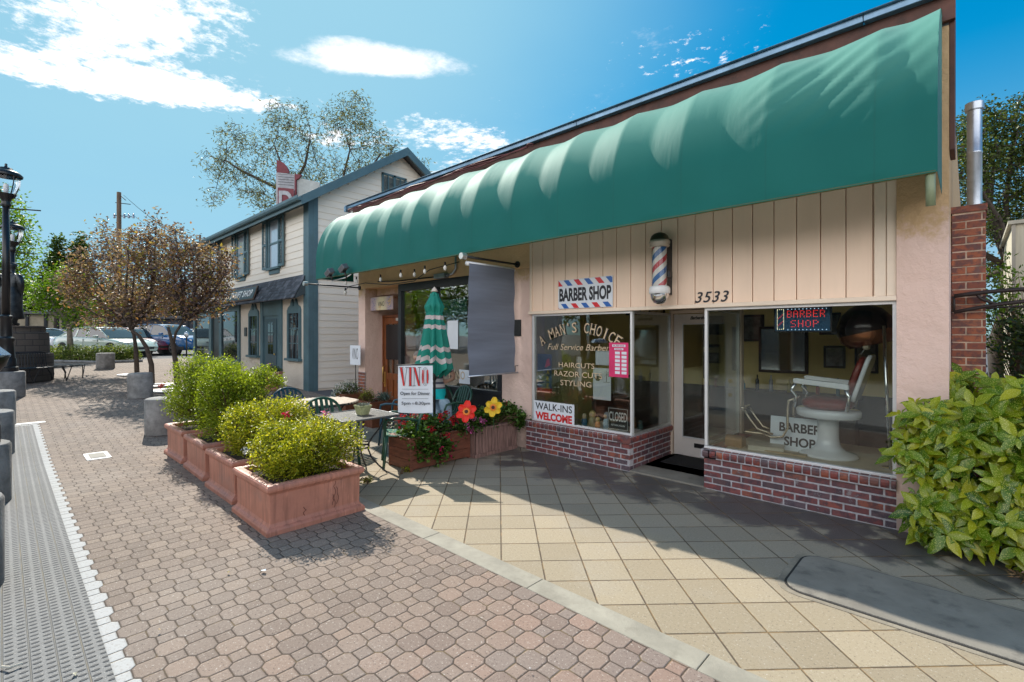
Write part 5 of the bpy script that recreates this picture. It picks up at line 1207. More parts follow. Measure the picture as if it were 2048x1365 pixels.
for s_ in (-1, 1):
    MB().prism([(-.26, .755), (.22, .715), (.22, .76), (.20, .775), (-.24, .81), (-.27, .80)], 'y', s_ * .235 - .03, s_ * .235 + .03).build('armrest', enam, bc, world=False, bevel=.01)
    MB().tube([(-.25, s_ * .235, .75), (-.29, s_ * .235, .68), (-.24, s_ * .235, .62), (-.27, s_ * .22, .5)], .016, 8).build('arm_support', M['chrome'], bc, world=False, smooth=True)
    MB().tube([(.19, s_ * .235, .73), (.22, s_ * .235, .64), (.2, s_ * .23, .5)], .018, 8).build('arm_support', M['chrome'], bc, world=False, smooth=True)
    MB().tube([(-.28, s_ * .12, .58), (-.34, s_ * .12, .55), (-.35, s_ * .12, .45), (-.35, s_ * .12, .25), (-.40, s_ * .12, .15), (-.50, s_ * .12, .13), (-.68, s_ * .1, .16)], .013, 8).build('leg_rest', mat('nickel', (.62, .52, .40), .2, metal=.8) if s_ < 0 else bpy.data.materials['nickel'], bc, world=False, smooth=True)
b = MB().box(-.78, -.60, -.14, .14, .15, .165); b.build('foot_plate', bpy.data.materials['nickel'], bc, world=False, bevel=.004)
MB().tube([(-.80, -.1, .40), (-.74, -.1, .30), (-.66, -.1, .2), (-.5, -.1, .16)], .012, 8).tube([(-.80, .1, .40), (-.74, .1, .30), (-.66, .1, .2), (-.5, .1, .16)], .012, 8).tube([(-.82, -.12, .42), (-.82, .12, .42)], .02, 8).build('foot_bar', bpy.data.materials['nickel'], bc, world=False, smooth=True)
MB().tube([(.27, 0, 1.05), (.32, 0, 1.14)], .01, 6).build('headrest_post', M['chrome'], bc, world=False)
cushion(MB(), (.33, 0, 1.16), .03, .08, .05).build('headrest', mat('cane', (.45, .40, .3), .6), bc, world=False, smooth=True)
# lever at the floor
mr = thing('hair_dryer', 'dark bonnet hair dryer with a copper rim hanging top right in the display window', 'hair dryer', (-.78, .72, 1.8))
MB().lathe([(.30, -.10), (.31, -.06), (.29, .04), (.22, .16), (.1, .24), (0, .26)], (0, 0, 0), 28).xf(lambda p: Matrix.Rotation(R(-14), 3, 'Y') @ p).build('hood', mat('dryer_hood', (.03, .02, .02), .2, metal=.3), mr, world=False, smooth=True)
MB().lathe([(.30, -.10), (.295, -.17), (.22, -.26), (.20, -.26), (.27, -.16), (.28, -.10)], (0, 0, 0), 28).xf(lambda p: Matrix.Rotation(R(-14), 3, 'Y') @ p).build('rim', mat('copper', (.35, .14, .07), .25, metal=.8), mr, world=False, smooth=True)
MB().tube([(0, 0, .24), (0.02, 0, .29)], .02).build('bracket', M['chrome'], mr, world=False)
for k in range(9):
    x = -2.85 + k * .2 + random.uniform(-.04, .04); h_ = random.uniform(.12, .24); r_ = random.uniform(.022, .035)
    o = MB().lathe([(0, 0), (r_, 0), (r_, h_ * .65), (r_ * .4, h_ * .78), (r_ * .4, h_), (0, h_)], (0, 0, 0), 12).build('bottle', mat('bottle_%d' % k, random.choice([(.5, .5, .55), (.1, .25, .3), (.45, .12, .08), (.05, .05, .06), (.5, .4, .1)]), .2, var=0), loc=(x, 2.15, .90), smooth=True); tag(o, 'small bottle on the counter along the back wall of the barber shop', 'bottle', 'bottles on the barber counter')
mw = thing('wall_mirror', 'dark framed mirror on the yellow wall above the bottles in the barber shop', 'mirror', (-1.95, 2.39, 1.2))
MB().box(-.32, .32, -.03, 0, -.05, .62).build('frame', M['interior_dark'], mw, world=False, bevel=.005); MB().box(-.28, .28, -.035, -.031, -.01, .58).build('glass', M['chrome'], mw, world=False)
for c in mr.children:
    for v in c.data.vertices: v.co = v.co * .82
cr = thing('metal_rod', 'slim chrome rod standing by the right edge of the display window', 'metal rod', (-.56, .4, .437))
MB().tube([(.02, 0, .0), (-.03, 0, 1.35)], [.012, .016], 10).build('rod', M['chrome'], cr, world=False, smooth=True); MB().lathe([(0, .015), (.07, .012), (.07, 0), (0, 0)], (.02, 0, 0), 16).build('foot', M['chrome'], cr, world=False)
# small table sign, books, bottle
sb = thing('standing_sign', 'white barber shop card standing behind the chair pedestal', 'sign', (-1.35, .55, .437))
MB().box(-.27, .27, 0, .012, .0, .36).xf(lambda p: Matrix.Rotation(R(-6), 3, 'X') @ p).build('panel', M['paper'], sb, world=False)
tx = MB(); put_text(tx, 'BARBER', (.02, -.002, .25), .40, .10, bold=.03); put_text(tx, 'SHOP', (.02, -.002, .10), .3, .10, bold=.03); tx.xf(lambda p: Matrix.Rotation(R(-6), 3, 'X') @ p).build('lettering', M['ink'], sb, world=False)
bk = thing('book', 'thick flat book lying at the front left of the display window', 'book', (-1.62, .42, .437), rz=R(12))
MB().box(-.17, .17, -.11, .11, .005, .05).build('pages', mat('pages', (.6, .56, .46), .8), bk, world=False); b = MB(); b.box(-.175, .175, -.115, .115, .05, .056); b.box(-.175, .175, -.115, .115, 0, .005); b.build('cover', mat('book_cover', (.5, .45, .38), .5), bk, world=False)
bt = thing('wooden_box', 'small brown wooden box with a curved lid beside the book', 'box', (-1.93, .38, .437))
MB().prism([(-.08, 0), (.08, 0), (.08, .08)] + [(.08 * math.cos(R(a)), .08 + .04 * math.sin(R(a))) for a in range(15, 180, 15)] + [(-.08, .08)], 'x', -.09, .09).build('body', mat('box_wood', (.28, .15, .06), .4, var=.2), bt, world=False, bevel=.004)
MB().lathe([(0, -.001), (.055, 0), (.055, .004), (0, .005)], (0, 0, 0), 18).xf(lambda p: Vector((-.092 + -p.z, p.x, .065 + p.y))).build('end_disc', mat('red_disc', (.35, .09, .04), .5), bt, world=False)
tr_ = thing('tray', 'long shallow wooden tray lying on the display shelf behind the footrest', 'tray', (-1.42, .36, .437))
MB().box(-.25, .2, -.05, .05, 0, .02).build('base', mat('tray_wood', (.4, .3, .18), .5), tr_, world=False, bevel=.004)
# dolls
def doll(x, y, h, c1, c2, label, face=True):
    t = thing('nesting_doll', label, 'doll', (x, y, .437), 'painted wooden dolls on the window shelf')
    k = h / .16
    MB().lathe([(0, 0), (.034, 0), (.038, .01), (.042, .04), (.038, .075), (.027, .095)], (0, 0, 0), 20).xf(lambda p: p * k).build('body', c1, t, world=False, smooth=True)
    MB().lathe([(.027, .095), (.031, .11), (.033, .125), (.028, .147), (.015, .158), (0, .16)], (0, 0, 0), 20).xf(lambda p: p * k).build('head', c2, t, world=False, smooth=True)
    MB().lathe([(0, 0), (.019, .0), (.0, .004)], (0, 0, 0), 14).xf(lambda p: Vector((p.x, -.0318 - p.z, .122 + p.y)) * k).build('face', skinm, t, world=False)
    return t
skinm = mat('doll_face', (.65, .45, .30), .4, var=0)
dc = lambda n, c: mat(n, c, .35, var=.25, vscale=60)
doll(-3.89, .22, .17, dc('d_blue', (.05, .16, .28)), dc('d_cream', (.6, .5, .35)), 'blue nesting doll next to the welcome sign')
doll(-3.77, .24, .22, dc('d_pattern', (.35, .28, .15)), dc('d_gold', (.55, .42, .18)), 'tall gold haired patterned nesting doll, second from the welcome sign')
doll(-3.66, .20, .15, dc('d_orange', (.65, .22, .04)), dc('d_yel', (.62, .42, .12)), 'short orange nesting doll between two taller dolls')
doll(-3.55, .26, .22, dc('d_lblue', (.35, .5, .62)), dc('d_grey', (.35, .37, .42)), 'tall pale blue nesting doll beside the closed sign')
doll(-3.30, .62 - .1, .16, dc('d_o2', (.55, .25, .08)), dc('d_o3', (.6, .35, .1)), 'orange brown nesting doll behind the narrow side window')
doll(-3.18, .60 - .1, .12, dc('d_g2', (.25, .42, .40)), dc('d_g3', (.3, .45, .45)), 'small grey green nesting doll behind the narrow side window')
# pictures on inner walls (plain generic prints)
fr_c = mat('picture_frame', (.03, .022, .018), .4)
def picture(x0, x1, z0, z1, y, c, label):
    t = thing('picture', label, 'picture', ((x0 + x1) / 2, y, z0), 'framed pictures on the back wall of the barber shop')
    MB().box(x0, x1, y - .02, y, z0, z1).build('frame', fr_c, t, bevel=.004); MB().box(x0 + .03, x1 - .03, y - .025, y - .0201, z0 + .03, z1 - .03).build('print', mat('print_' + str(len(bpy.data.materials)), c, .5, var=.5, vscale=9), t)
PX = [(-7.1 + 2.6, -4.2, 2.05, 2.4, (.25, .12, .1)), (-4.05, -3.75, 2.05, 2.42, (.4, .3, .18)), (-3.6, -3.3, 2.0, 2.4, (.3, .15, .2)), (-3.1, -2.85, 1.5, 1.95, (.35, .32, .28)), (-3.1, -2.85, 1.0, 1.42, (.3, .25, .25)), (-2.5, -2.2, 1.6, 2.0, (.12, .12, .12)), (-1.45, -1.2, 1.25, 1.55, (.3, .3, .3)), (-1.5, -1.25, 1.7, 2.0, (.1, .1, .1)), (-1.1, -.85, 1.2, 1.6, (.25, .22, .2))]
nm = ['reddish print', 'tan print', 'pinkish print', 'upper grey portrait', 'lower grey portrait', 'black print', 'silver grey print', 'small black print', 'brownish print']
for (a, b_, z0, z1, c), n_ in zip(PX, nm): picture(a, b_, z0, z1, 2.398, c, n_ + ' in a dark frame on the yellow back wall of the barber shop')
# waiting-room furniture seen as dark shapes
ac = thing('shop_chair', 'dark leather waiting chair deep inside the barber shop', 'chair', (-4.2, 1.7, .02))
MB().box(-.3, .3, -.3, .3, .25, .48).build('seat', M['interior_dark'], ac, world=False, bevel=.05); MB().box(-.3, .3, .2, .34, .48, 1.0).build('backrest', M['interior_dark'], ac, world=False, bevel=.05)
for s_ in (-1, 1):
    MB().box(s_ * .33 - .05, s_ * .33 + .05, -.3, .3, .25, .66).build('armrest', M['interior_dark'], ac, world=False, bevel=.03)
    for s2 in (-1, 1): MB().tube([(s_ * .26, s2 * .24, 0), (s_ * .26, s2 * .24, .26)], .02).build('leg', M['iron'], ac, world=False)

# ================= iron arbor at the right =================
ar = thing('iron_arbor', 'black wrought iron arch bracket reaching right from the brick chimney', 'iron arch', (.3, .5, 1.9))
u1 = [(-.1 + 1.5 * t, .50, 2.045 + .10 * math.sin(t * 2.2) - .30 * t * t) for t in [k / 16 for k in range(17)]]
l1 = [(-.1 + 1.5 * t, .50, 1.90 + .19 * math.sin(t * 2.0) - .30 * t * t) for t in [k / 16 for k in range(17)]]
b = MB(); b.tube(u1, .02, 6); b.tube(l1, .018, 6); b.tube([(-.1, .5, 1.90), (-.1, .5, 2.045)], .012, 6)
for k in range(3, 14, 3):
    p = Vector(l1[k]); q = Vector(u1[k - 2]); n_ = 14; sg_ = 1
    b.tube([p + Vector((-.05 * math.sin(t * 2.6) - .10 * t, 0, (q.z - p.z) * t)) for t in [j / 10 for j in range(11)]], .013, 5)
    cx = (p + q) / 2 + Vector((.02, 0, 0)); b.tube([cx + Vector((.035 * (1 - t * .7) * math.cos(6 * t), 0, .035 * (1 - t * .7) * math.sin(6 * t))) for t in [j / 12 for j in range(13)]], .010, 5)
b.build('scroll_work', mat('rusty_iron', (.025, .015, .014), .6), ar, smooth=True)
b = MB(); b.tube([(p[0], p[1] + .55, p[2] - .12) for p in u1], .010, 6); b.build('rear_bar', bpy.data.materials['rusty_iron'], ar, smooth=True)

# beige building at the right
rb = thing('beige_building', 'plain beige building corner seen above the hedge at the right edge', 'building', (4, 11, 0))
w = MB(); w.box(.72, 8, 10.4, 16, 0, 4.2); w.prism([(10.6, 0), (16, 0), (16, 4.2), (13, 4.2), (10.6, 3.75)], 'x', .55, .719) if False else None
w.build('wall', mat('beige_wall', (.50, .45, .34), .8, var=.08, stretch=(6, 6, .3)), rb); 
MB().box(.64, 8.05, 10.32, 16, 4.2, 4.28).build('roof_edge', mat('beige_edge', (.42, .38, .3), .7), rb); MB().box(.70, .76, 10.36, 10.42, 0, 4.19).build('corner_trim', mat('beige_trim', (.35, .31, .25), .7), rb)
# ================= left side street furniture =================
def spot(px, py, dep):
    """survey helper: world point seen at photo pixel (px, py), dep metres in front of the camera"""
    a = (px - 1024) / 967; th = R(YAW)
    return Vector(((-math.cos(th) + math.sin(th) * a) * dep, -5.36 + (math.sin(th) + math.cos(th) * a) * dep, 1.7 + (670 - py) / 967 * dep))
def bollard(x, y, r, h, label, grp='concrete bollards in the plaza'):
    z = gz(x); b = MB().lathe([(0, 0), (r, 0), (r * 1.0, .02), (r, h - .03), (r - .012, h - .01), (r - .035, h), (0, h)], (0, 0, 0), 32)
    o = b.build('concrete_bollard', M['concrete'], loc=(x, y, z), auto=35); tag(o, label, 'bollard', grp); return o
ex = [(-4.85, -5.64, 'nearest concrete bollard stub cut off by the left edge of the photo'), (-7.2, -5.58, 'concrete stub carrying the black bollard light with a silver cap'), (-9.85, -5.52, 'concrete stub just beyond the black bollard light'), (-12.3, -5.47, 'concrete stub between the bollard light and the nearer lamp post')]
for x, y, l in ex: bollard(x, y, .30, .61, l)
bollard(-16.2, -5.26, .31, .6, 'concrete stub under the nearer street lamp')
bollard(-14.5, -3.05, .25, .59, 'stained cylindrical concrete bollard standing in the tree shadow before the plum trees')
bollard(-9.95, -3.45, .27, .60, 'concrete bollard half hidden behind the farthest planter')
bollard(-22.75, -2.75, .27, .56, 'weathered concrete bollard out in the plaza before the low hedge')
bl = thing('bollard_light', 'black bollard light with a faceted silver cap on a concrete stub', 'bollard light', (-7.2, -5.52, .61))
MB().box(-.16, .16, -.16, .16, 0, .2).build('base', M['black'], bl, world=False, bevel=.02); MB().tube([(0, 0, .2), (0, 0, .62)], .06, 12).build('post', M['black'], bl, world=False, smooth=True)
MB().lathe([(.05, .58), (.09, .62), (.20, .78), (.225, .86), (.215, .885)], (0, 0, 0), 24).build('head', M['black'], bl, world=False, smooth=True)
MB().lathe([(.232, .865), (.235, .885), (.16, .965), (.05, .985), (0, .985)], (0, 0, 0), 8).build('cap', mat('silver_cap', (.35, .45, .6), .25, metal=.8), bl, world=False)
def lamp(loc, s, label, arm=1.0):
    t = thing('street_lamp', label, 'street lamp', loc, 'black acorn street lamps at the left edge')
    MB().lathe([(.22, 0), (.22, .1), (.19, .12), (.18, .3), (.16, .33), (.135, .7), (.155, .74), (.155, .80), (.11, .84), (.10, 1.25), (.12, 1.28), (.12, 1.33), (.07, 1.37)], (0, 0, 0), 16).build('base', M['black'], t, world=False, smooth=False, auto=40)
    MB().tube([(0, 0, 1.35), (0, 0, 4.0)], [.078, .062], 14).build('pole', M['black'], t, world=False, smooth=True)
    MB().lathe([(.07, 3.95), (.10, 4.0), (.075, 4.05), (.10, 4.14), (.16, 4.20), (.19, 4.26)], (0, 0, 0), 20).build('fitter', M['black'], t, world=False, smooth=True)
    MB().lathe([(.17, 4.26), (.225, 4.40), (.25, 4.52), (.255, 4.64), (.24, 4.70)], (0, 0, 0), 24).build('globe', M['lens_glass'], t, world=False, smooth=True)
    MB().lathe([(.04, 4.26), (.05, 4.45), (.04, 4.5)], (0, 0, 0), 12).build('lamp_tube', M['white'], t, world=False, smooth=True)
    MB().lathe([(.29, 4.68), (.30, 4.72), (.24, 4.79), (.13, 4.84), (.12, 4.88), (.04, 4.90), (.02, 4.95), (.03, 4.97), (0, 5.0)], (0, 0, 0), 24).build('cap', M['black'], t, world=False, smooth=True)
    for k in range(4):
        a = math.pi / 2 * k + .5; MB().tube([(.17 * math.cos(a), .17 * math.sin(a), 4.26), (.255 * math.cos(a), .255 * math.sin(a), 4.5), (.27 * math.cos(a), .27 * math.sin(a), 4.69)], .012, 5).build('cage_bar', M['black'], t, world=False)
    MB().tube([(0, 0, 3.92), (.60 * arm, .57 * arm, 3.86)], .016, 6).build('banner_arm', M['black'], t, world=False)
    t.scale = (s, s, s) if s != 1 else (1, 1, 1)
    return t
l1 = spot(12, 670, 11.2); lamp((l1.x, l1.y, .85), .965, 'nearer black acorn street lamp on a concrete stub at the left edge')
l2 = spot(25, 670, 15.5); lamp((l2.x, l2.y, gz(l2.x)), .99, 'farther black acorn street lamp partly behind the nearer one')
# pedestal, bench, statue
pc_ = spot(14, 670, 13.7); pz = gz(pc_.x)
pd = thing('pedestal', 'round dark stone block pedestal under the bronze statue', 'pedestal', (pc_.x, pc_.y, pz))
def mat_block():
    m, nt, b = newmat('stone_block'); pos = nt.n.new('ShaderNodeTexCoord').outputs['Object']; x, y, z = nt.sep(pos)
    u = nt.m('MULTIPLY', nt.m('ARCTAN2', y, x), .9); bt = nt.node('ShaderNodeTexBrick', None, Vector=nt.comb(u, z), Scale=1.0); bt.inputs['Color1'].default_value = (.10, .085, .07, 1); bt.inputs['Color2'].default_value = (.15, .12, .10, 1); bt.inputs['Mortar'].default_value = (.05, .045, .04, 1)
    bt.inputs['Brick Width'].default_value = .36; bt.inputs['Row Height'].default_value = .17; bt.inputs['Mortar Size'].default_value = .012
    c = nt.mix(nt.m('MULTIPLY', nt.noise(pos, 9, 5), .5), bt.outputs[0], (.07, .06, .055)); nt.put(b.inputs['Base Color'], c); b.inputs['Roughness'].default_value = .85
    nt.put(b.inputs['Normal'], nt.node('ShaderNodeBump', None, Strength=.5, Distance=.02, Height=nt.noise(pos, 12, 6)).outputs[0]); return m
M['block'] = mat_block()
MB().lathe([(0, 0), (.97, 0), (.97, .78), (.89, .80), (.87, 1.38), (.80, 1.40), (.80, 1.52), (.84, 1.52), (.84, 1.57), (0, 1.57)], (0, 0, 0), 40).build('drum', M['block'], pd, world=False, auto=35)
bn_ = thing('round_bench', 'curved black wire bench with a rail back circling the stone pedestal', 'bench', (pc_.x, pc_.y, pz))
A0, A1 = -70, 75
def arc(r, z, a0=A0, a1=A1, n=30): return [(r * math.cos(R(a0 + (a1 - a0) * k / n)), r * math.sin(R(a0 + (a1 - a0) * k / n)), z) for k in range(n + 1)]
b = MB()
for q in range(7): b.tube(arc(1.20 + q * .075, .42), .018, 5)
b.build('seat', M['iron'], bn_, world=False, smooth=True)
for a in range(A0, A1 + 1, 29):
    c, s_ = math.cos(R(a)), math.sin(R(a))
    for ri, ro in ((1.62, 1.68), (1.22, 1.18)):
        b = MB()
        for d_ in (-1, 1):
            aa = R(a + d_ * 5); b.tube([(ro * math.cos(aa) * .985, ro * math.sin(aa) * .985, .42), ((ri + .02) * math.cos(R(a + d_ * 2)), (ri + .02) * math.sin(R(a + d_ * 2)), .2), (ri * c, ri * s_, .02)], .013, 5)
        b.build('leg', M['iron'], bn_, world=False)
b = MB(); a0_, a1_ = -5, 40; b.tube(arc(1.14, .83, a0_, a1_, 12), .022, 6)
for k in range(0, 16):
    a = R(a0_ + (a1_ - a0_) * k / 15); b.tube([(1.20 * math.cos(a), 1.20 * math.sin(a), .42), (1.16 * math.cos(a), 1.16 * math.sin(a), .64), (1.14 * math.cos(a), 1.14 * math.sin(a), .83)], .012, 5)
b.build('backrest', M['iron'], bn_, world=False)

def skin_figure(name, pts, edges, material, parent=None, sub=2, root=0):
    me = bpy.data.meshes.new(name); me.from_pydata([p[:3] for p in pts], edges, []); me.materials.append(material)
    o = bpy.data.objects.new(name, me); S.collection.objects.link(o)
    if parent: o.parent = parent
    md = o.modifiers.new('skin', 'SKIN'); md.use_smooth_shade = True; md.branch_smoothing = .6
    sv = me.skin_vertices[0].data
    for i, p in enumerate(pts):
        r = p[3]; sv[i].radius = (r, p[4] if len(p) > 4 else r); sv[i].use_root = (i == root)
    sd = o.modifiers.new('sub', 'SUBSURF'); sd.levels = sub; sd.render_levels = sub
    return o
def hand(pts, edges, wrist_i, wrist, dirv, side, s_=1.0):
    d = Vector(dirv).normalized(); sd = Vector(side).normalized(); n_ = d.cross(sd)
    p = Vector(wrist) + d * .05 * s_; pts.append((*p, .024, .036)); pi = len(pts) - 1; edges.append((wrist_i, pi))
    for k, (off, ln) in enumerate(((-.030, .062), (-.010, .075), (.010, .072), (.028, .055))):
        a = p + d * .035 * s_ + sd * off; pts.append((*a, .009)); i = len(pts) - 1; edges.append((pi, i))
        b_ = a + d * ln * .5 + n_ * .008; pts.append((*b_, .0085)); edges.append((i, i + 1)); c_ = b_ + d * ln * .4 + n_ * .02; pts.append((*c_, .007)); edges.append((i + 1, i + 2))
    a = p - d * .01 - sd * .035; pts.append((*a, .010)); i = len(pts) - 1; edges.append((pi, i)); b_ = a + (d * .6 - sd * .6) * .04; pts.append((*b_, .009)); edges.append((i, i + 1))
# statue (seen from behind, in a long coat)
sdv = Vector((math.sin(R(YAW)), math.cos(R(YAW)), 0)); fdv = Vector((-math.cos(R(YAW)), math.sin(R(YAW)), 0))
stt = thing('statue', 'dark bronze standing statue in a long coat seen from behind', 'statue', (pc_.x + sdv.x * .10, pc_.y + sdv.y * .10, pz + 1.57))
M['bronze'] = mat('bronze', (.045, .05, .055), .4, metal=.6, var=.3, vscale=8, obj=True)
sdv = Vector((math.sin(R(YAW)), math.cos(R(YAW)), 0)); fdv = Vector((-math.cos(R(YAW)), math.sin(R(YAW)), 0))
def V3(s_, f_, z): v = sdv * s_ + fdv * f_; return (v.x, v.y, z)
pts = [(*V3(0, 0, .95), .24, .19), (*V3(0, 0, 1.15), .21, .17), (*V3(0, .0, 1.38), .27, .18), (*V3(0, .01, 1.50), .10, .09), (*V3(0, .02, 1.58), .065), (*V3(0, .03, 1.68), .105), (*V3(0, .03, 1.77), .085),
       (*V3(.24, 0, 1.44), .10), (*V3(.31, -.02, 1.18), .085), (*V3(.25, .06, .95), .05), (*V3(-.24, 0, 1.44), .10), (*V3(-.31, .0, 1.18), .085), (*V3(-.25, .12, .98), .05),
       (*V3(.10, 0, .6), .14), (*V3(.11, 0, .3), .11), (*V3(.11, 0, .07), .06), (*V3(-.10, 0, .6), .14), (*V3(-.11, .05, .3), .11), (*V3(-.11, .05, .07), .06), (*V3(.11, .14, .04), .04), (*V3(-.11, .19, .04), .04)]
edges = [(0, 1), (1, 2), (2, 3), (3, 4), (4, 5), (5, 6), (2, 7), (7, 8), (8, 9), (2, 10), (10, 11), (11, 12), (0, 13), (13, 14), (14, 15), (0, 16), (16, 17), (17, 18), (15, 19), (18, 20)]
hand(pts, edges, 9, pts[9][:3], (0, 0, -1), sdv); hand(pts, edges, 12, pts[12][:3], (0, 0, -1), sdv)
skin_figure('body', pts, edges, M['bronze'], stt)
ct = MB().lathe([(.19, 1.1), (.24, .85), (.26, .5), (.28, .22), (.27, .2), (.2, .5)], (0, 0, 0), 28).xf(lambda p: p + Vector((sdv.x, sdv.y, 0)) * .012 * math.sin(p.z * 9) + Vector((0, 0, 0)))
ct.build('coat', M['bronze'], stt, world=False, smooth=True)
MB().lathe([(0, .1), (.10, .09), (.12, .04), (.115, .0)], (0, 0, 0), 20).xf(lambda p: Vector(V3(0, .03, 1.70)) + p).build('hair', M['bronze'], stt, world=False, smooth=True)

# person behind the umbrella
pe = thing('person', 'person in a grey striped top, turquoise hem and pale jeans bending behind the green umbrella', 'person', (-6.02, -.62, 0))
def mat_person():
    m, nt, b = newmat('clothed_body'); pos = nt.n.new('ShaderNodeTexCoord').outputs['Object']; x, y, z = nt.sep(pos)
    st_ = nt.m('FRACT', nt.m('DIVIDE', z, .085)); shirt = nt.mix(nt.m('LESS_THAN', st_, .42), (.62, .60, .62), (.10, .11, .16))
    jeans = nt.mix(nt.noise(pos, 30, 4), (.22, .36, .50), (.42, .55, .66))
    c = nt.mix(nt.m('GREATER_THAN', z, .70), jeans, (.0, .50, .55)); c = nt.mix(nt.m('GREATER_THAN', z, .86), c, shirt)
    c = nt.mix(nt.m('LESS_THAN', z, .09), c, (.05, .05, .06)); nt.put(b.inputs['Base Color'], c); b.inputs['Roughness'].default_value = .8; return m
skn = mat('skin', (.52, .30, .21), .5, var=.06, obj=True)
pts = [(*V3(0, 0, .86), .17, .14), (*V3(-.05, 0, 1.02), .145, .12), (*V3(-.16, 0, 1.20), .17, .13), (*V3(-.25, .02, 1.29), .08),
       (*V3(.10, .02, 1.22), .065), (*V3(.19, .03, 1.12), .055), (*V3(-.26, -.1, 1.14), .06), (*V3(-.3, -.16, .98), .05),
       (*V3(.09, 0, .55), .105), (*V3(.10, -.02, .30), .08), (*V3(.10, 0, .08), .055), (*V3(-.09, 0, .55), .105), (*V3(-.10, -.02, .30), .08), (*V3(-.10, 0, .08), .055), (*V3(.11, .12, .045), .042), (*V3(-.11, .12, .045), .042)]
edges = [(0, 1), (1, 2), (2, 3), (2, 4), (4, 5), (2, 6), (6, 7), (0, 8), (8, 9), (9, 10), (0, 11), (11, 12), (12, 13), (10, 14), (13, 15)]
skin_figure('body', pts, edges, mat_person(), pe)
pts = [(*V3(.17, .03, 1.13), .045), (*V3(.20, .0, 1.02), .038), (*V3(.13, -.02, .98), .03)]; edges = [(0, 1), (1, 2)]
hand(pts, edges, 2, pts[2][:3], sdv * -1, (0, 0, 1)); skin_figure('forearm', pts, edges, skn, pe)
pts = [(*V3(-.3, -.16, .98), .042), (*V3(-.33, -.12, .88), .032)]; edges = [(0, 1)]
hand(pts, edges, 1, pts[1][:3], (0, 0, -1), sdv); skin_figure('forearm', pts, edges, skn, pe)
hd_ = MB().lathe([(0, -.12), (.04, -.115), (.065, -.08), (.078, -.02), (.082, .03), (.07, .08), (.04, .105), (0, .115)], (0, 0, 0), 24)
hc = Vector(V3(-.34, .0, 1.33)); hd_.xf(lambda p: hc + Matrix.Rotation(R(-25), 3, 'Y') @ p)
ho = hd_.build('head', skn, pe, world=False, smooth=True)
MB().lathe([(.083, .02), (.088, .05), (.078, .09), (.045, .118), (0, .126)], (0, 0, 0), 24).xf(lambda p: hc + sdv * .012 + Matrix.Rotation(R(-25), 3, 'Y') @ p).build('hair', mat('grey_hair', (.25, .2, .17), .8), ho, world=False, smooth=True)
fc = MB(); f_dir = (sdv * -.5 - fdv * .85).normalized(); s_dir = Vector((0, 0, 1)).cross(f_dir)
fc.prism([(0, 0), (.01, 0), (.005, .03)], 'z', 0, .01); fc.v = []; fc.f = []
for s_ in (-1, 1): fc.lathe([(0, -.008), (.008, 0), (0, .008)], tuple(hc + f_dir * .078 + s_dir * .03 * s_ + Vector((0, 0, .01))), 8)
fc.tube([hc + f_dir * .078 + Vector((0, 0, .01)), hc + f_dir * .10 + Vector((0, 0, -.025))], [.006, .012], 6); fc.tube([hc + f_dir * .072 + s_dir * .022 + Vector((0, 0, -.055)), hc + f_dir * .072 - s_dir * .022 + Vector((0, 0, -.055))], .005, 5)
for s_ in (-1, 1): fc.tube([hc + s_dir * .082 * s_ + Vector((0, 0, .015)), hc + s_dir * .086 * s_ + Vector((0, 0, -.02))], .012, 6)
fc.build('face', mat('face_detail', (.35, .17, .13), .5), ho, world=False)

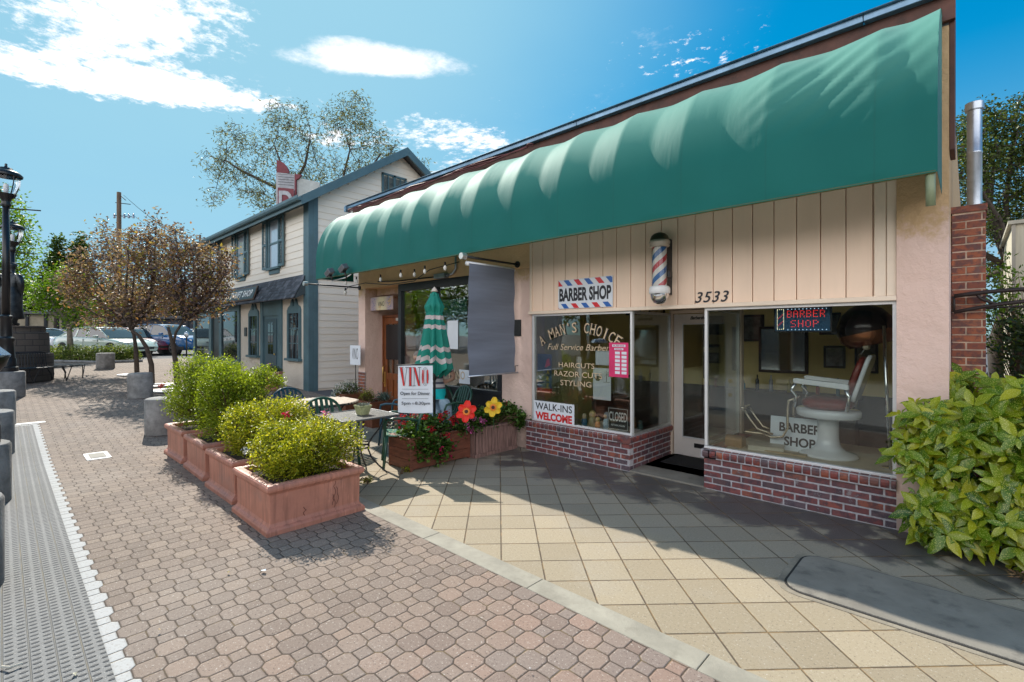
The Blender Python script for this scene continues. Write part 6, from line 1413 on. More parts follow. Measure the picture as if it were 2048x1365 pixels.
# ================= cars =================
def make_car(name, label, cat, loc, rz, L, Wd, H, paint, suv=False, wheel=.33, grp='cars parked beyond the low hedge'):
    t = thing(name, label, cat, loc, grp, rz)
    cp_ = mat('paint_' + str(len(bpy.data.materials)), paint, .22, var=.03, coat=.8, obj=True, spec=.6)
    tr = mat('trim_dark_' + str(len(bpy.data.materials)), (.03, .03, .035), .5) if suv else None
    h = H
    if suv: top = [(0, .62), (.03, .66), (.10, .66), (.62, .66), (.74, .645), (.86, .61), (.95, .55), (1, .42)]; roof = [(.01, .66), (.09, .97), (.30, 1.0), (.50, .985), (.60, .93), (.735, .65)]
    else: top = [(0, .56), (.02, .66), (.10, .70), (.18, .71), (.55, .665), (.72, .63), (.86, .57), (.95, .49), (1, .36)]; roof = [(.13, .70), (.28, .95), (.40, 1.0), (.52, .985), (.60, .92), (.75, .635)]
    def lerp(P, x):
        for a, b_ in zip(P[:-1], P[1:]):
            if a[0] <= x <= b_[0]: return a[1] + (b_[1] - a[1]) * (x - a[0]) / (b_[0] - a[0])
        return P[-1][1]
    NX = 36; body = MB(); W2 = Wd / 2
    def sec(x):
        e = min(1, .80 + .20 * math.sin(math.pi * min(1, max(0, (x * .9 + .05)))) ** .5); ends = min(1, (min(x, 1 - x) / .10)) ** .5; e = .70 + .30 * (ends if ends < 1 else 1)
        w = W2 * e; zt = lerp(top, x) * h; zl = .16 * h + (.05 * h if x < .05 or x > .95 else 0)
        return [(w * .90, zl), (w * .985, zl + .06), (w, .34 * h), (w * .995, min(zt - .10, .50 * h)), (w * .95, zt - .035), (w * .86, zt), (w * .45, zt + .012), (0, zt + .018)]
    S_ = [sec(k / NX) for k in range(NX + 1)]
    for sg_ in (1, -1):
        i0 = len(body.v)
        for k, s_ in enumerate(S_):
            for (w, z) in s_: body.v.append((L * (k / NX - .5), sg_ * w, z))
        n_ = len(S_[0])
        for k in range(NX):
            for q in range(n_ - 1): body.f.append((i0 + k * n_ + q, i0 + k * n_ + q + 1, i0 + (k + 1) * n_ + q + 1, i0 + (k + 1) * n_ + q))
    for k in (0, NX):
        P = [(L * (k / NX - .5), w, z) for w, z in S_[k]] + [(L * (k / NX - .5), -w, z) for w, z in S_[k][::-1]]; body.quad(*P)
    # roof cap and pillars in body colour, glass below
    gl = MB(); rf = MB(); xs = [roof[0][0] + (roof[-1][0] - roof[0][0]) * k / 24 for k in range(25)]
    def rp(x, f): # f 0 belt .. 1 roof edge
        zt = lerp(roof, x) * h; zb = lerp(top, x) * h - .01; ff = f; wb, wt = W2 * .88, W2 * .66
        fr_ = min(1, (zt - zb) / (.33 * h)); z = zb + (zt - zb) * ff; return (wb + (wt - wb) * ff * fr_, z)
    for sg_ in (1, -1):
        gl.grid(lambda u_, v_: (L * (xs[0] + (xs[-1] - xs[0]) * u_ - .5), sg_ * rp(xs[0] + (xs[-1] - xs[0]) * u_, v_ * .99)[0], rp(xs[0] + (xs[-1] - xs[0]) * u_, v_ * .99)[1]), 24, 5)
    gl.grid(lambda u_, v_: (L * (xs[0] + (xs[-1] - xs[0]) * u_ - .5), (v_ * 2 - 1) * rp(xs[0] + (xs[-1] - xs[0]) * u_, 1)[0], rp(xs[0] + (xs[-1] - xs[0]) * u_, 1)[1] + .02 * (1 - (v_ * 2 - 1) ** 2)), 24, 6)
    x0r, x1r = (.09, .55) if suv else (.27, .55)
    rf.grid(lambda u_, v_: (L * (x0r + (x1r - x0r) * u_ - .5), (v_ * 2 - 1) * (rp(x0r + (x1r - x0r) * u_, 1)[0] + .012), rp(x0r + (x1r - x0r) * u_, 1)[1] + .012 + .022 * (1 - (v_ * 2 - 1) ** 2)), 14, 8)
    pil = ([.60, .42, .22, .06] if suv else [.61, .47, .33, .22])
    for sg_ in (1, -1):
        e = .008
        edge = [(L * (x - .5), sg_ * (rp(x, 1)[0] + e), rp(x, 1)[1]) for x in [roof[0][0] + (roof[-1][0] - roof[0][0]) * k / 20 for k in range(21)]]
        rf.tube(edge, .028, 5)
        for i, x in enumerate(pil[1:]):
            a = rp(x, 0); b_ = rp(x, 1); wdt = .03 if i < 1 else .05
            rf.quad(*[(L * (x - .5) + d_, sg_ * (q[0] + e), q[1]) for q, d_ in ((a, -wdt), (a, wdt), (b_, wdt), (b_, -wdt))])
        if not suv:
            rf.quad(*[(L * (q[0] - .5), sg_ * (rp(q[0], q[1])[0] + e), rp(q[0], q[1])[1]) for q in ((.14, 0), (.235, 0), (.285, .9), (.22, .95))])
    body.build('body', cp_, t, world=False, smooth=True); gl.build('windows', M['darkglass'], t, world=False, smooth=True); rf.build('roof', cp_, t, world=False, smooth=True)
    xw = (.19, .80)
    for x in xw:
        for sg_ in (1, -1):
            y = sg_ * (W2 - .03)
            MB().tube([(L * (x - .5), y - sg_ * .2, wheel + .02), (L * (x - .5), y + sg_ * .028, wheel + .02)], wheel + .055, 28).build('wheel_arch', tr or M['black'], t, world=False)
            wo = MB().tube([(L * (x - .5), y - sg_ * .18, wheel), (L * (x - .5), y + sg_ * .036, wheel)], wheel, 28).build('wheel', mat('rubber', (.02, .02, .02), .8, var=0) if 'rubber' not in bpy.data.materials else bpy.data.materials['rubber'], t, world=False, auto=40)
            rm = MB(); cx_, cz_ = L * (x - .5), wheel; yy = y + sg_ * .042
            for k in range(5):
                a = 2 * math.pi * k / 5 + .3
                P = [(cx_ + rr * math.cos(a + da), cz_ + rr * math.sin(a + da)) for rr, da in ((.05, -.5), (wheel * .68, -.2), (wheel * .68, .2), (.05, .5))]; rm.prism(P, 'y', yy - .006, yy)
            P = []
            for k in range(24):
                a0, a1 = 2 * math.pi * k / 24, 2 * math.pi * (k + 1) / 24
                rm.quad(*[(cx_ + rr * math.cos(a), yy + sg_ * .001, cz_ + rr * math.sin(a)) for rr, a in ((wheel * .62, a0), (wheel * .62, a1), (wheel * .70, a1), (wheel * .70, a0))])
            rm.build('rim', M['alu'], wo, world=False)
    for sg_ in (1, -1):
        MB().grid(lambda u_, v_: (L * (.5 - .015 - .085 * u_), sg_ * W2 * (.58 + .31 * u_ ** .7 + .02), h * (.50 + .035 * u_) - .075 * v_), 6, 3).build('headlight', bpy.data.materials.get('headlamp') or mat('headlamp', (.6, .65, .7), .1, metal=.5), t, world=False, solid=.03)
        MB().grid(lambda u_, v_: (L * (-.5 + .005 + .05 * u_), sg_ * W2 * (.62 + .27 * u_ ** .6), h * .60 - .10 * v_), 6, 3).build('tail_light', bpy.data.materials.get('tail_red') or mat('tail_red', (.4, .01, .02), .2, var=0), t, world=False, solid=.03)
        MB().box(-.09, .09, -.08, .08, -.055, .055).xf(lambda p: p + Vector((L * .14, sg_ * (W2 + .06), h * .69))).build('mirror', cp_, t, world=False, bevel=.03)
        for x in (.10, -.12): MB().box(-.09, .09, -.012, .012, -.015, .015).xf(lambda p: p + Vector((L * x, sg_ * (W2 * .985), h * .56))).build('door_handle', cp_, t, world=False, bevel=.004)
        sm_ = MB()
        for x in (.52 + .12, .46, .30): sm_.box(L * (x - .5) - .004, L * (x - .5) + .004, sg_ * W2 * .99 - .01, sg_ * W2 * .99 + .012, .24 * h, .62 * h)
        sm_.build('door_seam', M['black'], t, world=False)
    MB().box(L * .5 - .05, L * .5 + .008, -W2 * .5, W2 * .5, .26 * h, .34 * h).build('grille', M['black'], t, world=False, bevel=.01)
    if suv:
        w_ = MB(); 
        for sg_ in (1, -1): w_.box(-L * .46, L * .46, sg_ * W2 * .985 - .02, sg_ * W2 * .985 + .015, .17 * h, .28 * h)
        w_.build('cladding', tr, t, world=False, bevel=.01)
    return t
hz = math.degrees(math.atan2(sdv.y, sdv.x))
def carpos(px, dep): p = spot(px, 670, dep); return (p.x, p.y, .61)
make_car('sedan', 'pale mint green sedan parked side on behind the low hedge', 'car', carpos(212, 24.0), R(hz - 14), 4.95, 1.82, 1.46, (.52, .60, .52))
make_car('suv', 'bright blue sport utility vehicle with dark wheel arches at the right of the parked cars', 'car', carpos(338, 27.0), R(hz - 16), 4.7, 1.85, 1.66, (.015, .10, .28), suv=True, wheel=.35)
make_car('compact_car', 'dark red car between the pale green sedan and the blue vehicle', 'car', carpos(272, 26.4), R(hz - 15), 4.5, 1.78, 1.47, (.20, .03, .045))
make_car('hatchback', 'small white car at the far left of the car park, behind the stone pedestal', 'car', carpos(90, 31), R(hz - 10), 4.2, 1.75, 1.5, (.7, .72, .75), suv=True)
make_car('silver_car', 'silver car whose roof shows between the blue vehicle and the thrift shop', 'car', carpos(385, 36), R(hz - 10), 4.5, 1.8, 1.5, (.5, .55, .6))
make_car('light_car', 'light grey car behind the left rear of the pale green sedan', 'car', carpos(150, 33), R(hz - 8), 4.4, 1.75, 1.45, (.5, .52, .56))
# parking meter
mp0 = spot(373, 712, 23.8); mz = .62
pm = thing('parking_meter', 'grey parking meter post before the blue vehicle', 'parking meter', (mp0.x, mp0.y, mz))
MB().tube([(0, 0, 0), (0, 0, .95)], .035, 8).build('post', M['iron'], pm, world=False, smooth=True); MB().lathe([(0, .93), (.07, .95), (.10, 1.05), (.10, 1.15), (.06, 1.22), (0, 1.24)], (0, 0, 0), 14).build('head', M['galv'], pm, world=False, smooth=True)
# utility poles
def upole(px, dep, top, label, r=.14):
    p = spot(px, top, dep); t = thing('utility_pole', label, 'utility pole', (p.x, p.y, .6))
    H = p.z - .6; MB().tube([(0, 0, 0), (0, 0, H)], [r * 1.2, r * .85], 10).build('pole', M['pole_wood'], t, world=False, smooth=True)
    return t, H
M['pole_wood'] = mat('pole_wood', (.16, .10, .06), .9, var=.25, vscale=5, obj=True, stretch=(3, 3, .3))
t, H = upole(238, 42, 385, 'tall wooden utility pole with short crossarms behind the plum trees', .19)
b = MB()
for dz, a, c_ in ((.9, -.3, 1.0), (2.0, -.5, 1.3)): b.tube([Vector((0, 0, H - dz)) + sdv * a, Vector((0, 0, H - dz)) + sdv * c_ - Vector((0, 0, .15))], .035, 6)
b.tube([Vector((0, 0, H - .2)), Vector((0, 0, H - .7)) + sdv * .6], .03, 6); b.build('crossarm', M['iron'], t, world=False)
for k, q in enumerate((-.4, .45, .85, 1.25)): MB().lathe([(0, -.22), (.08, -.2), (.1, -.1), (.06, 0), (.09, .08), (.05, .18), (0, .2)], tuple(Vector((0, 0, H - 2.05)) + sdv * q), 10).build('insulator', M['galv'], t, world=False)
p0v = Vector(t.location) + Vector((0, 0, H)); 
t2, H2 = upole(400, 60, 470, 'distant thin utility pole beside the thrift shop eaves', .14)
p1v = Vector(t2.location) + Vector((0, 0, H2))
for k, (q, dz) in enumerate(((.9, -.7), (1.2, -.95), (1.25, -2.0), (.4, -.25))):
    a = p0v + sdv * q + Vector((0, 0, dz)); b_ = p1v + sdv * q * .8 + Vector((0, 0, dz * .6))
    pts = [a.lerp(b_, f) - Vector((0, 0, 1.1 * math.sin(math.pi * f))) for f in [j / 14 for j in range(15)]]
    o = MB().tube(pts, .016, 4).build('power_line', M['iron']); tag(o, 'thin power line running right from the tall utility pole', 'power line', 'power lines from the utility pole')
# far buildings
def farbox(name, label, p, q, dep2, z0, z1, m_, roof=None, posts=0):
    a = spot(p[0], 670, p[1]); b_ = spot(q[0], 670, q[1]); t = thing(name, label, 'building', (a.x, a.y, .6)); d = (b_ - a); d.z = 0; n_ = Vector((-d.y, d.x, 0)).normalized()
    if n_.dot(a - Vector((0, -5.36, a.z))) < 0: n_ = -n_
    w = MB(); P = [a, b_, b_ + n_ * dep2, a + n_ * dep2]; P = [(v.x, v.y) for v in P]; w.prism(P, 'z', z0, z1); w.build('wall', m_, t)
    e = d.normalized() * .4; P = [(v.x, v.y) for v in (a - e - n_ * .5, b_ + e - n_ * .5, b_ + e + n_ * (dep2 + .3), a - e + n_ * (dep2 + .3))]
    MB().prism(P, 'z', z1, z1 + .25).build('roof', roof or M['roofing'], t)
    for k in range(posts):
        c = a.lerp(b_, (k + .5) / posts) - n_ * .08; MB().tube([(c.x, c.y, z0), (c.x, c.y, z1)], .12, 6).build('post', M['darkframe'], t)
    w = MB(); c0_ = a - n_ * .06; c1_ = b_ - n_ * .06
    w.tube([(c0_.x, c0_.y, z0 + 1.1), (c1_.x, c1_.y, z0 + 1.1)], .06, 4); w.build('rail', M['darkframe'], t); return t
farbox('tan_building', 'long tan wall with dark posts behind the parked cars', (-120, 40), (215, 44), 10, .6, 3.5, mat('tan_wall', (.33, .28, .20), .9, var=.12), posts=9)
farbox('brick_building', 'low red brown building glimpsed behind the plum trees', (300, 52), (392, 52), 8, .6, 5.0, mat('red_wall', (.28, .09, .06), .9, var=.2))
farbox('dark_fence_building', 'dark blue grey shed wall behind the blue vehicle', (255, 44), (398, 46), 6, .6, 3.2, mat('navy_wall', (.05, .055, .07), .8, var=.2), posts=3)
for px in (392, 399):
    p = spot(px, 600, 36); o = MB().tube([(p.x, p.y, .6), (p.x, p.y, 5.2)], .12, 8).build('steel_post', M['galv'], smooth=True); tag(o, 'pale steel post at the far corner of the thrift shop', 'post', 'pair of steel posts beyond the shop')
# pylon sign behind the thrift roof
py_ = thing('pylon_sign', 'old red and white pylon sign with a curved red fin behind the thrift shop roof', 'sign', tuple(spot(590, 560, 24)))
Dp = 24
def PS(px, py, o=0): v = spot(px, py, Dp); return v - fdv * o
def pface(name, P, m_, o, th=.12):
    b = MB(); n_ = len(P); A_ = [PS(x, y, o) for x, y in P]; B_ = [v + fdv * th for v in A_]; b.v = [tuple(v) for v in A_ + B_]; b.f = [tuple(range(n_)), tuple(range(2 * n_ - 1, n_ - 1, -1))] + [(k, (k + 1) % n_, n_ + (k + 1) % n_, n_ + k) for k in range(n_)]
    return b.build(name, m_, py_)
M['sign_red'] = mat('sign_red_paint', (.18, .028, .04), .6, var=.2, vscale=6); M['sign_pale'] = mat('sign_white_paint', (.42, .42, .44), .6, var=.15, vscale=6)
pface('side', [(554, 347), (560, 347), (560, 560), (554, 560)], M['sign_pale'], .1); pface('fin', [(555, 347), (555, 322), (561, 323), (568, 327), (574, 333), (578, 340), (580, 348)], M['sign_red'], .1)
pface('face', [(560, 347), (592, 351), (592, 560), (560, 560)], M['sign_pale'], .1); pface('edge', [(592, 350), (606, 352), (601, 358), (595, 362), (595, 560), (592, 560)], M['sign_red'], .16); pface('back_panel', [(595, 358), (600, 357), (640, 366), (640, 560), (595, 560)], mat('sign_grey', (.42, .44, .42), .6), .05)
b = MB()
for k in range(5): b.quad(*[PS(x, y, .23) for x, y in ((560, 351 + k * 5.1), (592, 353.5 + k * 5.1), (592, 354.5 + k * 5.1), (560, 352 + k * 5.1))])
b.build('grooves', M['ink'], py_); 
b = MB(); b.quad(*[PS(x, y, .232) for x, y in ((560, 378), (592, 381), (592, 560), (560, 560))]); b.build('red_panel', M['sign_red'], py_)
b = MB(); put_text(b, 'D', PS(576, 405, .26), 1.6 * .42, 1.0, sdv, bold=.03); b.build('letter', M['sign_pale'], py_)
b = MB(); b.tube([PS(575, 520), (PS(575, 520).x, PS(575, 520).y, .6)], .25, 8); b.build('post', M['galv'], py_)

# ================= flower boxes =================
M['redwood'] = mat('redwood', (.15, .05, .028), .55, var=.3, vscale=6, stretch=(1, 1, 6), bump=.02, bscale=30); M['greywood'] = mat('weathered_wood', (.22, .13, .11), .8, var=.4, vscale=9, stretch=(6, 6, .5), bump=.03, bscale=40)
f1 = thing('flower_box', 'red brown wooden flower box with horizontal boards, overflowing with geraniums', 'flower box', (-5.25, -1.4, 0))
x0, x1, y0, y1 = -5.50, -5.02, -1.88, -.90
b = MB()
for k in range(3):
    z0 = .02 + k * .122; b.box(x0 + .03, x1 - .03, y0, y0 + .02, z0, z0 + .118); b.box(x0 + .03, x1 - .03, y1 - .02, y1, z0, z0 + .118); b.box(x1 - .02, x1, y0 + .03, y1 - .03, z0, z0 + .118); b.box(x0, x0 + .02, y0 + .03, y1 - .03, z0, z0 + .118)
b.build('boards', M['redwood'], f1, bevel=.003); b = MB()
for x, y in ((x0, y0), (x1 - .03, y0), (x0, y1 - .03), (x1 - .03, y1 - .03)): b.box(x - .004, x + .034, y - .004, y + .034, 0, .39)
b.build('corner_post', M['redwood'], f1, bevel=.003); b = MB(); b.box(x0 - .01, x1 + .01, y0 - .01, y0 + .04, .39, .41); b.box(x0 - .01, x1 + .01, y1 - .04, y1 + .01, .39, .41); b.box(x0 - .01, x0 + .04, y0 + .04, y1 - .04, .39, .41); b.box(x1 - .04, x1 + .01, y0 + .04, y1 - .04, .39, .41); b.build('rim', M['redwood'], f1, bevel=.003)
MB().box(x0 + .03, x1 - .03, y0 + .03, y1 - .03, .2, .36).build('soil', M['soil'], f1)
f2 = thing('flower_box', 'weathered grey and red wooden flower box with vertical slats by the brick wall', 'flower box', (-5.1, -.4, 0))
x0, x1, y0, y1 = -5.36, -4.93, -.86, -.04
b = MB(); y = y0
while y < y1 - .02: b.box(x1 - .018, x1, y, y + .054, .05, .38); y += .0585
x = x0
while x < x1 - .05: b.box(x, x + .054, y0 - .018, y0, .05, .38); x += .0585
b.build('slats', M['greywood'], f2, bevel=.002); b = MB(); b.box(x0, x1 + .014, y0 - .03, y1, .38, .41); b.box(x0, x1 + .012, y0 - .028, y1, .0, .05); b.box(x0, x0 + .02, y0, y1, .05, .38); b.build('rails', M['greywood'], f2, bevel=.003)
def rustpot(name, label, x, y, w0, w1, h, m_=None):
    t = thing(name, label, 'flower pot', (x, y, 0), None); b = MB()
    for r, z in ((w0, 0), (w1, h), (w1 - .03, h), (w1 - .035, h - .05)): b.v += [(-r, -r, z), (r, -r, z), (r, r, z), (-r, r, z)]
    for k in range(3):
        for q in range(4): b.f.append((k * 4 + q, k * 4 + (q + 1) % 4, (k + 1) * 4 + (q + 1) % 4, (k + 1) * 4 + q))
    b.build('pot', m_ or M['rust'], t, world=False, bevel=.004); MB().box(-w1 + .035, w1 - .035, -w1 + .035, w1 - .035, h - .07, h - .05).build('soil', M['soil'], t, world=False); return t
M['rust'] = mat('rust_steel', (.17, .06, .028), .8, var=.3, vscale=8, obj=True)
rustpot('rust_pot', 'rust brown square pot of white flowers left of the restaurant door', -9.42, -.35, .15, .20, .48)
rustpot('rust_pot', 'rust brown square pot of yellow flowers and blue succulents in front of the door', -8.05, -.55, .17, .23, .48)
dp = thing('door_pot', 'terracotta urn of small pink flowers at the thrift shop door', 'flower pot', (-13.9, -.25, gz(-13.9)))
MB().lathe([(.16, 0), (.2, .02), (.2, .06), (.17, .08), (.24, .42), (.28, .46), (.28, .52), (.24, .52), (.22, .46), (0, .46)], (0, 0, 0), 20).build('pot', M['terra'], dp, world=False, auto=40)
# ================= plants =================
LM = {}
LM['shrub'] = leafmat('shrub_leaf', [(0, (.10, .14, .012)), (.35, (.27, .32, .02)), (.7, (.52, .50, .04)), (1, (.75, .66, .12))], .5, .3)
LM['shrub_tall'] = leafmat('tall_shrub_leaf', [(0, (.11, .17, .01)), (.5, (.28, .37, .025)), (1, (.50, .54, .07))], .5, .35)
LM['plum'] = leafmat('plum_leaf', [(0, (.07, .05, .06)), (.3, (.17, .12, .14)), (.5, (.32, .25, .26)), (.7, (.34, .17, .09)), (.85, (.28, .30, .08)), (1, (.52, .30, .06))], .5, .42)
LM['lime'] = leafmat('lime_leaf', [(0, (.08, .15, .01)), (.5, (.16, .30, .015)), (1, (.30, .42, .02))], .5)
LM['green'] = leafmat('green_leaf', [(0, (.03, .06, .01)), (.5, (.06, .11, .015)), (1, (.12, .17, .02))], .45)
LM['dark'] = leafmat('dark_leaf', [(0, (.012, .028, .008)), (.6, (.03, .055, .012)), (1, (.06, .09, .02))], .35)
LM['oak'] = leafmat('oak_leaf', [(0, (.03, .055, .012)), (.5, (.075, .11, .02)), (1, (.17, .20, .035))], .35, .35)
LM['euc'] = leafmat('eucalyptus_leaf', [(0, (.06, .075, .05)), (.5, (.12, .13, .06)), (.8, (.24, .22, .06)), (1, (.3, .2, .07))], .45)
LM['aucuba'] = leafmat('aucuba_leaf', [(0, (.06, .14, .01)), (.4, (.17, .28, .015)), (.7, (.38, .42, .02)), (1, (.58, .50, .03))], .35, .22, speck=(120, (.62, .62, .14)))
LM['gera'] = leafmat('geranium_leaf', [(0, (.03, .09, .015)), (.6, (.09, .19, .03)), (1, (.2, .3, .05))], .4)
BK = {'dark': mat('dark_bark', (.06, .045, .035), .9, var=.3, vscale=12, bump=.1, bscale=40), 'grey': mat('grey_bark', (.20, .17, .14), .9, var=.25, vscale=9, bump=.05, bscale=30), 'twig': mat('twig', (.10, .06, .03), .9)}
def shrub(name, label, base, ells, n, cr, per, L, Wd, lm, cat='shrub', group=None, stems=10, up=.5, sub='foliage', shell=.5, bk='twig', droop=-.1):
    root = thing(name, label, cat, base, group)
    C, idx = crown_points(ells, n, shell); P = np.repeat(C, per, 0) + RNG.normal(size=(n * per, 3)) * cr
    ctr = np.array([[e[0], e[1], e[2] - e[5]] for e in ells]).mean(0); d = P - ctr; d /= np.linalg.norm(d, axis=1)[:, None]
    V, F = leaves(P, L, Wd, up, droop, .8, dirs=d); fastmesh(sub, V, F, lm, root, off=base)
    b = MB()
    for k in range(stems):
        c = Vector(C[k % n]); a = Vector(base) + Vector((random.uniform(-.1, .1), random.uniform(-.1, .1), 0)); b.tube([a, a.lerp(c, .5) + Vector((0, 0, .05)), c], [.010, .007, .003], 5)
    for k in range(min(n, 220)):
        c = Vector(C[k]); p = Vector(base).lerp(c, .55); b.tube([p, c], [.005, .002], 4, cap=False)
    b.build('stems', BK[bk], root); return root
shrub('shrub', 'nearest clipped yellow green shrub, in the cracked terracotta planter', (-4.715, -3.38, .37), [(-4.72, -3.38, .52, .40, .40, .20), (-4.55, -3.55, .50, .22, .20, .16), (-4.55, -3.2, .52, .24, .22, .18), (-4.9, -3.55, .5, .22, .2, .15), (-4.72, -3.38, .62, .42, .44, .24), (-5.02, -3.45, .66, .26, .28, .20), (-4.45, -3.12, .66, .26, .26, .20), (-4.9, -3.5, .68, .25, .22, .20), (-4.52, -3.2, .68, .24, .24, .22), (-4.8, -3.2, .70, .26, .24, .20), (-4.5, -3.5, .58, .2, .2, .18)], 2600, .024, 9, .025, .015, LM['shrub'])
shrub('shrub', 'yellow green shrub in the second planter, between the nearest clipped shrub and the tall ones', (-5.80, -3.33, .37), [(-5.8, -3.33, .54, .38, .38, .22), (-5.8, -3.33, .68, .42, .42, .30), (-6.0, -3.45, .70, .28, .25, .22), (-5.6, -3.15, .78, .28, .26, .22)], 2400, .026, 9, .026, .016, LM['shrub'])
shrub('shrub', 'tall bright green shrub with long arching shoots in the third planter', (-6.9, -3.3, .37), [(-6.9, -3.3, .56, .38, .38, .24), (-6.9, -3.3, .85, .42, .42, .42), (-7.0, -3.4, 1.05, .30, .30, .34), (-7.0, -3.0, 1.05, .24, .22, .2), (-7.1, -2.85, 1.18, .16, .12, .09), (-6.95, -2.75, 1.05, .12, .10, .07)], 2300, .032, 8, .034, .017, LM['shrub_tall'])
shrub('shrub', 'tall bright green shrub in the farthest planter', (-7.98, -3.29, .37), [(-7.98, -3.29, .56, .38, .38, .24), (-7.98, -3.29, .85, .44, .42, .42), (-8.1, -3.4, 1.12, .33, .33, .33), (-7.8, -3.15, 1.12, .26, .26, .26), (-8.25, -3.55, .75, .28, .24, .3)], 2300, .032, 8, .034, .017, LM['shrub_tall'])
def petals(pts, L, Wd, m_, parent, name='bloom', off=(0, 0, 0), per=14, cr=.018):
    if parent is not None and 1 < len(pts) < 30:
        for p in pts: petals([p], L, Wd, m_, parent, name, off, per, cr)
        return
    P = np.repeat(np.array(pts), per, 0) + RNG.normal(size=(len(pts) * per, 3)) * cr
    V, F = leaves(P, L, Wd, .6, 0, fold=.1); return fastmesh(name, V, F, m_, parent, off=off)
FM = {n: leafmat('petal_' + n, s, .3, .6) for n, s in {'red': [(0, (.30, .004, .01)), (1, (.62, .02, .03))], 'pink': [(0, (.45, .04, .25)), (1, (.75, .22, .50))], 'crimson': [(0, (.35, .0, .04)), (1, (.62, .02, .12))], 'white': [(0, (.5, .52, .6)), (1, (.8, .8, .82))], 'yellow': [(0, (.45, .35, .02)), (1, (.7, .62, .05))], 'blue': [(0, (.02, .12, .4)), (1, (.05, .3, .6))]}.items()}
for label, pos, m_ in (('bright pink bloom on the nearest clipped shrub', (-4.98, -3.40, .90), 'crimson'), ('pale pink bloom between the nearest shrub and the metal table', (-5.0, -2.98, .86), 'pink'), ('small white bloom low in the second planter', (-5.42, -3.62, .50), 'white'), ('red flowers drooping at the left side of the farthest shrub', (-8.35, -3.78, .98), 'red')):
    o = petals([pos] * 2, .03, .028, FM[m_], None, 'blossom', per=12); o.location = (0, 0, 0); tag(o, label, 'flower')
# geranium plants in box 1
g1 = shrub('geranium', 'red geraniums spilling over the end of the red brown flower box', (-5.25, -1.5, .36), [(-5.25, -1.65, .46, .22, .22, .13), (-5.22, -1.35, .48, .22, .25, .14), (-5.02, -1.68, .30, .12, .20, .22), (-4.98, -1.45, .22, .10, .16, .18)], 300, .04, 6, .05, .052, LM['gera'], cat='flowering plant', up=1.2)
petals([(-5.36, -1.82, .60), (-5.32, -1.76, .63), (-5.24, -1.66, .66), (-5.10, -1.60, .64), (-5.02, -1.42, .62), (-4.95, -1.28, .60), (-5.05, -1.30, .66), (-4.96, -1.62, .50), (-4.92, -1.38, .40), (-5.28, -1.80, .56), (-4.98, -1.20, .55)], .03, .028, FM['red'], g1, off=(-5.25, -1.5, .36), per=40, cr=.022)
petals([(-4.90, -1.50, .24), (-4.88, -1.36, .12), (-4.92, -1.30, .22)], .025, .024, FM['crimson'], g1, off=(-5.25, -1.5, .36), per=26)
petals([(-5.42, -1.9, .5), (-5.44, -1.86, .56), (-5.4, -1.92, .44)], .018, .018, FM['white'], g1, off=(-5.25, -1.5, .36), per=14, cr=.03)
g2 = shrub('geranium', 'pink geraniums at the joint between the two flower boxes', (-5.05, -.95, .36), [(-5.0, -.95, .46, .14, .2, .10)], 90, .035, 6, .04, .042, LM['gera'], cat='flowering plant', up=1.2)
petals([(-4.90, -1.05, .52), (-4.88, -.95, .56), (-4.86, -.85, .54), (-4.88, -.78, .50), (-4.89, -.98, .40), (-4.90, -1.04, .44)], .022, .022, FM['pink'], g2, off=(-5.05, -.95, .36), per=34, cr=.02)
g3 = shrub('geranium', 'leafy geraniums with few dark red blooms in the slatted flower box', (-5.1, -.4, .4), [(-5.1, -.55, .50, .18, .26, .11), (-5.08, -.2, .54, .18, .2, .14), (-4.88, -.08, .46, .1, .12, .14)], 260, .035, 6, .05, .052, LM['gera'], cat='flowering plant', up=1.2)
petals([(-4.95, -.45, .60), (-5.0, -.2, .68)], .024, .022, FM['crimson'], g3, off=(-5.1, -.4, .4), per=22)
w_ = shrub('potted_flowers', 'white and pale blue flowers spilling from the rust pot left of the door', (-9.42, -.35, .44), [(-9.42, -.35, .58, .24, .22, .14), (-9.55, -.5, .42, .16, .16, .2)], 160, .03, 6, .03, .02, LM['gera'], cat='flowering plant')
C, _ = crown_points([(-9.42, -.38, .62, .26, .24, .13), (-9.58, -.52, .45, .16, .16, .22)], 110); petals(C, .025, .024, FM['white'], w_, off=(-9.42, -.35, .44), per=7)
w_ = shrub('potted_flowers', 'small yellow flowers in the left half of the rust pot before the door', (-8.15, -.62, .44), [(-8.17, -.66, .56, .13, .13, .10)], 110, .03, 6, .03, .014, leafmat('yellow_green_leaf', [(0, (.1, .15, .02)), (1, (.3, .3, .04))], .4), cat='flowering plant')
petals([(-8.2, -.7, .63), (-8.12, -.62, .66), (-8.25, -.6, .6)], .018, .018, FM['yellow'], w_, off=(-8.15, -.62, .44), per=14, cr=.04)
shrub('succulent', 'blue grey succulents in the right half of the rust pot before the door', (-7.92, -.48, .44), [(-7.92, -.46, .54, .14, .14, .08)], 120, .03, 6, .035, .014, leafmat('blue_succulent_leaf', [(0, (.06, .13, .11)), (1, (.2, .3, .28))], .2), cat='potted plant')
w_ = shrub('potted_flowers', 'low green plant with a pink bloom in the terracotta urn at the thrift shop door', (-13.9, -.25, gz(-13.9) + .46), [(-13.9, -.25, gz(-13.9) + .56, .25, .25, .10)], 120, .03, 6, .035, .025, LM['green'], cat='flowering plant')
petals([(-13.9, -.3, gz(-13.9) + .72)], .03, .028, FM['pink'], w_, off=(-13.9, -.25, gz(-13.9) + .46), per=30)
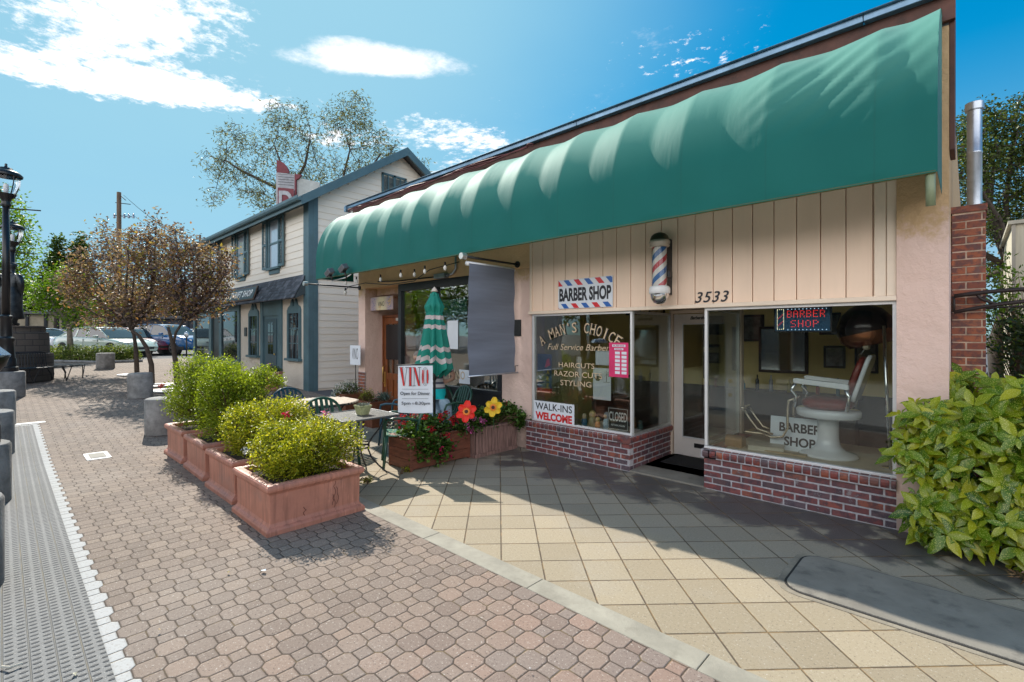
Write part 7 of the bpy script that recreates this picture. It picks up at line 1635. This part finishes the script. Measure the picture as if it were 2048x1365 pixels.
# big paper flowers
def paper_flower(loc, label, cp, cc_, npet, r, face):
    t = thing('paper_flower', label, 'garden ornament', loc, 'large fabric flowers on stakes')
    f = Vector(face).normalized(); s = Vector((0, 0, 1)).cross(f).normalized(); u = f.cross(s)
    def petal(a, rr, wd, o, cup):
        d = s * math.cos(a) + u * math.sin(a); n_ = f; e = d.cross(n_); m = MB()
        def fn(u_, v_):
            q = (v_ * 2 - 1); w = wd * (math.sin(math.pi * min(1, u_ * .82 + .10)) ** .7); return d * (rr * (.12 + .88 * u_)) + e * w * q + n_ * (o + cup * (q * q) + cup * .8 * u_ * math.sin(a * 3))
        return m.grid(fn, 12, 8)
    for k in range(npet):
        a = 2 * math.pi * k / npet + .4; petal(a, r * (1 + .12 * math.sin(k * 2.3)), r * .36, .0 + .002 * k, .02).build('petal', cp, t, world=False, smooth=True, solid=.003)
    c = MB()
    for k in range(16):
        a = 2 * math.pi * k / 16; d = s * math.cos(a) + u * math.sin(a); e = d.cross(f); c.quad(d * r * .42 + f * .03, d * r * .2 + e * r * .08 + f * .034, d * r * .0 + f * .036, d * r * .2 - e * r * .08 + f * .034)
    c.build('centre', cc_, t, world=False, solid=.003); MB().lathe([(0, .012), (.02, .01), (.024, 0)], (0, 0, 0), 14).xf(lambda p: f * (.038 + p.z) + s * p.x + u * p.y).build('button', mat('dark_button', (.06, .02, .01), .7), t, world=False)
    MB().tube([(0, 0, 0), (-f.x * .03, -f.y * .03, -.3)], .004, 5).build('stake', LMg, t, world=False)
LMg = mat('green_stake', (.03, .1, .03), .6)
paper_flower(tuple(spot(933, 824, 6.25)), 'large bright red fabric flower with an orange centre', mat('red_fabric', (.72, .02, .008), .6, var=.08), mat('orange_fabric', (.80, .22, .02), .6), 6, .135, (.75, -.75, .25))
paper_flower(tuple(spot(987, 815, 6.45)), 'large yellow fabric flower with an orange centre', mat('yellow_fabric', (.72, .48, .02), .6, var=.08), mat('orange_fabric2', (.75, .20, .02), .6), 6, .125, (.6, -.8, .1))
bb_ = shrub('small_blue_flowers', 'small blue flowers beside the door in front of the restaurant', (-8.5, -.35, .05), [(-8.5, -.4, .30, .07, .07, .2)], 60, .02, 5, .03, .02, LM['dark'], cat='flowering plant', stems=4)
petals([(-8.5, -.42, .2), (-8.48, -.42, .3), (-8.52, -.44, .42)], .03, .03, FM['blue'], bb_, off=(-8.5, -.35, .05), per=16, cr=.03)

# aucuba bush at the right
ab = thing('aucuba_bush', 'large glossy yellow speckled green bush at the right edge', 'bush', (.25, 0, 0))
ells = [(-.08, -.18, .35, .32, .28, .33), (.05, -.2, .75, .40, .28, .40), (.30, -.05, 1.05, .50, .42, .36), (.55, -.15, .55, .5, .36, .5), (-.20, -.12, .95, .26, .24, .26), (.95, .0, .9, .5, .45, .5), (-.02, .25, 1.15, .3, .3, .22), (.3, -.28, .25, .35, .25, .22)]
ells += [(-.12, -.28, .22, .22, .18, .2), (-.30, -.2, .70, .16, .14, .22), (.5, -.35, .2, .4, .2, .2)]
C, idx = crown_points(ells, 760, .35)
d0 = C - np.array([[e[0], e[1] + .15, e[2] - .1] for e in ells])[idx]; d0 /= np.linalg.norm(d0, axis=1)[:, None]; d0[:, 2] = d0[:, 2] * .4 + .35
vs_ = []; fs_ = []; k0 = 0
for c, d in zip(C, d0):
    if c[1] > -.02 and c[0] < -.14: continue
    d = Vector(d).normalized(); a = d.orthogonal().normalized(); b_ = d.cross(a); n_ = random.randint(4, 7)
    for q in range(n_):
        an = 2 * math.pi * q / n_ + random.uniform(-.3, .3); out = (a * math.cos(an) + b_ * math.sin(an)); dr = (out * random.uniform(.8, 1.1) + d * random.uniform(.15, .6) + Vector((0, 0, -.12))).normalized()
        L_ = random.uniform(.06, .17); w_ = L_ * random.uniform(.40, .50); sd_ = dr.cross(d).normalized(); nn = sd_.cross(dr); p = Vector(c)
        rows_ = [(0, .12), (.22, .72), (.48, 1.0), (.75, .66), (1.0, .03)]
        for f_, ww in rows_:
            ctr = p + dr * L_ * (f_ + .08) - nn * L_ * .22 * f_ * f_; e = sd_ * w_ * .5 * ww
            vs_ += [tuple(ctr + e + nn * w_ * .14 * ww), tuple(ctr), tuple(ctr - e + nn * w_ * .14 * ww)]
        for r_ in range(4):
            i = k0 + r_ * 3; fs_ += [(i, i + 1, i + 4, i + 3), (i + 1, i + 2, i + 5, i + 4)]
        k0 += 15
o = fastmesh('foliage', np.array(vs_), np.array(fs_), LM['aucuba'], ab, off=(.25, 0, 0)); o.data.shade_smooth()
b = MB()
for k in range(60):
    c = Vector(C[k]); a = Vector((random.uniform(-.05, .7), random.uniform(.0, .25), 0)); b.tube([a, a.lerp(c, .5), c], [.012, .008, .004], 5)
b.build('stems', BK['twig'], ab)
o = petals([tuple((.32 + random.uniform(-.1, .1), -.50 + random.uniform(-.05, .05), .012)) for _ in range(26)], .05, .012, leafmat('dry_leaf', [(0, (.12, .06, .03)), (1, (.3, .2, .1))], .1), None, 'leaf_litter', per=5, cr=.02); tag(o, 'dry brown leaf litter on the ground at the foot of the speckled bush', kind='stuff')
# green hedge and oak behind
shrub('hedge', 'dense green hedge behind the chimney at the right edge', (1.6, 2.6, 0), [(.55, 2.0, .9, .45, .5, .9), (1.3, 2.2, 1.1, .8, .6, 1.0), (2.2, 2.4, 1.1, .9, .7, 1.1), (.6, 2.4, 1.7, .45, .5, .35)], 1500, .06, 7, .06, .035, LM['dark'], cat='hedge', stems=8, bk='dark')
shrub('tall_shoots', 'bright light green leafy shoots rising beyond the brick chimney', (.75, 3.6, 0), [(.35, 3.6, 2.0, .25, .4, .8), (.8, 3.8, 1.7, .5, .4, .5)], 240, .05, 6, .07, .03, LM['lime'], cat='bush', stems=14, up=.3)
p = spot(1985, 400, 14); pb = spot(2010, 640, 14)
make_tree('oak_tree', 'large dense dark green oak filling the right edge behind the shop', 'tree', (pb.x, pb.y, 0), [([(pb.x, pb.y, 0), (pb.x - .1, pb.y, 1.4), (pb.x + .15, pb.y + .1, 2.6), (pb.x + .1, pb.y, 3.6)], .32, .2)],
          [(*spot(1990, 300, 14), 1.2, 1.2, 1.1), (*spot(1930, 330, 13.5), .8, .9, 1.2), (*spot(2060, 310, 14), 1.1, 1.2, 1.1), (*spot(1925, 450, 14), .7, .8, .8), (*spot(2000, 420, 14.5), 1.2, 1.2, .9), (*spot(1960, 250, 14), .6, .7, .6), (*spot(2100, 430, 14), 1.4, 1.3, 1.3), (*spot(2035, 225, 14), .7, .7, .5), (*spot(1925, 560, 15), .6, .7, .5), (*spot(1990, 540, 15), .8, .8, .5)], 1500, 13, .13, .10, .06, LM['oak'], BK['dark'], tr=.16)
# plum trees
def tp(px, py, d, dz=0): v = spot(px, py, d); return (v.x, v.y, v.z)
G = 'purple leaved plum trees in the plaza'
def tree_px(name, label, d, trunk, ells, **k):
    st = [([tp(x, y, d) for x, y in tr], r0, r1) for tr, r0, r1 in trunk]
    e = [(*tp(px, py, d + dd), rx * d / 967, rx * d / 967 * .9, rz * d / 967) for px, py, dd, rx, rz in ells]
    base = st[0][0][0]
    return make_tree(name, label, 'tree', base, st, e, **k)
tree_px('plum_tree', 'plum tree with copper leaves farthest left, straight trunk rising behind the round concrete bollard', 16.4, [([(274, 747), (272, 700), (268, 670), (258, 650)], .075, .035)],
        [(190, 570, 0, 55, 45), (240, 520, 0, 55, 45), (170, 530, -.4, 38, 34), (215, 490, .3, 34, 26), (270, 600, .3, 40, 35), (220, 620, 0, 34, 22), (150, 600, .3, 26, 26), (205, 458, .2, 10, 22), (150, 560, 0, 30, 30), (185, 640, .2, 30, 16), (240, 640, 0, 26, 16)], ncl=500, per=10, cr=.16, L=.125, Wd=.06, lm=LM['plum'], bm_=BK['dark'], tr=.07, group=G, twig=.008)
tree_px('plum_tree', 'middle plum tree with copper leaves and a leaning trunk', 13.9, [([(304, 770), (303, 730), (293, 695), (278, 672), (262, 660)], .075, .035)],
        [(270, 540, -.2, 55, 45), (310, 510, 0, 50, 42), (330, 580, .2, 50, 42), (250, 600, .2, 42, 34), (290, 620, 0, 42, 24), (312, 452, 0, 9, 26), (260, 470, 0, 16, 22), (300, 480, 0, 26, 22)], ncl=500, per=10, cr=.14, L=.11, Wd=.055, lm=LM['plum'], bm_=BK['dark'], tr=.07, group=G, twig=.007)
tree_px('plum_tree', 'nearest plum tree, its copper crown touching the thrift shop front', 13.0, [([(356, 782), (352, 730), (346, 690), (336, 655)], .08, .035), ([(346, 690), (352, 665), (368, 640)], .035, .03)],
        [(370, 540, 0, 60, 45), (410, 570, .2, 50, 42), (345, 500, 0, 44, 34), (385, 510, .3, 44, 30), (430, 540, .3, 34, 28), (360, 600, -.2, 50, 32), (400, 620, 0, 40, 24), (440, 590, .3, 24, 26), (350, 465, 0, 12, 20), (455, 545, .2, 16, 16), (450, 510, .2, 18, 16)], ncl=560, per=10, cr=.14, L=.105, Wd=.05, lm=LM['plum'], bm_=BK['dark'], tr=.07, group=G, twig=.007)
# background trees
def bt(label, d, trunk, ells, lm, ncl=350, per=12, L=.2, cr=.3, name='background_tree', bk='dark', **k):
    return tree_px(name, label, d, trunk, ells, ncl=ncl, per=per, cr=cr, L=L, Wd=L * .5, lm=lm, bm_=BK[bk], tr=.12, twig=.015, **k)
bt('bright lime green young tree with a pale forked trunk beside the hedge', 20.8, [([(141, 704), (140, 680), (139, 660), (134, 640)], .12, .07), ([(139, 660), (146, 650), (152, 640)], .07, .05)], [(110, 600, 0, 42, 34), (150, 590, 0, 40, 40), (180, 625, 0, 30, 26), (95, 585, 0, 28, 22), (130, 560, .3, 34, 26), (150, 640, 0, 28, 16), (80, 610, .2, 22, 16)], LM['lime'], 420, 14, .13, .17, name='lime_tree', bk='grey')
bt('tall yellow green tree behind the street lamps at the left edge', 26, [([(5, 690), (5, 600), (8, 540)], .2, .14)], [(10, 430, 0, 34, 34), (40, 500, 0, 28, 34), (-20, 480, 0, 50, 70), (25, 560, 0, 40, 30), (50, 450, 0, 10, 14), (60, 530, 0, 18, 16), (5, 400, 0, 28, 18)], LM['lime'], 300, 12, .2, .3, name='street_tree')
bt('slim pointed green tree left of the plum trees', 38, [([(113, 690), (113, 600), (114, 520)], .2, .06)], [(112, 530, 0, 16, 26), (115, 500, 0, 8, 22), (100, 555, 0, 16, 18), (116, 485, 0, 4, 12)], LM['green'], 130, 14, .3, .25)
bt('second slim pointed tree just left of the plum crowns', 39, [([(155, 690), (155, 600), (156, 520)], .2, .06)], [(155, 530, 0, 18, 26), (158, 500, 0, 9, 22), (145, 550, 0, 16, 16), (159, 480, 0, 4, 12)], LM['green'], 130, 14, .3, .25)
for k, (px, py, r, h_, l) in enumerate(((60, 590, 44, 30, 'dark green tree over the tan wall at far left'), (175, 600, 40, 36, 'dark green tree over the tan wall behind the lime tree'), (240, 600, 44, 40, 'dark green tree behind the left plum crown'), (320, 610, 46, 34, 'dark green tree behind the middle plum tree'), (375, 640, 26, 22, 'small dark green tree beside the far end of the thrift shop'), (-40, 560, 60, 60, 'dark green tree at the far left margin'))):
    bt(l, 48 + k, [([(px, 690), (px, 650), (px, py + 10)], .3, .15)], [(px, py, 0, r, h_), (px - r * .5, py + 12, 0, r * .7, h_ * .7), (px + r * .5, py + 10, 0, r * .7, h_ * .7)], LM['dark'] if k % 2 else LM['green'], 170, 13, .5, .6, group='dark trees behind the car park')
# eucalyptus
E_ = [(440, 330, 0, 40, 38), (470, 280, 1, 40, 34), (430, 390, 0, 30, 22), (500, 360, 0, 46, 44), (540, 300, 1, 46, 44), (560, 235, 0, 40, 30), (545, 400, 0, 50, 36), (600, 280, 0, 40, 44), (640, 340, 1, 50, 50), (680, 250, 0, 48, 44), (710, 220, 0, 44, 30), (740, 290, 1, 50, 50), (720, 360, 0, 50, 44), (780, 310, 0, 30, 34), (840, 330, 1, 24, 20), (790, 360, 0, 34, 26), (590, 370, 0, 46, 40), (610, 225, 0, 18, 16)]
tree_px('eucalyptus_tree', 'tall airy eucalyptus tree with thin branches behind the thrift shop', 31, [([(650, 640), (645, 520), (640, 440)], .4, .2), ([(640, 460), (600, 400), (570, 350), (548, 290)], .14, .04), ([(640, 450), (680, 380), (700, 300)], .15, .05), ([(600, 400), (540, 370), (480, 340), (450, 320)], .12, .04), ([(560, 420), (610, 330), (620, 280)], .12, .05), ([(660, 400), (740, 340), (760, 310)], .12, .05), ([(740, 380), (800, 350), (835, 335)], .1, .04)],
        E_, ncl=1500, per=6, cr=.22, L=.28, Wd=.055, lm=LM['euc'], bm_=BK['dark'], tr=.05, twig=.014, droop=.55, up=.1, shell=.36)
# low hedge strip
def strip(label, P, w_, h_, n, lm, L=.09, name='hedge'):
    root = thing(name, label, 'hedge', P[0]); pts = []
    for k in range(n):
        f = random.random() * (len(P) - 1); i = min(int(f), len(P) - 2); q = Vector(P[i]).lerp(Vector(P[i + 1]), f - i); a = random.random() * math.pi; rr = random.random() ** .3
        pts.append((q.x + fdv.x * w_ * rr * math.cos(a), q.y + fdv.y * w_ * rr * math.cos(a), q.z + h_ * rr * math.sin(a) * (.85 + .25 * math.sin(f * 37))))
    pts = np.array(pts); pts += RNG.normal(size=pts.shape) * .03; V, F = leaves(pts, L, L * .42, .3, -.3); fastmesh('foliage', V, F, lm, root, off=P[0]); 
    b = MB()
    for k in range(60): q = Vector(pts[k]); b.tube([(q.x, q.y, P[0][2] - .02), tuple(q)], .012, 4)
    b.build('stems', BK['twig'], root); return root
hp = [spot(60, 670, 20.6), spot(120, 670, 20.2), spot(200, 670, 20.2), spot(270, 670, 20.8)]
strip('low clipped green hedge with yellowing leaves in front of the parked sedan', [(v.x, v.y, .60) for v in hp], .5, .62, 6500, leafmat('hedge_leaf', [(0, (.05, .08, .015)), (.5, (.15, .22, .04)), (1, (.45, .45, .2))], .45), .11)
b = MB(); cbp = [spot(40, 670, 19.5), spot(120, 670, 19.2), spot(200, 670, 19.2), spot(285, 670, 20.2)]
b.tube([(v.x, v.y, gz(v.x) + .04) for v in cbp], .07, 6); tag(b.build('hedge_kerb', M['concrete']), 'low kerb along the foot of the hedge', kind='structure')
# litter on the pavement
def litter(name, x, y, c, label, s_=.035):
    b = MB(); n_ = 7; P = [(x + s_ * math.cos(2 * math.pi * k / n_) * random.uniform(.5, 1), y + s_ * .6 * math.sin(2 * math.pi * k / n_) * random.uniform(.5, 1)) for k in range(n_)]
    i = 0; b.v = [(x, y, gz(x) + .022)] + [(p, q, gz(x) + .012 + random.uniform(0, .014)) for p, q in P]; b.f = [(0, k + 1, (k + 1) % n_ + 1) for k in range(n_)]
    o = b.build(name, mat(name + '_m' + str(len(bpy.data.materials)), c, .7)); tag(o, label, 'litter'); return o
def gp(px, py): v = px_dir(px, py); t = -1.7 / v.z; return v.x * t, -5.36 + v.y * t
for (px, py), nm_, c, l, s_ in (((527, 1146), 'paper_scrap', (.7, .76, .82), 'crumpled white paper scrap on the brick pavers in front of the planters', .035), ((457, 1149), 'fallen_leaf', (.6, .45, .2), 'small tan dead leaf left of the crumpled white paper scrap', .018), ((151, 1354), 'fallen_leaf', (.6, .55, .4), 'pale dead leaf on the tactile strip near the bottom edge', .02), ((60, 1185), 'fallen_leaf', (.6, .58, .5), 'pale leaf scrap higher up on the tactile strip', .012), ((319, 1266), 'fallen_leaf', (.6, .42, .22), 'small orange leaf on the pavers right of the white edge', .014), ((1060, 1346), 'paper_scrap', (.75, .7, .65), 'tiny white scrap on the red pavers near the bottom middle', .010)):
    x, y = gp(px, py); litter(nm_, x, y, c, l, s_)
x, y = gp(20, 1345); x2, y2 = gp(45, 1335); o = MB().tube([(x - .05, y - .03, .02), (x, y, .025), (x2, y2, .02)], .006, 5).build('dry_twig', mat('pale_twig', (.6, .55, .45), .8)); tag(o, 'pale dry twig lying on the tactile strip at the bottom left corner', 'twig')
for nm_, (px, py), l in (('weed', (735, 967), 'small green weed growing at the corner of the nearest planter'), ('weed', (812, 945), 'small weed at the foot of the red brown flower box')):
    x, y = gp(px, py); shrub(nm_, l, (x, y, 0), [(x, y, .03, .05, .05, .03)], 40, .012, 4, .022, .012, LM['shrub'], cat='weed', stems=3)

# ================= across the plaza (seen in the shop windows) =================
ob = thing('brown_building', 'dark brown shop building across the plaza, seen only in window reflections', 'building', (-4, -17, 0))
MB().box(-15, 8, -24, -16.5, 0, 4.2).build('wall', mat('dark_brown_wall', (.10, .06, .045), .8, var=.2), ob)
MB().box(-15.3, 8.3, -24, -15.6, 4.2, 4.5).build('roof', M['roofing'], ob)
b = MB()
for k in range(5): b.box(-14 + k * 4.2, -11 + k * 4.2, -16.51, -16.45, .5, 2.6)
b.build('window', M['darkglass'], ob)
b = MB()
for k in range(6): b.box(-15 + k * 4.3, -14.75 + k * 4.3, -15.9, -15.65, 0, 4.2)
b.build('post', mat('brown_post', (.13, .05, .03), .7), ob)
bi = thing('trash_bin', 'dark wheeled bin across the plaza, seen reflected in the right window', 'bin', (-5.2, -12.8, 0))
MB().prism([(-.28, 0), (.28, 0), (.34, 1.0), (-.34, 1.0)], 'y', -.3, .3).build('body', mat('bin_brown', (.06, .035, .03), .5), bi, world=False, bevel=.02); MB().box(-.37, .37, -.34, .36, 1.0, 1.06).build('lid', M['black'], bi, world=False, bevel=.02); MB().tube([(-.34, .25, .1), (.34, .25, .1)], .1, 12).build('wheel', M['black'], bi, world=False)
make_car('white_car', 'white car parked across the plaza, seen reflected in the left window', 'car', (-20.5, -15.5, .35), R(20), 4.6, 1.8, 1.5, (.7, .72, .74), grp='cars across the plaza')
for k, (x, y, l) in enumerate(((-17, -15, 'green tree across the plaza left of the brown building'), (-24, -18, 'green tree across the plaza behind the white car'), (-31, -15, 'farther green tree across the plaza'), (-11, -27, 'tall tree behind the brown building across the plaza'), (3, -28, 'broad tree behind the right part of the brown building'), (-38, -20, 'distant tree across the plaza to the far left'))):
    z = 4.3 if k != 3 and k != 4 else 6; q_ = 1.9 if k != 0 else 1.4
    make_tree('plaza_tree', l, 'tree', (x, y, 0), [([(x, y, 0), (x + .1, y, 1.2), (x, y, 2.2)], .18, .12)], [(x, y, z, 1.8 * q_, 1.8 * q_, 1.3 * q_), (x - 1.1 * q_, y + .4, z - .5, 1.3 * q_, 1.3 * q_, q_), (x + 1.2 * q_, y - .2, z - .3, 1.3 * q_, 1.3 * q_, q_)], 420, 12, .3, .30, .16, LM['green'] if k % 2 else LM['lime'], BK['dark'], tr=.12, group='trees across the plaza', twigs=False)
strip('low hedge across the plaza, seen in reflections', [(-16, -13.2, .25), (-11, -13.2, .1), (-7, -13.2, 0)], .5, .55, 2500, LM['green'], .12)
